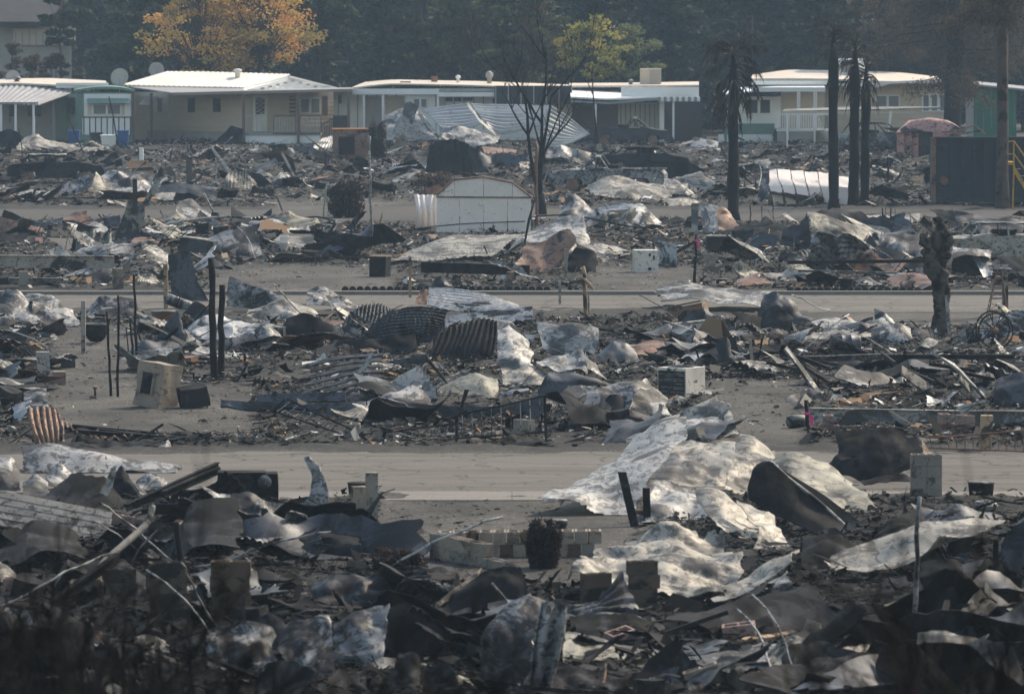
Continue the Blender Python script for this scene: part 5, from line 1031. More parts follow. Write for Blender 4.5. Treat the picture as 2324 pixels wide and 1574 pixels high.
S('mottled white sheet slumped at the right front edge', I, 1200, [[2.2, 1900,980, 2060,960, 2200,1000, 2380,1060], [.8, 1880,1080, 2060,1070, 2220,1090, 2380,1140], [0, 1900,1180, 2080,1200, 2240,1200, 2380,1210]], 'white_metal', .09)
S('charcoal sheet fan under the torn drum', K, 1370, [[1.6, 1420,1200, 1600,1180, 1780,1220, 1960,1260], [0, 1400,1330, 1600,1370, 1790,1370, 1970,1360]], 'black_metal', .08)
S('grey dented sheet between the two charred block piers', M_, 860, [[1.8, 1220,790, 1330,770, 1430,790], [0, 1230,850, 1340,870, 1440,850]], 'grey_metal', .05)
S('buckled slate sheet leaning on the hammock sheet', J, 1330, [[1.4, 1760,1180, 1880,1160, 2020,1200], [0, 1800,1310, 1920,1330, 2040,1310]], 'blue_steel', .05)
S('mottled flap folded over the left end of the block wall', (1, 3), 620, [[1.4, 560,540, 680,520, 800,560], [0, 580,610, 700,630, 800,620]], 'black_metal', .05)
S('grey sheet crumpled beneath the black roof shaped sheet', K, 960, [[1.4, 1000,760, 1120,720, 1260,740, 1380,760], [0, 1010,900, 1150,940, 1280,950, 1380,900]], 'grey_metal', .08)
S('dull sheet pile left of the white stained wall', M_, 1130, [[2.0, 1130,1000, 1240,960, 1370,1000], [0, 1140,1110, 1260,1140, 1380,1130]], 'black_metal', .08)
S('twisted grey sheet rising behind the plank wall', J, 1060, [[1.2, 150,960, 230,910, 310,960], [0, 150,1040, 240,1060, 320,1050]], 'grey_metal', .06)
S('cream crumpled sheet bridging the roll and the thick lower edge', H, 1440, [[1.8, 420,1080, 540,1130, 640,1190], [1.0, 500,1200, 620,1250, 720,1310], [.3, 560,1330, 680,1370, 800,1400], [0, 520,1440, 680,1470, 800,1440]], 'cream_metal', .08)
S('white flank sheet filling the hollow below the peaked shoulder', H, 1180, [[1.2, -170,960, -40,960, 90,1000, 220,1040], [.6, -190,1060, -60,1050, 60,1070, 180,1100], [0, -200,1170, -80,1180, 40,1170, 160,1160]], 'white_metal', .09)
# ------------------------------------------------------------------ other things among the ruins
def post(label, o, xb, yb_, xt, yt, r, mat, dd=0.0, name='post', cat='post', sq=False, jit=.1, by=None, taper=.8, tape=None):
    b = GP(o, xb, yb_); tp = WP(o, xt, yt, b.y+dd)-b
    mb = MB()
    if sq:
        mb.box((-r, -r, -.15), (r, r, tp.z)); mb.v = [v+Vector((tp.x, tp.y, 0))*max(0, v.z)/tp.z for v in mb.v]
    else:
        n = 7; pts = [tp*(k/n)+Vector((n1(k*.6, xb)*r*.9, 0, 0)) for k in range(n+1)]; pts[0] = Vector((0, 0, -.15))
        mb.tube(pts, [r*(1-(1-taper)*k/n) for k in range(n+1)], 8, jit)
    if not tape:
        return tag(mb.build(name, mat, None, b, smooth=not sq), label, cat)
    t = thing(name, label, cat, b[:]); mb.build('shaft', mat, t, smooth=not sq)
    z0, z1 = tape; fr = tp*(z0); k = MB(); k.box((-r*1.12, -r*1.15, tp.z*z0), (r*1.12, r*1.12, tp.z*z0+min(.05, tp.z*(z1-z0)))); k.v = [v+Vector((tp.x, tp.y, 0))*z0 for v in k.v]; k.build('ribbon', 'pink_tape', t)
    sheet_q = MB(); q = tp*z0; sheet_q.v = [q+Vector((r, -r*1.5, 0)), q+Vector((r*2.2+.03, -r*1.8, -.05)), q+Vector((r*2+.02, -r*1.6, -.22)), q+Vector((r+.005, -r*1.4, -.16))]; sheet_q.f = [[0, 1, 2, 3]]; sheet_q.build('ribbon_tail', 'pink_tape', t)
    return t
def rod(label, o, by, pts, r, mat, name='bent_pipe', cat='pipe', n=24):
    Yb = GP(o, 0, by).y; P = np.array([WP(o, pts[i], pts[i+1], Yb+pts[i+2])[:] for i in range(0, len(pts), 3)])
    R = spline(P, n); R[:, 2] = np.maximum(R[:, 2], r); b = Vector((R[:, 0].mean(), R[:, 1].mean(), 0))
    return tag(MB().tube([Vector(q)-b for q in R], r, 6).build(name, mat, None, b, smooth=True), label, cat)
def ibeam(label, o, by, p0, p1, h, w, mat, name='steel_beam', cat='beam', tf=.02):
    Yb = GP(o, 0, by).y; a = WP(o, p0[0], p0[1], Yb+p0[2]); b = WP(o, p1[0], p1[1], Yb+p1[2]); d = (b-a)
    u = d.normalized(); sd_ = u.cross(Vector((0, 0, 1))).normalized(); up = sd_.cross(u)
    prof = [(-w, 0), (w, 0), (w, tf), (tf*.5, tf), (tf*.5, h-tf), (w, h-tf), (w, h), (-w, h), (-w, h-tf), (-tf*.5, h-tf), (-tf*.5, tf), (-w, tf)]
    org = Vector(((a.x+b.x)/2, (a.y+b.y)/2, 0)); dz = up*h
    mb = MB().prism([a-org+sd_*x+up*(y-h) for x, y in prof], d)
    return tag(mb.build(name, mat, None, org), label, cat)
def beam(label, o, by, rows, mat, th=.05, amp=.012, name='steel_beam', cat='beam', corr=None):
    return sheet(name, label, cat, o, by, rows, mat, amp, 1.2, th, corr, .006)
def dbox(w, d, h, amp, seed, n=9):
    P = []; Q = []; off = 0
    def face(f):
        nonlocal off
        u, v = np.meshgrid(np.linspace(-.5, .5, n), np.linspace(-.5, .5, n)); P.append(f(u.ravel(), v.ravel())); Q.append(grid_quads(n, n, off)); off += n*n
    h_ = np.full(n*n, .5)
    face(lambda u, v: np.stack([u, -h_, v], 1)); face(lambda u, v: np.stack([-u, h_, v], 1)); face(lambda u, v: np.stack([h_, u, v], 1))
    face(lambda u, v: np.stack([-h_, -u, v], 1)); face(lambda u, v: np.stack([u, v, h_], 1)); face(lambda u, v: np.stack([u, -v, -h_], 1))
    V = np.concatenate(P)*np.array([w, d, h]); V[:, 2] += h/2
    V += amp*np.stack([nz(V*2.3+seed), nz(V*2.3+seed+7), .5*nz(V*2.3+seed+13)], 1)
    me = np_mesh('box', V, np.concatenate(Q), True); bm = bmesh.new(); bm.from_mesh(me); bmesh.ops.remove_doubles(bm, verts=bm.verts, dist=.0005)
    for e in bm.edges:
        if len(e.link_faces) == 2 and e.link_faces[0].normal.angle(e.link_faces[1].normal, 0) > .8: e.smooth = False
    bm.to_mesh(me); bm.free(); return me
def appliance(name, label, cat, o, x, by, w, d, h, yaw, mat, amp=.03, tilt=(0, 0), bury=.03):
    p = GP(o, x, by); t = thing(name, label, cat, (p.x, p.y, -bury))
    t.rotation_euler = (tilt[0], tilt[1], yaw); link('body', dbox(w, d, h, amp, x*.01), mat, t); return t
def fbox(t, name, a, b, mat): return MB().box(a, b).build(name, mat, t)

# -- concrete block with two open cores
def block_mesh(w=.4, d=.19, h=.19):
    xs = [-w/2, -w/2+.03, -.015, .015, w/2-.03, w/2]; ys_ = [-d/2, -d/2+.03, d/2-.03, d/2]
    hole = {(1, 1), (3, 1)}; vi = {}; V = []; Fc = []
    def v(i, j, z):
        if (i, j, z) not in vi: vi[(i, j, z)] = len(V); V.append((xs[i], ys_[j], z*h))
        return vi[(i, j, z)]
    solid = lambda i, j: 0 <= i < 5 and 0 <= j < 3 and (i, j) not in hole
    for i in range(5):
        for j in range(3):
            if not solid(i, j): continue
            Fc.append([v(i, j, 1), v(i+1, j, 1), v(i+1, j+1, 1), v(i, j+1, 1)]); Fc.append([v(i, j, 0), v(i, j+1, 0), v(i+1, j+1, 0), v(i+1, j, 0)])
            for di, dj, e in ((-1, 0, ((i, j+1), (i, j))), (1, 0, ((i+1, j), (i+1, j+1))), (0, -1, ((i, j), (i+1, j))), (0, 1, ((i+1, j+1), (i, j+1)))):
                if not solid(i+di, j+dj): Fc.append([v(*e[0], 0), v(*e[1], 0), v(*e[1], 1), v(*e[0], 1)])
    return py_mesh('concrete_block', V, Fc)
BLK = block_mesh(); BLK.materials.append(MAT['concrete']); BLKR = block_mesh(); BLKR.materials.append(MAT['concrete_rusty']); BLKC = block_mesh(); BLKC.materials.append(MAT['block_char']); BLKP = block_mesh(); BLKP.materials.append(MAT['pink_block'])
def blk(t, loc, yaw, me=BLK, tilt=0.0): return link('block', me, None, t, loc, (tilt, 0, yaw))
# block wall at the near yard
p = GP((1, 3), 720, 452); t = thing('block_wall', 'low broken wall of concrete blocks beside the near road', 'wall', p[:])
q = GP((1, 3), 1800, 440)-p; n = 12
for c in range(2):
    for k in range(n):
        f = (k+(.5 if c == 0 else 0))/n
        if c == 0 and k == n-1: continue
        blk(t, (q.x*f, .1+q.y*f, c*.195), math.pi/2+rnd.uniform(-.05, .05), BLKR if rnd.random() < .5 else BLKC if rnd.random() < .4 else BLK)
q2 = GP((1, 3), 1230, 640)-p
for c in range(2):
    for k in range(7):
        f = (k+.5)/7
        if c == 1 and k > 4: continue
        blk(t, (-.12+q2.x*f*.9, q2.y*f*.42-.15, c*.195-.01*k), math.atan2(q2.y*.42, q2.x)+rnd.uniform(-.04, .04), BLKR if rnd.random() < .5 else BLK)
def pier(label, o, x, by, n, yaw, me=BLK, name='block_pier', caps=None):
    p = GP(o, x, by); t = thing(name, label, 'block pier', p[:])
    for k in range(n): blk(t, (rnd.uniform(-.02, .02), rnd.uniform(-.02, .02), k*.192), yaw+(math.pi/2 if k % 2 and me is not BLKC else 0)+rnd.uniform(-.06, .06), me)
    return t
def upright(label, o, x, by, yaw, me=BLK, n=2, sc=1.0):       # blocks standing on end
    p = GP(o, x, by); t = thing('block_pier', label, 'block pier', p[:])
    for k in range(n):
        b = link('block', me, None, t, (0, 0, .2*sc+k*.402*sc), (0, math.pi/2, yaw)); b.scale = (sc, sc, sc)
    return t
upright('upright cinder block pier topped by a bent pipe', (1, 2), 105, 1365, .2, BLKR, 2, 1.1)
upright('taller grey cinder block pier beside the topped one', (1, 2), 195, 1225, .1, BLK, 2, 1.0)
pier('burnt block pier in the litter left of the hammock sheet', (0, 3), 800, 800, 3, .4, BLKC)
pier('blackened block stack in the left front litter', (0, 3), 1075, 385, 2, .2, BLKC)
t = pier('large charred block pier with rusty top in the bottom litter', (0, 3), 1115, 890, 4, .15, BLKC); t.scale = (1.35, 1.35, 1.1)
t = pier('charred block pier beside the gleaming ribbed sheet', (0, 3), 1525, 880, 4, .05, BLKC); t.scale = (1.35, 1.35, 1.1)
pier('dark block stack topped by a tumbled block', I, -390+190, 840, 4, .3, BLKC)
pier('dark square blocks piled at the foot of the great heap', (1, 3), 1720, 830, 3, .5, BLKC)
t = thing('block_pier', 'tall pale block pier with zigzag cracks by the near road', 'block pier', GP(H, 1675, 1080)[:])
for k in range(4):
    for s_ in (-1, 1): blk(t, (s_*.13*(1 if k % 2 else 1), 0, k*.195), (0 if k % 2 else 0.02), BLK).scale = (.64, 1.3, 1)
upright('pale block pier under the left grey beam', B, 125, 855, .1, BLK, 1, 1.35)
upright('tan block pier under the end of the left grey beam', B, 748, 850, .2, BLKR, 1, 1.5)
upright('second tan block pier behind the beam end', B, 815, 745, .2, BLKR, 1, 1.1)
upright('dark block pier under the middle of the dark beam', D, 1130, 825, .2, BLKR, 1, 1.0)
for i_, (x, by, n_, lab) in enumerate(((450, 655, 2, 'cinder block stack behind the slate sheets'), (250, 740, 3, 'tall cinder block stack beside the black stove'), (500, 700, 1, 'low cinder block pair in front of the slate sheets'))):
    pier(lab, Fb, x, by, n_, .3*i_)
pier('pinkish block stack below the white steel beam', H, 1030, 650, 2, .05, BLKP); pier('pink block row end under the white steel beam', H, 1800, 640, 2, .1, BLKP); pier('pink cracked block by the white wooden post', H, 1930, 650, 2, .5, BLKP)
for i_, (x, by) in enumerate(((300, 640), (450, 600), (1240, 680), (1050, 690), (120, 640))): pier(('white faced block among the rail ruins', 'half sunk block under the blue rail', 'leaning block behind the iron railing', 'tilted pale slab block by the iron railing', 'block beside the pink ribbon')[i_], E, x, by, 1 if i_ != 2 else 2, .4*i_)
# -- beams
ibeam('rusty red steel beam lying across the back left lot', B, 268, (-80, 242, 0), (820, 236, 1), .26, .07, 'rust_metal')
ibeam('grey chassis beam carried on block piers at the left', B, 850, (-80, 622, .2), (755, 628, 0), .36, .08, 'grey_wood')
ibeam('lower grey beam behind the left block pier', B, 845, (-80, 772, .6), (420, 775, .4), .25, .06, 'grey_metal')
ibeam('charred black chassis beam under the cream roof sheet', D, 810, (560, 668, 0), (1280, 690, .2), .30, .08, 'black_metal')
ibeam('blistered black rail on legs before the far road', Fb, 800, (760, 660, .3), (1690, 650, .6), .10, .05, 'black_metal')
ibeam('second thin rail below the blistered rail', Fb, 815, (830, 720, 0), (1480, 735, .3), .06, .04, 'grey_metal')
ibeam('white painted chassis beam over pink blocks', H, 620, (905, 470, 0), (1900, 488, .5), .27, .07, 'white_metal')
beam('white torn end of chassis beam rising to the right edge', H, 610, [[.4, 1880,470, 1960,450, 2080,430], [.3, 1860,540, 1900,520, 1990,450]], 'white_metal')
ibeam('white beam ending at the wooden post', H, 640, (1960, 488, .5), (2400, 490, .8), .26, .07, 'white_metal')
ibeam('long sagging dark beam between the twisted frames', H, 320, (840, 132, 0), (1400, 112, .8), .13, .06, 'grey_metal')
ibeam('dark beam running level to the right edge', H, 330, (1400, 118, .4), (2260, 118, .6), .10, .05, 'black_metal')
beam('pale twisted outrigger beam slanting in the right ruin', H, 470, [[2.2, 745,70, 830,180, 930,320, 1030,465], [2.0, 730,90, 810,195, 905,330, 1005,468]], 'grey_metal')
beam('second pale outrigger beam slanting by the pink tape', H, 460, [[2.2, 1510,200, 1620,270, 1720,340], [2.0, 1510,260, 1600,330, 1650,370]], 'grey_wood')
beam('zigzag pale outrigger beam running to the right edge', H, 485, [[2.6, 1700,115, 1850,185, 1990,330, 2140,480], [2.4, 1730,120, 1880,230, 2040,400, 2100,480]], 'grey_metal')
beam('short pale brace under the zigzag outrigger', H, 440, [[1.2, 1900,230, 1980,320, 2080,360], [.6, 1890,300, 1990,420, 2060,420]], 'cream_metal')
beam('sagging black hammock of burnt joists in the right ruin', H, 345, [[1.6, 840,175, 1000,270, 1180,300, 1350,270, 1560,170], [.8, 880,210, 1030,320, 1200,345, 1380,330, 1580,230]], 'black_metal', .06, .06)
beam('black lower joist of the right ruin', H, 370, [[1.0, 900,320, 1200,345, 1500,315], [.9, 900,345, 1200,365, 1500,335]], 'black_metal')
for k, (xa, ya, xb, yb2) in enumerate(((760, 95, 1040, 200), (620, 160, 860, 215), (1380, 100, 1470, 165), (1560, 215, 1730, 290), (1840, 210, 2130, 275), (1700, 170, 2000, 215), (1820, 330, 2080, 300))):
    ibeam(('thin black joist crossing the %s' % ('upper left of the right ruin', 'edge of the cinder path', 'dark sagging beam', 'pale brace', 'zigzag outrigger foot', 'middle of the zigzag outrigger', 'short pale brace')[k]), H, 380+k*8, (xa, ya, 1), (xb, yb2, 0), .07, .03, 'black_metal', 'steel_joist', 'joist')
# blue purlins of a fallen roof
for k in range(9):
    y0 = 125+k*36
    beam('%s dark blue purlin of the fallen roof frame' % ('top', 'second', 'third', 'fourth', 'fifth', 'sixth', 'seventh', 'eighth', 'lowest')[k], E, 350+k*18,
         [[1.2, -160-k*12, y0+50+k*10, -20, y0+18+k*6, 130, y0, 300+k*4, y0-8], [1.1, -160-k*12, y0+68+k*10, -20, y0+36+k*6, 130, y0+17, 300+k*4, y0+8]], 'blue_steel', .03, .015, 'roof_purlin', 'purlin')
beam('zigzag bright strap hanging over the blue purlins', E, 440, [[.5, 215,105, 180,190, 140,230, 130,330, 120,430], [.45, 240,108, 205,200, 160,240, 150,335, 138,432]], 'galvanised', .02, .03, 'strap', 'strap')
beam('long blue scorched side rail bowed through the ruin', E, 575, [[.6, 470,435, 620,455, 800,470, 1000,465, 1200,440, 1370,390], [.5, 470,540, 620,545, 800,550, 1000,545, 1200,540, 1370,560]], 'blue_steel', .06, .02)
beam('blue side rail curving by the black oven', (0, 2), 520, [[.6, 1705,395, 1850,380, 2050,380, 2290,375], [.5, 1705,440, 1850,445, 2050,440, 2290,430]], 'blue_steel', .06, .02)
beam('lower blue side rail with peeling edge', (0, 2), 545, [[.3, 1460,425, 1700,440, 2000,455, 2330,440], [.2, 1460,470, 1700,500, 2000,540, 2330,530]], 'blue_steel', .06, .02)
beam('white flaked rail scroll near the pale column', E, 420, [[.4, 990,430, 1080,390, 1150,360, 1270,345], [.3, 1010,440, 1090,415, 1170,380, 1280,360]], 'galvanised', .02, .02, 'strap', 'strap')
for k, (xa, ya, xb, yb2, lab) in enumerate(((480, 580, 1570, 680, 'long steel angle lying along the near road verge'), (640, 605, 1750, 740, 'second steel angle lying along the near road verge'), (520, 615, 1260, 665, 'short steel angle under the long one'), (840, 752, 2180, 690, 'thin rail lying by the orange corrugated sheet'))):
    ibeam(lab, J, 690+k*12, (xa, ya, .8), (xb, yb2, 0), .08, .05, 'black_metal', 'steel_angle', 'steel angle')
for k, (xa, ya, xb, yb2, lab) in enumerate(((830, 1110, 1440, 830, 'long black timber slanting across the left front'), (1080, 1020, 1440, 860, 'second black timber above the hammock sheet'), (660, 540, 1300, 25, 'blackened truss chord slanting over bottom litter'), (700, 560, 1360, 170, 'pale edged truss chord beneath the blackened one'), (640, 540, 1050, 490, 'low truss chord reaching the block pier'), (200, 830, 780, 420, 'charred rafter leaning in the left corner'))):
    oo = J if k < 2 else M_; ibeam(lab, oo, (1150, 1150, 420, 460, 560, 860)[k], (xa, ya, 0), (xb, yb2, 1.4), .12, .05, 'char_wood' if k != 3 else 'black_metal', 'charred_timber', 'timber')
rod('tan bent pole rising through the left front ruin', M_, 740, [570,745,0, 620,600,.2, 690,480,.5, 960,240,1.2, 1010,110,1.4], .05, 'grey_wood', 'bent_pole', 'pole')
rod('black leg standing in the left front ash', M_, 570, [1215,560,0, 1190,420,0, 1165,220,.1], .05, 'black_metal', 'bent_pole', 'pole')
# -- long pipes across the middle
rod('long bowed pale pipe arching over the middle lots', B, 470, [920,465,0, 1150,410,.5, 1480,370,1, 1850,395,1, 2200,430,.6, 2324,450,.4], .045, 'galvanised')
rod('second bowed pipe below the arching one', B, 490, [1440,455,0, 1740,432,.6, 2000,470,.4, 2324,482,0], .035, 'galvanised')
rod('thin pipe rising past the white shed', D, 480, [-60,455,0, 250,465,.2, 700,440,.4, 1100,375,.8, 1320,365,.9], .04, 'galvanised')
rod('thin dark pipe crossing before the white shed', D, 485, [-40,475,0, 300,470,.1, 800,420,.3, 1250,400,.5], .022, 'black_metal')
rod('dark pipe sweeping on behind the grey sheet heap', D, 480, [1320,365,.9, 1550,360,.8, 1750,395,.6, 2000,440,.3, 2240,435,.1], .03, 'black_metal')
rod('thin cable lying towards the leaning panels', D, 490, [1680,470,.2, 1850,485,.1, 2050,470,.2, 2230,430,.5], .02, 'black_metal')
rod('dark curved hose behind the pale pipe', B, 450, [1900,440,0, 2000,385,.3, 2100,370,.4, 2220,400,.2], .03, 'black_metal')
# -- posts
P_ = [('thick charred post standing with a burnt split top', B, 1420, 1462, 1412, 640, .085, 'char_wood'), ('second charred post beside the thick split one', B, 1465, 1440, 1472, 820, .075, 'char_wood'),
      ('thin charred pole with bent tip before the pale safe', B, 782, 1560, 780, 890, .03, 'char_wood'), ('thin charred pole left of the bent tipped one', B, 735, 1555, 708, 995, .03, 'char_wood'),
      ('slim charred pole right of the bent tipped one', B, 905, 1300, 885, 752, .035, 'char_wood'), ('short charred pole behind the safe', B, 880, 1300, 862, 1040, .03, 'char_wood'), ('leaning short charred stick by the slim pole', B, 940, 1190, 862, 1040, .02, 'char_wood'), ('small charred stake behind the slim poles', B, 850, 1290, 838, 1100, .018, 'char_wood')]
for lab, oo, a, b, c, d, r, m in P_: post(lab, oo, a, b, c, d, r, m, jit=.18)
post('grey square post between the round pots', B, 552, 1275, 552, 925, .05, 'grey_wood', sq=True)
post('blackened steel post behind the olive sheet', B, 895, 245, 893, 118, .09, 'black_metal', sq=True)
post('brown burnt stud beside the tall dark sheet', B, 1100, 985, 1095, 680, .06, 'raw_wood', sq=True)
post('tall white pole beside the charred hedge', D, 225, 436, 220, -165, .05, 'white_metal')
post('tall rusty brown pole before the bare tree', D, 1325, 435, 1322, -130, .06, 'rust_metal')
post('brown stake with red mark before the cream roof', D, 488, 905, 486, 632, .04, 'raw_wood', sq=True)
post('grey post at the corner of the blackened hood', D, 1518, 785, 1520, 580, .05, 'grey_wood', sq=True)
post('white short stake standing on the far road verge', D, 1480, 950, 1478, 795, .035, 'white_metal', sq=True)
post('burnt wooden post with crooked arms by the far road', D, 1645, 1060, 1640, 698, .06, 'raw_wood')
rod('crooked arm nailed to the burnt wooden post', D, 1060, [1625,770,0, 1670,810,-.1, 1700,850,-.1], .04, 'raw_wood', 'crooked_branch', 'branch')
post('slim brown stake behind the burnt wooden post', D, 1672, 1040, 1668, 880, .025, 'raw_wood', sq=True)
post('dark post with pink tape before the black stove', Fb, 145, 820, 152, 485, .045, 'char_wood', tape=(.86, .93))
post('thin rust stake before the palms', Fb, 515, 450, 512, 285, .03, 'rust_metal'); post('thin brown stake beside the rust stake', Fb, 590, 400, 588, 290, .025, 'rust_metal')
post('pale slim stake right of the thin stakes', Fb, 665, 455, 662, 240, .025, 'grey_wood')
for k, x in enumerate((1390, 1445)): post(('dark stake standing in the pale olive panel', 'dark stake behind the pale olive panel')[k], Fb, x, 470, x-3, 310, .03, 'char_wood')
for k, (x, x2) in enumerate(((1415, 1408), (1475, 1470), (1365, 1375), (1575, 1570))): post('white thin stake in the ruin before the dumpster, %s' % ('beside the first dark stake', 'beside the second dark stake', 'leaning apart', 'by the black scraps')[k], Fb, x, 475, x2, 300+k*9, .018, 'white_metal')
post('white leaning prop beside the knobbly tree', Fb, 1835, 1165, 1810, 890, .04, 'white_metal', sq=True)
post('weathered wooden post right of the windmill tower', Fb, 2200, 1030, 2198, 700, .075, 'grey_wood', sq=True)
post('pale wooden gate post at the white steel beam', H, 2065, 755, 2078, 520, .11, 'raw_wood', sq=True, dd=.1)
post('wooden survey stake with pink tape near the great heap', E, 2135, 640, 2145, 445, .03, 'raw_wood', sq=True, tape=(.12, .25))
post('charred stake with pink ribbon at the white steel beam', H, 910, 700, 875, 420, .045, 'char_wood', tape=(.66, .76))
post('tan stub leaning on the charred stake', H, 905, 470, 845, 418, .03, 'raw_wood', sq=True, dd=.1)
post('short dark stub behind the black folded sheet', H, 535, 230, 510, 20, .035, 'grey_wood', sq=True)
post('stake with pink ribbon among the blue purlins', E, 205, 520, 200, 425, .015, 'char_wood', tape=(.2, .9))
post('black square stud leaning into the great heap', E, 1990, 1260, 1890, 895, .07, 'char_wood', sq=True, dd=.4)
post('second black stud leaning inside the great heap', E, 2060, 1220, 2050, 1000, .06, 'char_wood', sq=True)
post('slender bare metal pole at the right front', I, 1590, 1000, 1632, 50, .035, 'grey_metal')
post('black post with pink ribbon at the foot of the slender pole', I, 1575, 1420, 1570, 1010, .06, 'char_wood', tape=(.2, .36))
post('burnt stub beside the smooth dark slab', I, 2150, 610, 2140, 330, .05, 'char_wood')
post('pale splintered stud under the cream slide', I, 1820, 610, 1770, 450, .045, 'raw_wood', sq=True)
post('short grey post at the back left', A, 940, 1115, 935, 980, .10, 'siding_white', sq=True)
post('thin brown pole before the tan home', A, 1305, 1250, 1290, 1085, .022, 'rust_metal'); post('pale thin pole right of the brown pole', A, 1430, 1225, 1428, 1045, .03, 'white_metal')
post('thin black stick standing at the left back edge', A, 160, 1090, 125, 850, .025, 'char_wood'); post('burnt sapling stem before the trailer', A, 560, 1030, 445, 760, .035, 'char_wood'); post('crooked burnt sapling before the trailer window', A, 790, 990, 725, 640, .04, 'char_wood'); post('burnt shoot before the blue bin', A, 830, 985, 825, 870, .03, 'char_wood')
post('green fence post before the charred hedge', B, 2140, 385, 2160, 170, .035, 'siding_green')
post('white bent post left of the carport panels', (0, 0), 1575, 1190, 1395, 970, .07, 'white_metal', sq=True, dd=1.2)
post('pale frame leg leaning in the back ruin', (0, 0), 1985, 1220, 1868, 1015, .055, 'grey_wood', sq=True, dd=.8)
post('pale frame bar sloping to the leaning leg', (0, 0), 1740, 1065, 1868, 1018, .05, 'grey_wood', sq=True, dd=1.0)
post('burnt stake before the grey canopy', (2, 0), 1425, 1230, 1425, 1040, .05, 'char_wood')
for k, (x0, y0, x1, y1) in enumerate(((1250, 270, 1355, 215), (1420, 320, 1355, 215))): post(('thin brown rafter of a small collapsed frame', 'white rafter of the small collapsed frame')[k], B, x0, y0+30, x1, y1, .04, ('raw_wood', 'white_metal')[k], dd=.3)
# -- railings
def railing(label, o, by, top, bot, n, mat, posts=(), r=.012, mat_b=None):
    Yb = GP(o, 0, by).y; f = lambda p: WP(o, p[0], p[1], Yb+(p[2] if len(p) > 2 else 0))
    a, b, c, d = f(top[0]), f(top[1]), f(bot[0]), f(bot[1]); org = Vector(((c.x+d.x)/2, Yb, 0)); t = thing('iron_railing', label, 'railing', org[:])
    MB().tube([a-org, (a+b)/2-org-Vector((0, 0, .01)), b-org], r*1.4, 6).build('rail', mat, t); MB().tube([c-org, (c+d)/2-org, d-org], r*1.4, 6).build('rail', mat, t)
    for k in range(n):
        q = (k+.5)/n; u, v = a.lerp(b, q)-org, c.lerp(d, q)-org; MB().tube([u, u.lerp(v, .5)+Vector((r*.6, 0, 0)), v], r*.75, 5, .25).build('baluster', mat_b or mat, t)
    for x0, y0, x1, y1 in posts: MB().tube([f((x0, y0))-org, f((x1, y1))-org], r*2.2, 6).build('post', mat, t)
railing('standing section of black iron railing in the middle ruin', E, 700, ((800, 520), (1375, 390)), ((800, 672), (1380, 630)), 9, 'black_metal', ((795, 515, 795, 708), (1378, 385, 1390, 712)), .014, 'galvanised')
railing('fallen iron railing left of the standing section', E, 690, ((150, 650), (830, 570)), ((110, 685), (790, 680)), 12, 'black_metal', (), .014, 'galvanised')
railing('iron railing sliding down beside the blue side rail', J, 680, ((1900, 410), (2420, 655)), ((1800, 490), (2400, 690)), 10, 'black_metal', ((1890, 415, 1800, 500),), .014, 'galvanised')
railing('low rusty iron fence beyond the right road', H, 770, ((1670, 670), (2400, 612)), ((1690, 735), (2400, 762)), 13, 'rust_metal', (), .013)
for k in range(7): rod('bent spoke of the sprung railing fan, number %s along it' % ('one', 'two', 'three', 'four', 'five', 'six', 'seven')[k], E, 600, [1420+k*4,560-k*8,0, 1470+k*14,500-k*6,.1, 1440+k*28,415+k*18,.1], .010, 'galvanised', 'railing_spoke', 'rod', 8)
rod('curved top bar of the sprung railing fan', E, 600, [1380,388,0, 1470,410,.1, 1560,450,.1, 1615,530,.1], .014, 'black_metal', 'railing_bar', 'rod')
# -- safe, oven, appliances
t = appliance('burnt_safe', 'pale scorched safe tilted in the gravel yard', 'safe', J, 1025, 462, .66, .62, .93, -.62, 'concrete_rusty', .035, (-.10, .12))
for nm, a, b, m in (('opening', (-.17, -.345, .28), (.10, -.30, .72), 'black_metal'), ('door_rim', (.10, -.36, .26), (.15, -.30, .74), 'concrete'), ('door_rim', (-.22, -.355, .26), (-.17, -.30, .74), 'concrete')): fbox(t, nm, a, b, m)  # black plate stands in for the shade inside the safe's opening
t = appliance('burnt_oven', 'rounded black oven shell beside the pale safe', 'oven', J, 1290, 470, .55, .42, .40, .25, 'black_metal', .05, (.12, -.2), -.04)
for s_ in (-1, 1): MB().tube([(s_*.2, -.15, .05), (s_*.22, -.2, -.12)], .015).build('leg', 'black_metal', t)
fbox(t, 'front_panel', (-.2, -.235, .08), (.2, -.2, .33), 'blue_steel')
t = appliance('air_conditioner', 'boxy outdoor cooling unit with dark louvred side and white panel', 'air conditioner', H, 55, 405, .72, .72, .68, -.62, 'porcelain', .01)
fbox(t, 'louvre_panel', (-.33, -.375, .05), (.33, -.352, .62), 'black_metal')
for k in range(16): fbox(t, 'louvre', (-.32, -.392, .07+k*.034), (.32, -.376, .085+k*.034), 'grey_metal')
MB().lathe([(.27, .69), (.27, .705), (.24, .705), (.24, .69)], 24).build('fan_guard', 'grey_metal', t)
for k in range(9): MB().tube([(-.25, -.24+k*.06, .70), (.25, -.24+k*.06, .70)], .006, 4).build('guard_bar', 'grey_metal', t)
t = appliance('burnt_dryer', 'white dryer with burnt holes before the far road', 'dryer', D, 2045, 735, .72, .6, .70, .12, 'porcelain', .015)
for nm, a, b in (('burn_hole', (.06, -.32, .52), (.12, -.29, .60)), ('burn_hole', (.19, -.32, .42), (.24, -.29, .54)), ('burn_hole', (.04, -.32, .10), (.14, -.29, .18))): fbox(t, nm, a, b, 'black_metal')
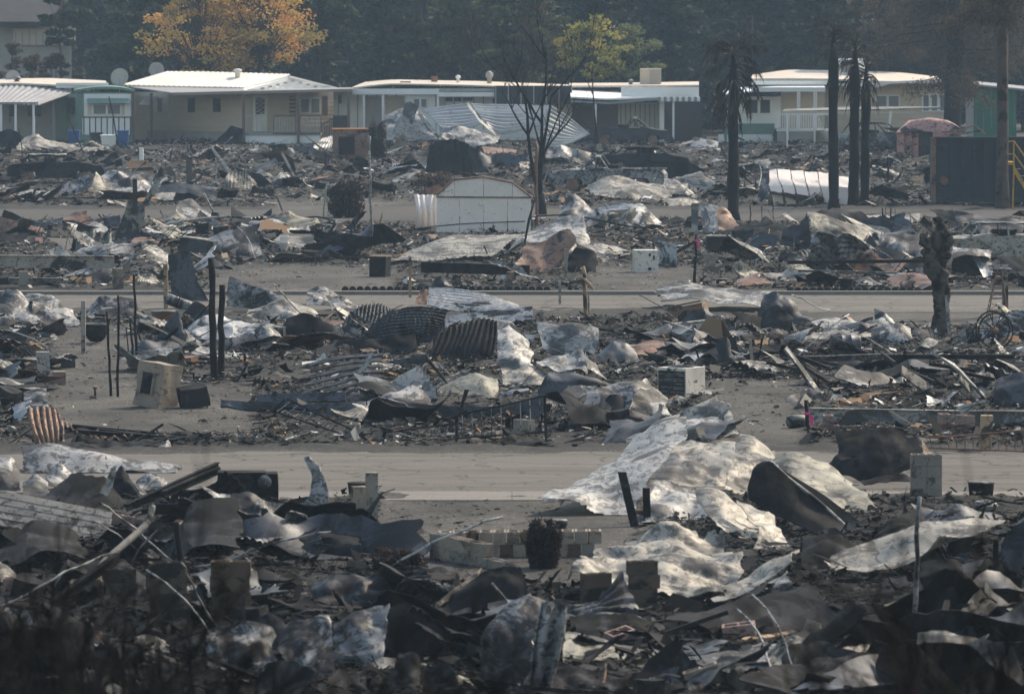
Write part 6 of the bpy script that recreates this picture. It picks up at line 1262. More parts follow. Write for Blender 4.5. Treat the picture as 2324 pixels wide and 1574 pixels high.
t = appliance('burnt_cabinet', 'small charred cabinet with tan top beside cream roof', 'cabinet', D, 290, 765, .52, .42, .62, -.35, 'black_metal', .02); fbox(t, 'top', (-.28, -.23, .625), (.28, .23, .66), 'raw_wood'); fbox(t, 'door_frame', (-.2, -.235, .1), (.2, -.205, .55), 'char_wood')
t = appliance('burnt_stove', 'black stove with ashen top among cinder blocks', 'stove', Fb, 300, 605, .75, .6, .55, .08, 'black_metal', .02); fbox(t, 'top', (-.39, -.32, .552), (.39, .32, .585), 'cream_metal'); fbox(t, 'door', (-.22, -.325, .06), (.22, -.302, .36), 'blue_steel')
t = appliance('wooden_box', 'brown wooden box with pale cracked lid sliding off', 'box', Fb, 110, 1085, .95, .6, .40, -.30, 'rust_metal', .02, (0, -.2), -.1); fbox(t, 'lid', (-.55, -.36, .43), (.48, .30, .47), 'cream_metal')
t = appliance('white_chest', 'tilted chest with white panel and black louvred end', 'chest', Fb, 160, 1200, 1.0, .6, .50, -.25, 'porcelain', .02, (0, -.12)); fbox(t, 'lid', (-.53, -.33, .51), (.53, .33, .55), 'cream_metal'); fbox(t, 'black_end', (-.49, -.335, .05), (-.18, -.305, .47), 'black_metal')
t = appliance('metal_locker', 'dark slate metal box lying open behind tall sheet', 'box', B, 1300, 640, 1.1, .6, .62, -.2, 'blue_steel', .03, (0, .12)); fbox(t, 'lid', (-.5, -.28, .63), (.35, .28, .66), 'cream_metal')
t = appliance('charred_cupboard', 'large charred cupboard carcass beside the near road', 'cupboard', J, 1640, 1105, 1.0, .5, .55, .05, 'char_wood', .03); fbox(t, 'brown_panel', (-.45, -.275, .22), (-.22, -.25, .48), 'rust_metal'); fbox(t, 'top', (-.5, -.26, .555), (.3, .25, .575), 'char_wood'); MB().lathe([(.11, 0), (.12, .02), (.06, .05)], 14, Matrix.Translation((.28, -.27, .42)) @ Matrix.Rotation(math.pi/2, 4, 'X')).build('ash_round', 'grey_metal', t)
t = appliance('burnt_box', 'tall brown burnt box with orange rim in the back ruin', 'box', C, 90, 1060, 1.7, .8, 1.55, .1, 'rust_metal', .06); fbox(t, 'rim', (-.88, -.43, 1.55), (.88, .43, 1.6), 'orange_plastic'); fbox(t, 'dark_door', (-.6, -.43, .3), (.2, -.40, 1.2), 'char_wood')
t = appliance('utility_meter', 'grey meter box on a wooden post at the left yard', 'meter', J, 285, 335, .16, .14, .34, .1, 'raw_wood', .01); link('meter_box', dbox(.28, .18, .50, .02, 4), 'grey_metal', t, (0, -.03, .30))
t = appliance('pink_pail', 'pinkish block shaped pail in the left yard', 'pail', J, 390, 318, .26, .26, .30, .2, 'pink_block', .008); fbox(t, 'rim', (-.14, -.14, .30), (.14, .14, .32), 'concrete')
t = appliance('standpipe', 'small brown standpipe valve in the gravel yard', 'standpipe', J, 630, 410, .05, .05, .26, 0, 'rust_metal', .01); MB().tube([(-.12, 0, .05), (0, 0, .06)], .05).build('valve', 'rust_metal', t); MB().lathe([(.05, .24), (.06, .28), (.02, .3)], 10).build('cap', 'rust_metal', t)
t = appliance('small_crate', 'dark crate lying beyond the pink pail', 'crate', J, 450, 205, .32, .25, .24, .1, 'blue_steel', .02); fbox(t, 'rim', (-.17, -.135, .245), (.17, .135, .26), 'grey_metal')
t = appliance('orange_cushion', 'orange board leaning at the left edge of the yard', 'board', B, 30, 1270, .30, .04, .30, .2, 'orange_plastic', .01, (0, .5)); fbox(t, 'edge', (-.16, -.03, -.01), (.16, .03, .02), 'char_wood')
t = appliance('flat_slab', 'tan paving slab pair in the front litter', 'slab', M_, 1430, 280, .35, .3, .06, .2, 'concrete_rusty', .01); fbox(t, 'chip', (.2, -.1, 0), (.36, .1, .05), 'raw_wood')
t = appliance('brick_planter', 'low red brick planter in the left ash', 'planter', B, 1850, 575, 1.25, .5, .12, .05, 'brick_red', .01)
for k in range(8): fbox(t, 'brick', (-.62+k*.156, -.27, .13), (-.475+k*.156, -.12, .25), 'brick_red')
t = thing('toilet', 'small white toilet standing in pale ash', 'toilet', GP(B, 1880, 612)[:]); MB().lathe([(.11, 0), (.10, .15), (.17, .30), (.18, .36), (.13, .37)], 14).build('bowl', 'porcelain', t, smooth=True); fbox(t, 'tank', (-.13, .1, .3), (.13, .24, .55), 'porcelain'); fbox(t, 'seat', (-.14, -.16, .372), (.14, .12, .39), 'porcelain')
# -- rounds
def lathe_thing(name, label, cat, o, x, by, prof, mat, M=None, n=24, extra=None):
    t = thing(name, label, cat, GP(o, x, by)[:]); MB().lathe(prof, n, M).build('body', mat, t, smooth=True)
    if extra: MB().lathe(extra[0], n, M).build(extra[1], extra[2], t, smooth=True)
    return t
lathe_thing('round_pot', 'black hemispherical kettle pot beside the grey post', 'pot', B, 635, 1205, [(.03, .02), (.14, .04), (.22, .12), (.27, .24), (.285, .38), (.27, .46), (.25, .46), (.25, .2), (.05, .08)], 'black_metal', extra=([(.29, .44), (.295, .47), (.26, .475), (.255, .45)], 'rim', 'grey_metal'))
lathe_thing('upturned_basin', 'upturned pale basin lying on the left yard', 'basin', B, 300, 1180, [(.33, 0), (.31, .07), (.22, .14), (.08, .17), (.02, .172)], 'grey_metal', extra=([(.335, .0), (.345, .015), (.33, .03)], 'rim', 'galvanised'))
lathe_thing('plant_pot', 'dark blue plant pot before the blistered rail', 'pot', Fb, 1145, 852, [(.15, 0), (.20, .28), (.23, .29), (.23, .34), (.20, .34), (.19, .28), (.13, .05)], 'blue_steel', extra=([(.19, .28), (.02, .30)], 'soil', 'char_wood'))
lathe_thing('tub', 'wide shallow dark tub by the post with pink tape', 'tub', Fb, 330, 815, [(.2, 0), (.26, .14), (.27, .15), (.24, .15), (.18, .03)], 'black_metal', extra=([(.268, .14), (.28, .155), (.25, .16)], 'rim', 'grey_metal'))
RX = Matrix.Rotation(math.pi/2, 4, 'Y')
lathe_thing('steel_drum', 'dented drum lying on its side before the far road', 'drum', Fb, 1140, 1290, [(.02, -.34), (.25, -.34), (.26, -.30), (.255, -.12), (.265, -.11), (.265, -.09), (.255, -.08), (.255, .1), (.265, .11), (.265, .13), (.255, .14), (.26, .31), (.25, .34), (.02, .33)], 'blue_steel', Matrix.Translation((0, 0, .25)) @ Matrix.Rotation(.1, 4, 'Z') @ RX, extra=([(.04, .33), (.05, .36), (.02, .37)], 'bung', 'black_metal'))
lathe_thing('gas_tank', 'small olive tank lying by the pink blocks', 'tank', H, 820, 605, [(.02, -.22), (.09, -.20), (.13, -.14), (.135, 0), (.13, .14), (.09, .20), (.02, .22)], 'olive_metal', Matrix.Translation((0, 0, .13)) @ RX, extra=([(.03, .2), (.03, .27), (.015, .28)], 'valve', 'black_metal'))
lathe_thing('iron_tub', 'brown tub half buried among black pyramid sheets', 'tub', B, 1080, 1110, [(.2, 0), (.27, .2), (.30, .42), (.33, .44), (.30, .46), (.26, .4), (.18, .06)], 'rust_metal', extra=([(.32, .43), (.335, .45), (.31, .465)], 'rim', 'grey_metal'))
lathe_thing('sheet_roll', 'pale pipe roll lying by the slate panel', 'pipe', B, 1180, 1000, [(.14, -.35), (.15, -.3), (.15, .3), (.14, .35), (.11, .34), (.11, -.34)], 'grey_metal', Matrix.Translation((0, 0, .25)) @ Matrix.Rotation(.35, 4, 'Y') @ RX, extra=([(.155, -.02), (.155, .02)], 'band', 'black_metal'))
lathe_thing('charred_stump', 'charred black drum stump on the near drive', 'stump', E, 1460, 1300, [(.15, 0), (.17, .05), (.15, .1), (.17, .15), (.16, .2), (.1, .22)], 'char_wood', extra=([(.16, .19), (.165, .215), (.05, .225)], 'ash_cap', 'grey_metal'))
lathe_thing('black_basket', 'black wire basket sitting on stakes by the road', 'basket', E, 150, 1060, [(.17, 0), (.19, .2), (.2, .24), (.15, .25), (.1, .12)], 'char_wood', extra=([(.19, .22), (.205, .245), (.18, .25)], 'rim', 'black_metal'))
lathe_thing('round_planter', 'round black planter basket beyond the block pier', 'planter', H, 2040, 1060, [(.2, 0), (.22, .22), (.23, .25), (.2, .26), (.15, .1)], 'char_wood', extra=([(.22, .23), (.235, .255), (.2, .265)], 'rim', 'grey_metal'))
lathe_thing('foil_heap', 'crushed silver foil tray by the round planter', 'tray', H, 2070, 1160, [(.16, 0), (.20, .1), (.17, .18), (.12, .14), (.06, .2), (.02, .17)], 'galvanised', n=9, extra=([(.2, .1), (.22, .11), (.2, .12)], 'rim', 'galvanised'))
# charred round mounds of burnt brush
def brush(label, o, x, by, w, h, seed, name='burnt_bush', n=900, cols=((.014, .012, .012), (.03, .022, .02), (.05, .03, .025))):
    p = GP(o, x, by); r = np.random.default_rng(seed); t = thing(name, label, 'bush', p[:]); mb = MB(); rs = rnd.getstate(); rnd.seed(seed)
    for k in range(18):
        pts, _ = limb_pts((rnd.uniform(-.1, .1)*w, rnd.uniform(-.1, .1)*w, -.05), (rnd.uniform(-1, 1)*w/h*.6, rnd.uniform(-1, 1)*w/h*.6, 1), h*rnd.uniform(.7, 1.05), 4, .15); mb.tube(pts, [.03, .022, .016, .01, .005], 4)
    mb.build('stems', 'bark_black', t); rnd.setstate(rs)
    g = r.normal(size=(n, 3)); g /= np.linalg.norm(g, axis=1)[:, None]; g = np.sign(g)*np.abs(g)**.7; g *= (r.random(n)**.33)[:, None]*np.array([w/2.1, w/2.2, h/1.95]); g[:, 2] += h/2.2
    g *= (1+.45*nz(g*2.2+seed))[:, None]; g[:, 2] = np.maximum(g[:, 2], .02)
    link('crown', leaves_mesh(g, np.full(n, .055), palette(n, cols, seed), seed, 1, .5), 'leaf', t)
brush('charred round hedge bush beside the white pole', B, 2290, 375, 1.45, 1.35, 71, n=4500)
brush('black burnt shrub root ball behind the block wall', (1, 3), 1365, 520, .55, .62, 72, n=2500)
brush('dark burnt bush before the dented drum skin', (1, 3), 400, 590, .75, .45, 73, n=2500)
brush('low burnt bush before the caved white shed', Fb, 960, 300, .6, .5, 74, n=500)
brush('low brown burnt bush behind the white gambrel shed', (1, 0), 640, 1240, 1.6, .7, 75, n=2000, cols=((.03, .022, .02), (.07, .045, .035), (.11, .07, .05)))
brush('charred bush stump left of the white crumpled sheets', (1, 0), 270, 1060, .9, 1.9, 76, n=3500)
brush('small reddish bush beside the deck stairs', (2, 0), 710, 950, .8, .7, 77, n=1500, cols=((.05, .04, .03), (.11, .09, .06), (.16, .13, .09)))
# -- white gambrel shed
o = D; p = GP(o, 970, 478); t = thing('garden_shed', 'white gambrel shed with scorched panels beside the bare tree', 'shed', (p.x, p.y, 0)); Y = p.y
zt = 470
for a, b, y0, y1, c, d in ((662, 814, 232, 236, 470, 470), (817, 974, 236, 240, 470, 470), (977, 1133, 240, 242, 470, 470), (1136, 1288, 242, 244, 470, 470)): panel(t, 'wall_panel', o, Y, [(a, y0, 0), (b, y1, 0), (b-3, 480, 0), (a, 480, 0)], .03, 'shed_white')
panel(t, 'gable_panel', o, Y, [(664, 228, -.01), (780, 128, -.01), (780, 232, -.01)], .03, 'shed_white'); panel(t, 'gable_panel', o, Y, [(783, 126, -.01), (972, 110, -.01), (972, 236, -.01), (783, 232, -.01)], .03, 'shed_white')
panel(t, 'gable_panel', o, Y, [(976, 110, -.01), (1163, 146, -.01), (1163, 240, -.01), (976, 236, -.01)], .03, 'shed_white'); panel(t, 'gable_panel', o, Y, [(1166, 148, -.01), (1285, 240, -.01), (1166, 240, -.01)], .03, 'shed_white')
sheet('side_panel', None, None, o, 478, [[1.2, 512,222, 560,226, 610,228], [.8, 530,330, 575,340, 620,330], [1.2, 515,478, 570,478, 625,478]], 'shed_white', .02, 1, .02, ('u', 3, .03), .01, None, t)
sheet('side_panel', None, None, o, 478, [[.6, 606,226, 640,230, 666,232], [.3, 600,330, 630,330, 664,330], [.5, 606,478, 640,478, 668,478]], 'shed_white', .02, 1, .02, ('u', 2, .03), .01, None, t)
for pts in ([(655, 224, -.05), (780, 118, -.05), (780, 128, -.05), (664, 234, -.05)], [(780, 118, -.05), (974, 101, -.05), (974, 111, -.05), (780, 128, -.05)], [(974, 101, -.05), (1166, 138, -.05), (1166, 149, -.05), (974, 111, -.05)], [(1166, 138, -.05), (1300, 240, -.05), (1290, 248, -.05), (1166, 149, -.05)]): panel(t, 'roof_edge', o, Y, pts, .35, 'rust_metal')
sheet('roof_flap', None, None, o, 478, [[1.6, 700,150, 740,125, 778,118], [1.5, 510,215, 600,216, 655,222]], 'rust_metal', .02, 1, .02, None, .02, None, t)
sheet('torn_roof', None, None, o, 478, [[.8, 1190,150, 1260,165, 1310,190], [.3, 1240,200, 1290,220, 1310,240]], 'black_metal', .05, 1, .02, None, .04, None, t)
panel(t, 'sill', o, Y, [(658, 234, -.04), (1290, 238, -.04), (1290, 246, -.04), (658, 242, -.04)], .03, 'rust_metal')
# -- caved white barrel shed
o = Fb; p = GP(o, 880, 300); t = thing('caved_shed', 'caved white metal shed buckled into a barrel by the palms', 'shed', (p.x, p.y, 0))
xs_ = [600, 690, 780, 870, 960, 1050, 1165]
for k in range(6):
    a, b = xs_[k], xs_[k+1]; y0 = 45+k*7+(18 if k == 5 else 0); sl = 40-k*5
    sheet('buckled_panel', None, None, o, 300, [[1.4, a, y0+(30 if k == 0 else 6), b-6, y0+10], [.5, a+10, y0+70, b+4, y0+70], [.15, a+sl, 170, b+sl-12, 175], [0, a+sl+30, 296, b+sl*.8+10, 298]], 'shed_white', .045, 1.2, .02, None, .015, None, t)
sheet('end_panel', None, None, o, 300, [[.8, 600,60, 640,45], [.3, 585,150, 640,130], [0, 560,240, 620,250]], 'grey_metal', .04, 1, .02, None, .03, None, t)
# -- pink shed
o = (2, 0); p = GP(o, 1700, 1045); t = thing('garden_shed', 'pink burnt shed with rounded roof behind the dumpster', 'shed', (p.x, p.y, 0)); Y = p.y
for a, b, y0, y1 in ((1482, 1530, 880, 872), (1534, 1578, 872, 872), (1582, 1622, 872, 874)): panel(t, 'wall_panel', o, Y, [(a, y0, .4), (b, y1, .2), (b, 1045, .2), (a, 1030, .4)], .03, 'pink_metal')
rect(t, 'doorway_shade', o, Y, 1622, 876, 1720, 1045, 'black_metal', .25, .05); rect(t, 'wall_panel', o, Y, 1720, 876, 1900, 1045, 'pink_metal', .1, .03)  # black panel stands in for the shade inside the doorway
sheet('roof', None, None, o, 1045, [[2.2, 1560,800, 1700,782, 1820,800, 1900,850], [.3, 1484,872, 1590,800, 1700,790, 1800,800], [0, 1484,880, 1580,872, 1760,872, 1910,868]], 'pink_metal', .03, .8, .03, None, .01, None, t)
# -- dumpster with steps
p = GP(o, 1730, 1362); t = thing('dumpster', 'dark blue roll off dumpster with ribbed side by the redwood trunk', 'dumpster', (p.x, p.y, 0)); Y = p.y
zt_ = WP(o, 1730, 905, Y).z; x1 = 6.2
fbox(t, 'side', (0, .12, .25), (x1, .18, zt_-.1), 'dumpster_paint'); fbox(t, 'end', (0, .12, .25), (.08, 2.4, zt_-.1), 'dumpster_paint'); fbox(t, 'back', (0, 2.34, .25), (x1, 2.4, zt_-.1), 'dumpster_paint'); fbox(t, 'floor', (0, .1, .15), (x1, 2.4, .25), 'dumpster_paint')
for k in range(13): fbox(t, 'rib', (.62+k*.44, .0, .25), (.76+k*.44, .122, zt_-.1), 'dumpster_paint')
fbox(t, 'top_rail', (-.03, -.02, zt_-.12), (x1, .2, zt_), 'dumpster_paint'); fbox(t, 'bottom_rail', (-.03, -.02, .12), (x1, .2, .3), 'dumpster_paint')
fbox(t, 'corner_post', (-.1, -.03, .1), (.06, .2, zt_-.05), 'rust_metal'); fbox(t, 'hinge_plate', (.1, -.01, zt_-.9), (.5, .13, zt_-.35), 'dumpster_paint')
MB().lathe([(.02, .05), (.16, .03), (.2, 0)], 16, Matrix.Translation((.38, .12, .95)) @ Matrix.Rotation(math.pi/2, 4, 'X')).build('dent_highlight', 'rust_metal', t, smooth=True)  # lighter rust toned disc paints the highlight of an oval dent
for s_ in (.5, 3, 5.5): MB().lathe([(.09, -.06), (.09, .06)], 14, Matrix.Translation((s_, .15, .09)) @ Matrix.Rotation(math.pi/2, 4, 'X')).build('wheel', 'black_metal', t)
for k, (xa, ya, xb, yb2) in enumerate(((1840, 880, 2000, 830), (1900, 890, 2060, 860), (2000, 830, 2070, 890))):
    a = WP(o, xa, ya, Y+1); b = WP(o, xb, yb2, Y+1); L = Vector(t.location); MB().tube([a-L, b-L], .03).build('tarp_bar', 'raw_wood', t)
p = GP(o, 2240, 1380); t = thing('access_stairs', 'yellow steel stairs with handrail beside the dumpster', 'stairs', (p.x, p.y, 0)); Y = p.y; L = Vector(t.location)
for nm, pts, r in (('handrail', ((2205, 940), (2258, 935), (2360, 1080)), .035), ('mid_rail', ((2205, 1022), (2258, 1018), (2360, 1165)), .03), ('post', ((2256, 930), (2256, 1160)), .035)): MB().tube([WP(o, x, y, Y)-L for x, y in pts], r).build(nm, 'yellow_paint', t)
panel(t, 'stringer', o, Y, [(2256, 1090, 0), (2360, 1260, 0), (2360, 1310, 0), (2256, 1140, 0)], .05, 'yellow_paint'); rect(t, 'landing', o, Y, 2203, 1072, 2260, 1092, 'yellow_paint', -.05, .9)
for k in range(3): rect(t, 'tread', o, Y, 2270+k*28, 1120+k*46, 2310+k*28, 1128+k*46, 'dumpster_paint', .06, .7)
for x in (2207, 2258): MB().tube([WP(o, x, 1090, Y+.5)-L, Vector((WP(o, x, 1090, Y).x-L.x, .5, 0))], .04).build('leg', 'yellow_paint', t)
# -- knobbly pollard tree
p = GP(Fb, 1760, 1150); t = thing('pollard_tree', 'knobbly burnt pollard tree beside the far road', 'tree', p[:])
zf = lambda y: WP(Fb, 1760, y, p.y).z
V = []; nr, nc = 40, 16
prof = [(0, .29), (.08, .23), (.3, .19), (.5, .20), (.6, .25), (.68, .27), (.74, .22), (.78, .1)]
zs_ = np.linspace(0, .78, nr); rr = np.interp(zs_, [a for a, b in prof], [b for a, b in prof]); ztp = zf(425)
th_ = np.linspace(0, 2*math.pi, nc+1)[:-1]; Z, T = np.meshgrid(zs_, th_, indexing='ij'); R_ = rr[:, None]*np.ones_like(T)
P3 = np.stack([np.cos(T)*R_+.10*np.sin(Z*5)-.12*Z, np.sin(T)*R_, Z*ztp-.1], 2).reshape(-1, 3); kn = nz(P3*3.4)*.13*np.clip(P3[:, 2]-.2, .25, 1.2)+nz(P3*8)*.05
P3[:, 0] += np.cos(T.ravel())*kn; P3[:, 1] += np.sin(T.ravel())*kn
i_ = (np.arange(nr-1)[:, None]*nc+np.arange(nc)[None]).ravel(); j_ = (np.arange(nr-1)[:, None]*nc+(np.arange(nc)+1)[None] % nc).ravel()
link('trunk', np_mesh('trunk', P3, np.stack([i_, j_, j_+nc, i_+nc], 1)), 'bark_knobbly', t)
rs_ = np.random.default_rng(3)
for k, (ax, ay, z0_, L_) in enumerate(((-.75, .1, .60, .62), (-.45, -.3, .66, .75), (.1, .2, .70, .95), (.5, -.2, .64, .80), (.85, .15, .58, .60), (.3, .5, .66, .7), (-.2, .45, .68, .7))):
    d = Vector((ax, ay, .9)).normalized(); b = Vector((-.06, 0, z0_*ztp)); pts, _ = limb_pts(b, d, L_, 6, .22)
    MB().tube(pts, [.15, .12, .125, .105, .13, .155, .08], 9, .22).build('arm', 'bark_knobbly', t, smooth=True)
    for q in range(5):
        e = pts[rs_.integers(3, 7)]; dd = Vector(rs_.normal(size=3)).normalized(); MB().tube([e, e+dd*.10, e+dd*rs_.uniform(.15, .22)], [.09, .085, .03], 7, .25).build('knob', 'bark_knobbly', t, smooth=True)
# -- windmill and wagon wheel
p = GP(Fb, 2150, 1035); t = thing('garden_windmill', 'small burnt lattice windmill tower by the far road', 'windmill', p[:]); ztp = WP(Fb, 2145, 720, p.y).z
legs = [Vector((sx*.28, sy*.28, 0)) for sx in (-1, 1) for sy in (-1, 1)]; top = [Vector((sx*.05+.02, sy*.05, ztp)) for sx in (-1, 1) for sy in (-1, 1)]
for a, b in zip(legs, top): MB().tube([a, b], .016, 5).build('leg', 'rust_metal', t)
for z in (.15, .4, .62, .82):
    q = [a.lerp(b, z) for a, b in zip(legs, top)]; q2 = [a.lerp(b, z+.16) for a, b in zip(legs, top)]
    for i, j in ((0, 1), (1, 3), (3, 2), (2, 0)): MB().tube([q[i], q[j]], .009, 4).build('crossbar', 'rust_metal', t); MB().tube([q[i], q2[j]], .007, 4).build('brace', 'rust_metal', t)
fbox(t, 'platform', (-.22, -.2, ztp), (.35, .2, ztp+.03), 'grey_metal'); sheet_ = MB().box((-.25, -.02, ztp+.05), (.3, .02, ztp+.13)).build('tail_vane', 'galvanised', t)
def wheel(label, o, x, by, R, yaw, lean, mat, nsp=10):
    p = GP(o, x, by); t = thing('wagon_wheel', label, 'wheel', p[:], yaw); M = Matrix.Rotation(lean, 4, 'X')
    def ring(r, rt, name, y):
        pts = [M @ Vector((math.cos(a)*r, y, R+math.sin(a)*r)) for a in np.linspace(0, 2*math.pi, 29)]; MB().tube(pts, rt, 6).build(name, mat, t, smooth=True)
    ring(R, .022, 'rim', 0)
    for k in range(nsp): a = 2*math.pi*k/nsp; MB().tube([M @ Vector((0, 0, R)), M @ Vector((math.cos(a)*R, 0, R+math.sin(a)*R))], .013, 5).build('spoke', mat, t)
    MB().lathe([(.05, -.05), (.07, -.02), (.07, .02), (.05, .05)], 12, Matrix.Translation(M @ Vector((0, 0, R))) @ Matrix.Rotation(math.pi/2, 4, 'X')).build('hub', 'rust_metal', t)
wheel('black spoked wagon wheel before the windmill', Fb, 2140, 1240, .42, .15, -.12, 'black_metal'); wheel('second wagon wheel standing just behind the first', Fb, 2120, 1225, .42, .2, -.1, 'black_metal', 8)
p = GP(Fb, 1965, 1225); t = thing('fan_blades', 'fallen fan of flat metal blades left of the wagon wheel', 'fan', p[:])
for k in range(8):
    a = math.pi*(.05+.9*k/7); b = MB().box((-.05, -.004, .06), (.05, .004, .34)); b.v = [Matrix.Rotation(a-math.pi/2, 3, 'Y') @ (Matrix.Rotation(.35, 3, 'Z') @ v)+Vector((0, 0, .1)) for v in b.v]; b.build('blade', 'grey_metal', t)
MB().lathe([(.06, -.03), (.06, .03)], 12, Matrix.Translation((0, 0, .1)) @ Matrix.Rotation(math.pi/2, 4, 'X')).build('hub', 'black_metal', t)
# -- burnt vehicles
def car(name, label, o, x, by, yaw, L=4.4, Wd=1.7, mat='black_metal', roofmat=None, pickup=False, sc=1.0, sag=0.0):
    p = GP(o, x, by); t = thing(name, label, 'pickup' if pickup else 'car', (p.x, p.y, 0), yaw); t.scale = (sc, sc, sc); h = Wd/2
    side = [(-L/2, .35), (-L/2, .72), (-L/2+.15, .86), (-.8 if not pickup else -.3, .94), (L*.22, .94), (L/2-.12, .80), (L/2, .62), (L/2, .32), (L*.38, .30), (L*.36, .55), (L*.22, .55), (L*.20, .28), (-L*.20, .28), (-L*.22, .55), (-L*.36, .55), (-L*.38, .30)]
    bd = MB().prism([(a, -h, b) for a, b in side], Vector((0, Wd, 0))).build('body', mat, t)
    bm = bmesh.new(); bm.from_mesh(bd.data); bmesh.ops.triangulate(bm, faces=bm.faces); bmesh.ops.subdivide_edges(bm, edges=bm.edges, cuts=2, use_grid_fill=True); bmesh.ops.subdivide_edges(bm, edges=[e for e in bm.edges if e.calc_length() > .25], cuts=1)
    co = np.array([v.co[:] for v in bm.verts]); dv = .07*np.stack([nz(co*1.9+x*.01), nz(co*1.9+9+x*.01), nz(co*1.9+19+x*.01)], 1)
    for v, q in zip(bm.verts, dv): v.co += Vector(q)
    bm.to_mesh(bd.data); bm.free()
    c0, c1 = (-.1, 1.0) if pickup else (-1.5, 1.0); zr = 1.42-sag
    rf = sheet_mesh(np.array([[[c0+.35, h*.8, zr], [c1-.5, h*.8, zr]], [[c0+.35, 0, zr+.06-sag], [c1-.5, 0, zr+.06-sag]], [[c0+.35, -h*.8, zr], [c1-.5, -h*.8, zr]]]), (14, 12), .05, 1.5, .02, None, .02); link('roof', np_mesh('roof', *rf), roofmat or mat, t)
    for s_ in (-1, 1):
        for a, b in ((c0, c0+.38), ((c0+c1)/2, (c0+c1)/2-.03), (c1+.1, c1-.5)): MB().tube([(a, s_*h*.95, .9), (b, s_*h*.8, zr)], .035, 5).build('pillar', mat, t)
        for wx in (-L*.29, L*.29): MB().lathe([(.05, -.09), (.27, -.09), (.27, .09), (.05, .09)], 18, Matrix.Translation((wx, s_*(h-.1), .27)) @ Matrix.Rotation(math.pi/2, 4, 'X')).build('wheel', 'rust_metal', t)
    fbox(t, 'dashboard', (c1-.3, -h*.85, .7), (c1-.1, h*.85, .98), 'char_wood')
    for s_ in (-1, 1): fbox(t, 'seat_frame', (-.5, s_*.4-.22, .6), (0, s_*.4+.22, 1.1), 'char_wood')
    if pickup: fbox(t, 'bed_rail', (-L/2+.05, -h-.01, .88), (-.35, -h+.06, .96), mat); fbox(t, 'bed_rail', (-L/2+.05, h-.06, .88), (-.35, h+.01, .96), mat)
    return t
car('burnt_pickup', 'burnt out pickup with bare cab frame in the back lot', C, 1800, 1262, math.pi-.12, 4.9, 1.75, 'grey_metal', 'grey_metal', True)
car('parked_car', 'dark car parked under the open carport', C, 1740, 905, .2, 4.2, 1.7, 'dark_trim')
car('parked_pickup', 'dark pickup with blue tailgate edge in the carport', C, 1930, 960, .06, 4.4, 1.7, 'dark_trim', pickup=True)
t = car('burnt_car', 'scorched car wreck under the thin flat canopy', (2, 0), 1330, 1000, .4, 4.0, 1.65, 'grey_metal', 'black_metal')
car('burnt_car', 'burnt car shell with ashen roof rim at the right edge', Fb, 2240, 690, .12, 4.4, 1.75, 'cream_metal', 'grey_metal', sag=.1)
car('burnt_car', 'flattened burnt car with sagging roof at the back left', B, 370, 150, .1, 4.2, 1.7, 'black_metal', 'cream_metal', sag=.15)
car('burnt_car', 'black gutted car in the ruin before the blue pickup', (1, 0), 2080, 1150, -.3, 4.2, 1.7, 'black_metal', 'black_metal', sag=.2)
# -- scalloped edging along the far road
def edging(label, x0, x1, y):
    a = G(x0, y); b = G(x1, y); n = int((b.x-a.x)/.21); t = thing('garden_edging', label, 'edging', ((a.x+b.x)/2, a.y, 0))
    me = MB().lathe([(.10, -.05), (.10, .05)], 12, Matrix.Rotation(math.pi/2, 4, 'X')); m = py_mesh('scallop', me.v, me.f); m.materials.append(MAT['black_metal'])
    for k in range(n): link('scallop', m, None, t, ((k+.5)*.21-(b.x-a.x)/2, 0, .11))
    fbox(t, 'base', (-(b.x-a.x)/2, -.08, -.05), ((b.x-a.x)/2, .08, .10), 'char_wood')
edging('dark scalloped edging before the cream roof lot', 775, 1258, 666); edging('dark scalloped edging before the blistered rail', 1785, 2100, 668)
# slatted plank wall at the left front
t = thing('plank_wall', 'fallen section of grey plank siding at the left front', 'plank wall', GP(M_, 330, 390)[:])
Y = t.location.y
for k in range(5):
    f0, f1 = k/5, (k+1)/5; l0, l1 = 15+235*f0, 15+235*f1; r0, r1 = 150+220*f0, 150+220*f1
    panel(t, 'plank', M_, Y, [(-60, l0-20, .9-.5*f0), (742, r0, .6-.5*f0), (738-20*f1, r1-4, .6-.5*f1), (-60, l1-24, .9-.5*f1)], .03, 'grey_wood' if k != 3 else 'cream_metal')
# dark trough in the great heap
o = H; p = GP(o, 850, 1330); t = thing('steel_trough', 'long dark steel trough tipped down beside the great heap', 'trough', (p.x, p.y, 0))
sheet('trough_skin', None, None, o, 1330, [[.6, 560,860, 640,830, 760,940, 960,1090, 1180,1290], [.5, 520,900, 600,900, 760,1010, 960,1170, 1190,1310], [.3, 490,1000, 620,1040, 780,1130, 940,1230, 1120,1330], [.2, 500,1080, 640,1160, 780,1230, 920,1300, 1060,1345]], 'soot_metal', .05, 1.0, .03, None, .01, None, t)
sheet('trough_wall', None, None, o, 1330, [[.9, 640,825, 780,920, 1000,1050, 1230,1220], [.8, 700,920, 820,1000, 1030,1140, 1240,1310]], 'soot_metal', .02, .6, .02, None, .01, None, t)
rod('rim', o, 1330, [560,860,.6, 640,830,.65, 760,935,.6, 960,1088,.58, 1180,1290,.55], .035, 'grey_metal', 'trough_rim', 'rim')
tr_ = bpy.data.objects['trough_rim']; tr_.location = tr_.location-t.location; tr_.parent = t; del tr_['label']; del tr_['category']
lathe_thing('ball_lamp', 'small white ball light beside the huge black sheet', 'ball', H, 840, 815, [(.02, .0), (.04, .02), (.045, .045), (.03, .08), (.01, .09)], 'porcelain', n=12, extra=([(.05, 0), (.05, .01)], 'base', 'black_metal'))
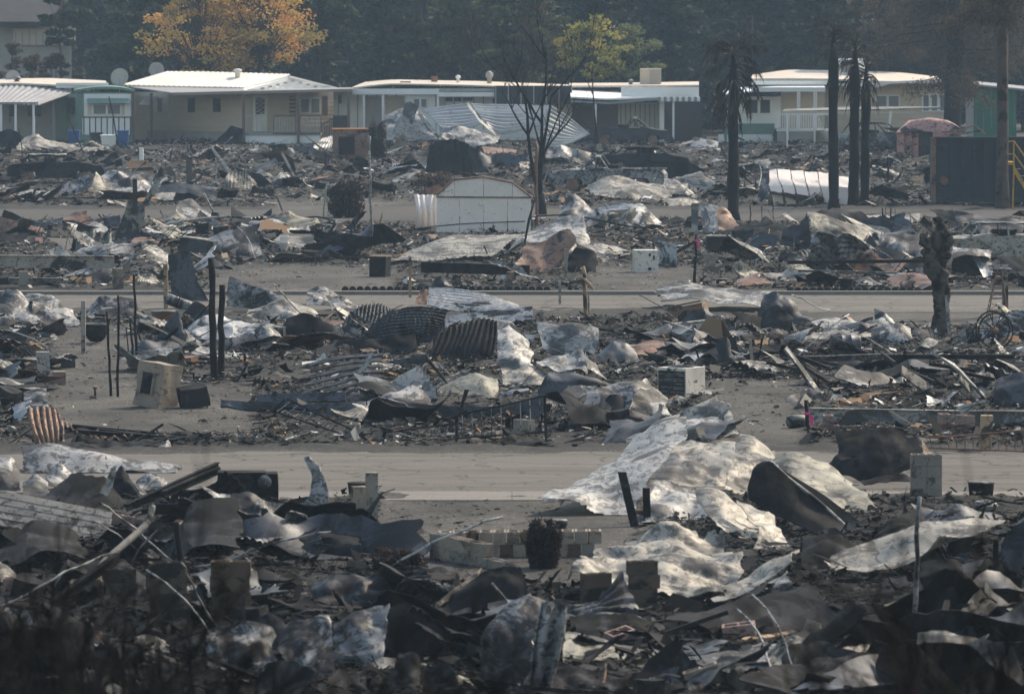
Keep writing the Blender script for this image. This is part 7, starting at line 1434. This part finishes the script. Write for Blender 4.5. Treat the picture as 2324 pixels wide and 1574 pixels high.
# ------------------------------------------------------------------ scattered debris, piece by piece
LOTS = [('before the near road', 1150, 1600), ('between the near road and the far road', 740, 1012), ('between the far road and the back road', 512, 655), ('between the back road and the homes', 335, 468)]
EXCL = [(1440, 850, 1710, 975), (500, 800, 860, 975), (1180, 800, 1460, 960), (940, 740, 1240, 880), (1830, 880, 2324, 1010), (1220, 560, 1700, 640), (2030, 690, 2240, 830), (2060, 1030, 2150, 1180), (1680, 1000, 2130, 1300), (1830, 900, 1900, 1010), (1200, 1120, 1980, 1420), (960, 1190, 1420, 1330), (920, 880, 1300, 1010), (270, 850, 500, 960), (1480, 860, 1660, 940), (830, 520, 1560, 665), (780, 1130, 860, 1300)]
def spots(n, lot, r, thr=.55, margin=120):
    out = []; _, y0, y1 = LOTS[lot]
    while len(out) < n:
        px = r.uniform(-margin, 2324+margin, n*3); t_ = r.random(n*3); s0, s1 = 1/(y0+35), 1/(y1+35)
        py = y0+(y1-y0)*t_
        g = np.array([G(a, b)[:] for a, b in zip(px, py)]); m = lot_mask(g[:, :2]); cl = fbm(np.stack([g[:, 0]*.25, g[:, 1]*.18, g[:, 0]*0+8], 1), 3)
        px2, py2 = to_px(g); ex = np.zeros(len(m), bool)
        for a0, b0, a1, b1 in EXCL: ex |= (px2 > a0) & (px2 < a1) & (py2 > b0) & (py2 < b1)
        ok = ~ex & (m > thr) & (cl > -.25+.25*(r.random(len(m))-.5))
        out += [tuple(q) for q in g[ok]]
    return np.array(out[:n])
def quadnet(w, h, bend, r):
    P = np.zeros((3, 3, 3)); 
    for i in range(3):
        for j in range(3): P[i, j] = ((j-1)*w/2+r.normal(0, .08*w), -(i-1)*h/2+r.normal(0, .08*h), abs(r.normal(0, bend)))
    return P
def proto_sheets(n, w0, w1, amp, seed, mats, corr_p=.25):
    out = []; r = np.random.default_rng(seed)
    for k in range(n):
        w, h = r.uniform(w0, w1), r.uniform(w0, w1)*.7; c = ('u', int(w/.12), .02) if r.random() < corr_p else None
        res = (max(18, 6*c[1]) if c else 18, 14)
        V, q = sheet_mesh(quadnet(w, h, .13*w, r), res, amp*w, 1.5/w, .01, c, .12, seed=seed+k*3)
        V[:, 2] -= V[:, 2].min()+.03
        me = np_mesh('scrap', V, q, sharp=24); me.materials.append(MAT[mats[k % len(mats)]]); out.append((me, mats[k % len(mats)]))
    return out
LOOK = {'white_metal': 'pale', 'cream_metal': 'cream', 'grey_metal': 'grey', 'blue_steel': 'slate blue', 'black_metal': 'black', 'rust_metal': 'rusty', 'galvanised': 'silvery', 'olive_metal': 'olive'}
DARK = ('black_metal', 'blue_steel', 'char_wood', 'charred', 'sooty')
def place(name, cat, kind, protos, counts, seed, zoff=.0, tilt=.25, sc=(.7, 1.3), group='', thr=.55, w=None):
    r = np.random.default_rng(seed)
    for lot, n in enumerate(counts):
        P = spots(n, lot, r, thr); hz = height(P[:, :2])
        for k in range(n):
            pool = [q for q in protos if q[1] in DARK] if lot == 0 and r.random() < .75 else protos
            me, look = (pool or protos)[int(r.integers(len(pool or protos)))]
            o_ = bpy.data.objects.new(name, me); COL.objects.link(o_); s = r.uniform(*sc); s = min(s, 1.3) if lot == 1 else s
            o_.location = (P[k, 0], P[k, 1], hz[k]+zoff); o_.scale = (s, s, s*r.uniform(.8, 1.2))
            o_.rotation_euler = (r.normal(0, tilt), r.normal(0, tilt), r.uniform(0, 6.283))
            tag(o_, '%s %s in the litter %s' % (LOOK.get(look, look), kind, LOTS[lot][0]), cat, '%s %s' % (group, LOTS[lot][0]))
# wide sheets, then torn scraps
big = proto_sheets(12, 1.1, 1.9, .085, 800, ['grey_metal', 'black_metal', 'blue_steel', 'cream_metal', 'black_metal', 'galvanised', 'grey_metal', 'black_metal', 'olive_metal', 'grey_metal', 'blue_steel', 'rust_metal'])
place('roofing_sheet', 'roofing sheet', 'buckled roofing sheet', big, (40, 70, 75, 85), 41, 0, .26, (.8, 1.75), 'buckled roofing sheets')
wide = proto_sheets(9, 1.0, 1.7, .10, 1400, ['grey_metal', 'black_metal', 'blue_steel', 'grey_metal', 'black_metal', 'white_metal', 'blue_steel', 'cream_metal', 'black_metal'], .15)
place('siding_sheet', 'siding sheet', 'crumpled siding sheet', wide, (66, 56, 40, 60), 47, 0, .34, (.6, 1.35), 'crumpled siding sheets')
small = proto_sheets(14, .45, .8, .09, 900, ['grey_metal', 'black_metal', 'cream_metal', 'blue_steel', 'black_metal', 'white_metal', 'rust_metal', 'galvanised', 'black_metal', 'grey_metal', 'olive_metal', 'black_metal', 'white_metal', 'grey_metal'])
place('scrap_sheet', 'metal scrap', 'torn metal scrap', small, (44, 56, 56, 60), 42, .02, .28, (.6, 1.35), 'torn metal scraps')
# charred boards
def board_protos():
    out = []; r = np.random.default_rng(5)
    for L, w, t, m in ((1.4, .09, .045, 'char_wood'), (.8, .12, .03, 'char_wood'), (2.2, .09, .05, 'char_wood'), (1.1, .10, .04, 'raw_wood'), (1.6, .05, .05, 'char_wood'), (.9, .14, .02, 'grey_wood'), (1.8, .07, .04, 'black_metal')):
        n = 12; x = np.linspace(-L/2, L/2, n); V = []; Fc = []
        for i in range(n):
            ww = w/2*(1-.55*max(0, (abs(x[i])/(L/2)-.75)/.25)*r.random()); b = .03*L*math.sin(i*.5+L)
            V += [(x[i], -ww, b*.3), (x[i], ww, b*.3), (x[i], ww*.9, t+b*.3), (x[i], -ww*.9, t+b*.3)]
        for i in range(n-1):
            a = i*4
            for k in range(4): Fc.append([a+k, a+(k+1) % 4, a+4+(k+1) % 4, a+4+k])
        Fc += [[3, 2, 1, 0], [len(V)-4, len(V)-3, len(V)-2, len(V)-1]]
        me = py_mesh('board', V, Fc); me.materials.append(MAT[m]); out.append((me, {'char_wood': 'charred', 'raw_wood': 'half burnt brown', 'grey_wood': 'ash grey', 'black_metal': 'sooty'}[m]))
    return out
place('charred_board', 'board', 'board', board_protos(), (70, 80, 70, 70), 43, .05, .16, (.5, 1.1), 'burnt boards')
def pipe_protos():
    out = []; rs = rnd.getstate(); rnd.seed(8)
    for k in range(8):
        L = rnd.uniform(.8, 2.4); pts, _ = limb_pts((-L/2, 0, .05), (1, 0, rnd.uniform(0, .2)), L, 10, .2, .045)
        me = MB().tube(pts, .014 if k % 2 else .022, 6); m = py_mesh('pipe', me.v, me.f, True); mt = ('black_metal', 'galvanised', 'rust_metal', 'black_metal')[k % 4]; m.materials.append(MAT[mt]); out.append((m, LOOK[mt]))
    rnd.setstate(rs); return out
place('bent_pipe', 'pipe', 'bent pipe', pipe_protos(), (85, 80, 70, 55), 44, .03, .17, (.6, 1.2), 'bent pipes')
place('concrete_block', 'concrete block', 'concrete block', [(BLK, 'grey'), (BLKR, 'scorched tan'), (BLKP, 'pinkish')], (26, 34, 30, 22), 45, 0, .22, (.9, 1.1), 'loose concrete blocks')
bx_ = [(dbox(.45, .35, .35, .05, 3.3, 7), 'black_metal'), (dbox(.6, .45, .5, .06, 7.3, 7), 'grey_metal'), (dbox(.5, .4, .3, .05, 9.1, 7), 'rust_metal'), (dbox(.55, .5, .5, .05, 4.4, 7), 'black_metal')]
for me, m in bx_: me.materials.append(MAT[m])
place('burnt_casing', 'casing', 'box casing', bx_, (10, 16, 16, 22), 46, -.03, .2, (.6, 1.1), 'burnt box casings')

# ------------------------------------------------------------------ litter nobody could count
LC = np.array([(.008, .008, .008), (.012, .012, .012), (.02, .02, .02), (.038, .036, .035), (.075, .07, .065), (.12, .112, .105), (.26, .25, .235), (.46, .45, .43), (.16, .10, .06), (.22, .14, .085)])
def litter(lot, n, seed, s0):
    r = np.random.default_rng(seed); _, y0, y1 = LOTS[lot]; d1, d0 = yb(y0-14), yb(min(y1, 1640)+3)
    y = np.sqrt(r.uniform(d0**1.4, d1**1.4, n*2)**(2/1.4)); x = r.uniform(-1, 1, n*2)*(y*.102+1.5); P = np.stack([x, y], 1)
    m = lot_mask(P); cl = fbm(np.stack([x*.3, y*.2, x*0+2], 1), 3); keep = r.random(n*2) < np.clip(.42+.75*m, 0, 1)*np.clip(.75+cl, .15, 1.2); P = P[keep][:n]; n = len(P); cl = fbm(np.stack([P[:, 0]*.22, P[:, 1]*.15, P[:, 0]*0+31], 1), 3)
    sz = s0*np.exp(r.normal(0, .7, n)); el = np.exp(r.normal(.5, .6, n)); st = r.random(n) < .22; el[st] *= 9; mm = lot_mask(P); sz *= .38+.62*mm
    a = r.uniform(0, 6.283, n); up = np.where(r.random(n) < .13, 3.0, 1.0); tl = r.normal(0, .2, n)*(.3+.7*mm)*up; rl = r.normal(0, .2, n)*(.3+.7*mm)*up
    u = np.stack([np.cos(a)*np.cos(tl), np.sin(a)*np.cos(tl), np.sin(tl)], 1); v = np.stack([-np.sin(a)*np.cos(rl), np.cos(a)*np.cos(rl), np.sin(rl)], 1)
    L = (sz*np.sqrt(el))[:, None]; Wd = (sz/np.sqrt(el))[:, None]; nn = np.cross(u, v)
    c = np.stack([P[:, 0], P[:, 1], height(P)+sz*.25+r.random(n)**3*.12*mm], 1); b = nn*(Wd*r.normal(0, .45, n)[:, None]); j = lambda: 1+r.normal(0, .25, n)[:, None]
    V = np.stack([c-u*L*j()-v*Wd*j(), c-u*L*j()*.2+b-v*Wd*.2, c+u*L*j()-v*Wd*j(), c+u*L*j()+v*Wd*j(), c+u*L*.1+b+v*Wd*j(), c-u*L*j()+v*Wd*j()], 1)
    org = np.array([0, y.mean(), 0.0]); V = V.reshape(-1, 3)-org; i = np.arange(n)[:, None]*6
    Q = np.concatenate([i+np.array([0, 1, 4, 5]), i+np.array([1, 2, 3, 4])])
    me = np_mesh('litter', V, Q, False)
    pr = r.random(n)*(.80 if lot == 0 else 1)-(.05 if lot == 0 else -.05 if lot > 1 else 0)+.16*np.clip(cl, -1, 1); pr[st] *= .8; idx = np.searchsorted([.20, .38, .53, .65, .76, .85, .915, .955, .98], pr); set_col(me, LC[idx]*r.uniform(.8, 1.2, n)[:, None], 6)
    tag(link('ash_litter', me, 'litter', None, org), 'fine ash, flakes and splinters covering the ground %s' % LOTS[lot][0], 'litter', kind='stuff')
litter(0, 62000, 51, .024); litter(1, 70000, 52, .028); litter(2, 60000, 53, .032); litter(3, 60000, 54, .042)
# ------------------------------------------------------------------ burnt scrub on the bank below the viewpoint
def scrub(label, px, Y, h, seed, stems, mesh=None):
    x = W(px, 1500, Y).x; z = float(height(np.array([[x, Y]]))[0]); t = thing('burnt_scrub', label, 'shrub', (x, Y, z-.03), 0, 'burnt scrub on the bank'); rs = rnd.getstate(); rnd.seed(seed); mb = MB()
    def grow(p, d, L, r, k):
        pts, d2 = limb_pts(p, d, L, 4, .16); mb.tube(pts, [r*(1-.45*i/4) for i in range(5)], 4)
        if k:
            for j in range(rnd.choice((2, 2, 3))): grow(pts[rnd.randint(2, 4)], (d2+Vector((rnd.uniform(-.8, .8), rnd.uniform(-.8, .8), rnd.uniform(-.3, .6)))).normalized(), L*rnd.uniform(.45, .75), r*.6, k-1)
    for k in range(stems+6): grow(Vector((rnd.uniform(-.15, .15), rnd.uniform(-.15, .15), 0)), Vector((rnd.uniform(-.45, .45), rnd.uniform(-.3, .3), 1)), h*.55, .018, 3)
    mb.build('branches', 'bark_black', t); rnd.setstate(rs)
SC = [(-20, 20, 2.0, 5), (110, 24, 1.9, 6), (60, 17, 1.8, 4), (230, 21, 1.7, 5), (330, 25, 1.6, 5), (180, 30, 2.1, 6), (420, 20, 1.5, 4), (540, 26, 1.5, 5), (640, 22, 1.7, 4), (760, 25, 1.4, 4), (900, 21, 1.7, 2), (1010, 24, 1.9, 1), (1150, 22, 1.5, 1), (1300, 24, 1.1, 2), (1560, 22, 1.2, 2), (1740, 25, 1.3, 3), (1880, 21, 1.4, 3), (2020, 26, 1.5, 4), (2130, 20, 1.5, 4), (2230, 24, 1.8, 5), (2330, 19, 1.8, 4), (40, 34, 2.3, 8), (260, 36, 2.0, 8), (450, 35, 1.8, 7), (680, 36, 1.6, 6), (2160, 36, 1.7, 6), (2290, 34, 2.0, 7), (140, 15, 1.3, 3), (360, 16, 1.1, 3), (2080, 16, 1.1, 2)]
for k, (px, Y, h, n) in enumerate(SC): scrub('black burnt scrub stems on the bank below the ruins', px, Y, h, 700+k, n)
# ------------------------------------------------------------------ smoky air
hz_m = bpy.data.materials.new('haze_air'); hz_m.use_nodes = True; nt = hz_m.node_tree; nt.nodes.remove(nt.nodes['Principled BSDF'])
pv = nt.nodes.new('ShaderNodeVolumePrincipled'); pv.inputs['Color'].default_value = (.54, .75, 1.0, 1); pv.inputs['Density'].default_value = .00030; pv.inputs['Anisotropy'].default_value = .0
nt.links.new(pv.outputs[0], nt.nodes['Material Output'].inputs['Volume'])
hz = MB().box((-230, -265, -1.5), (230, 265, 27)).build('haze', hz_m, None, (0, 245, 0)); tag(hz, 'thin blue smoke haze over the whole park', 'haze', kind='stuff')
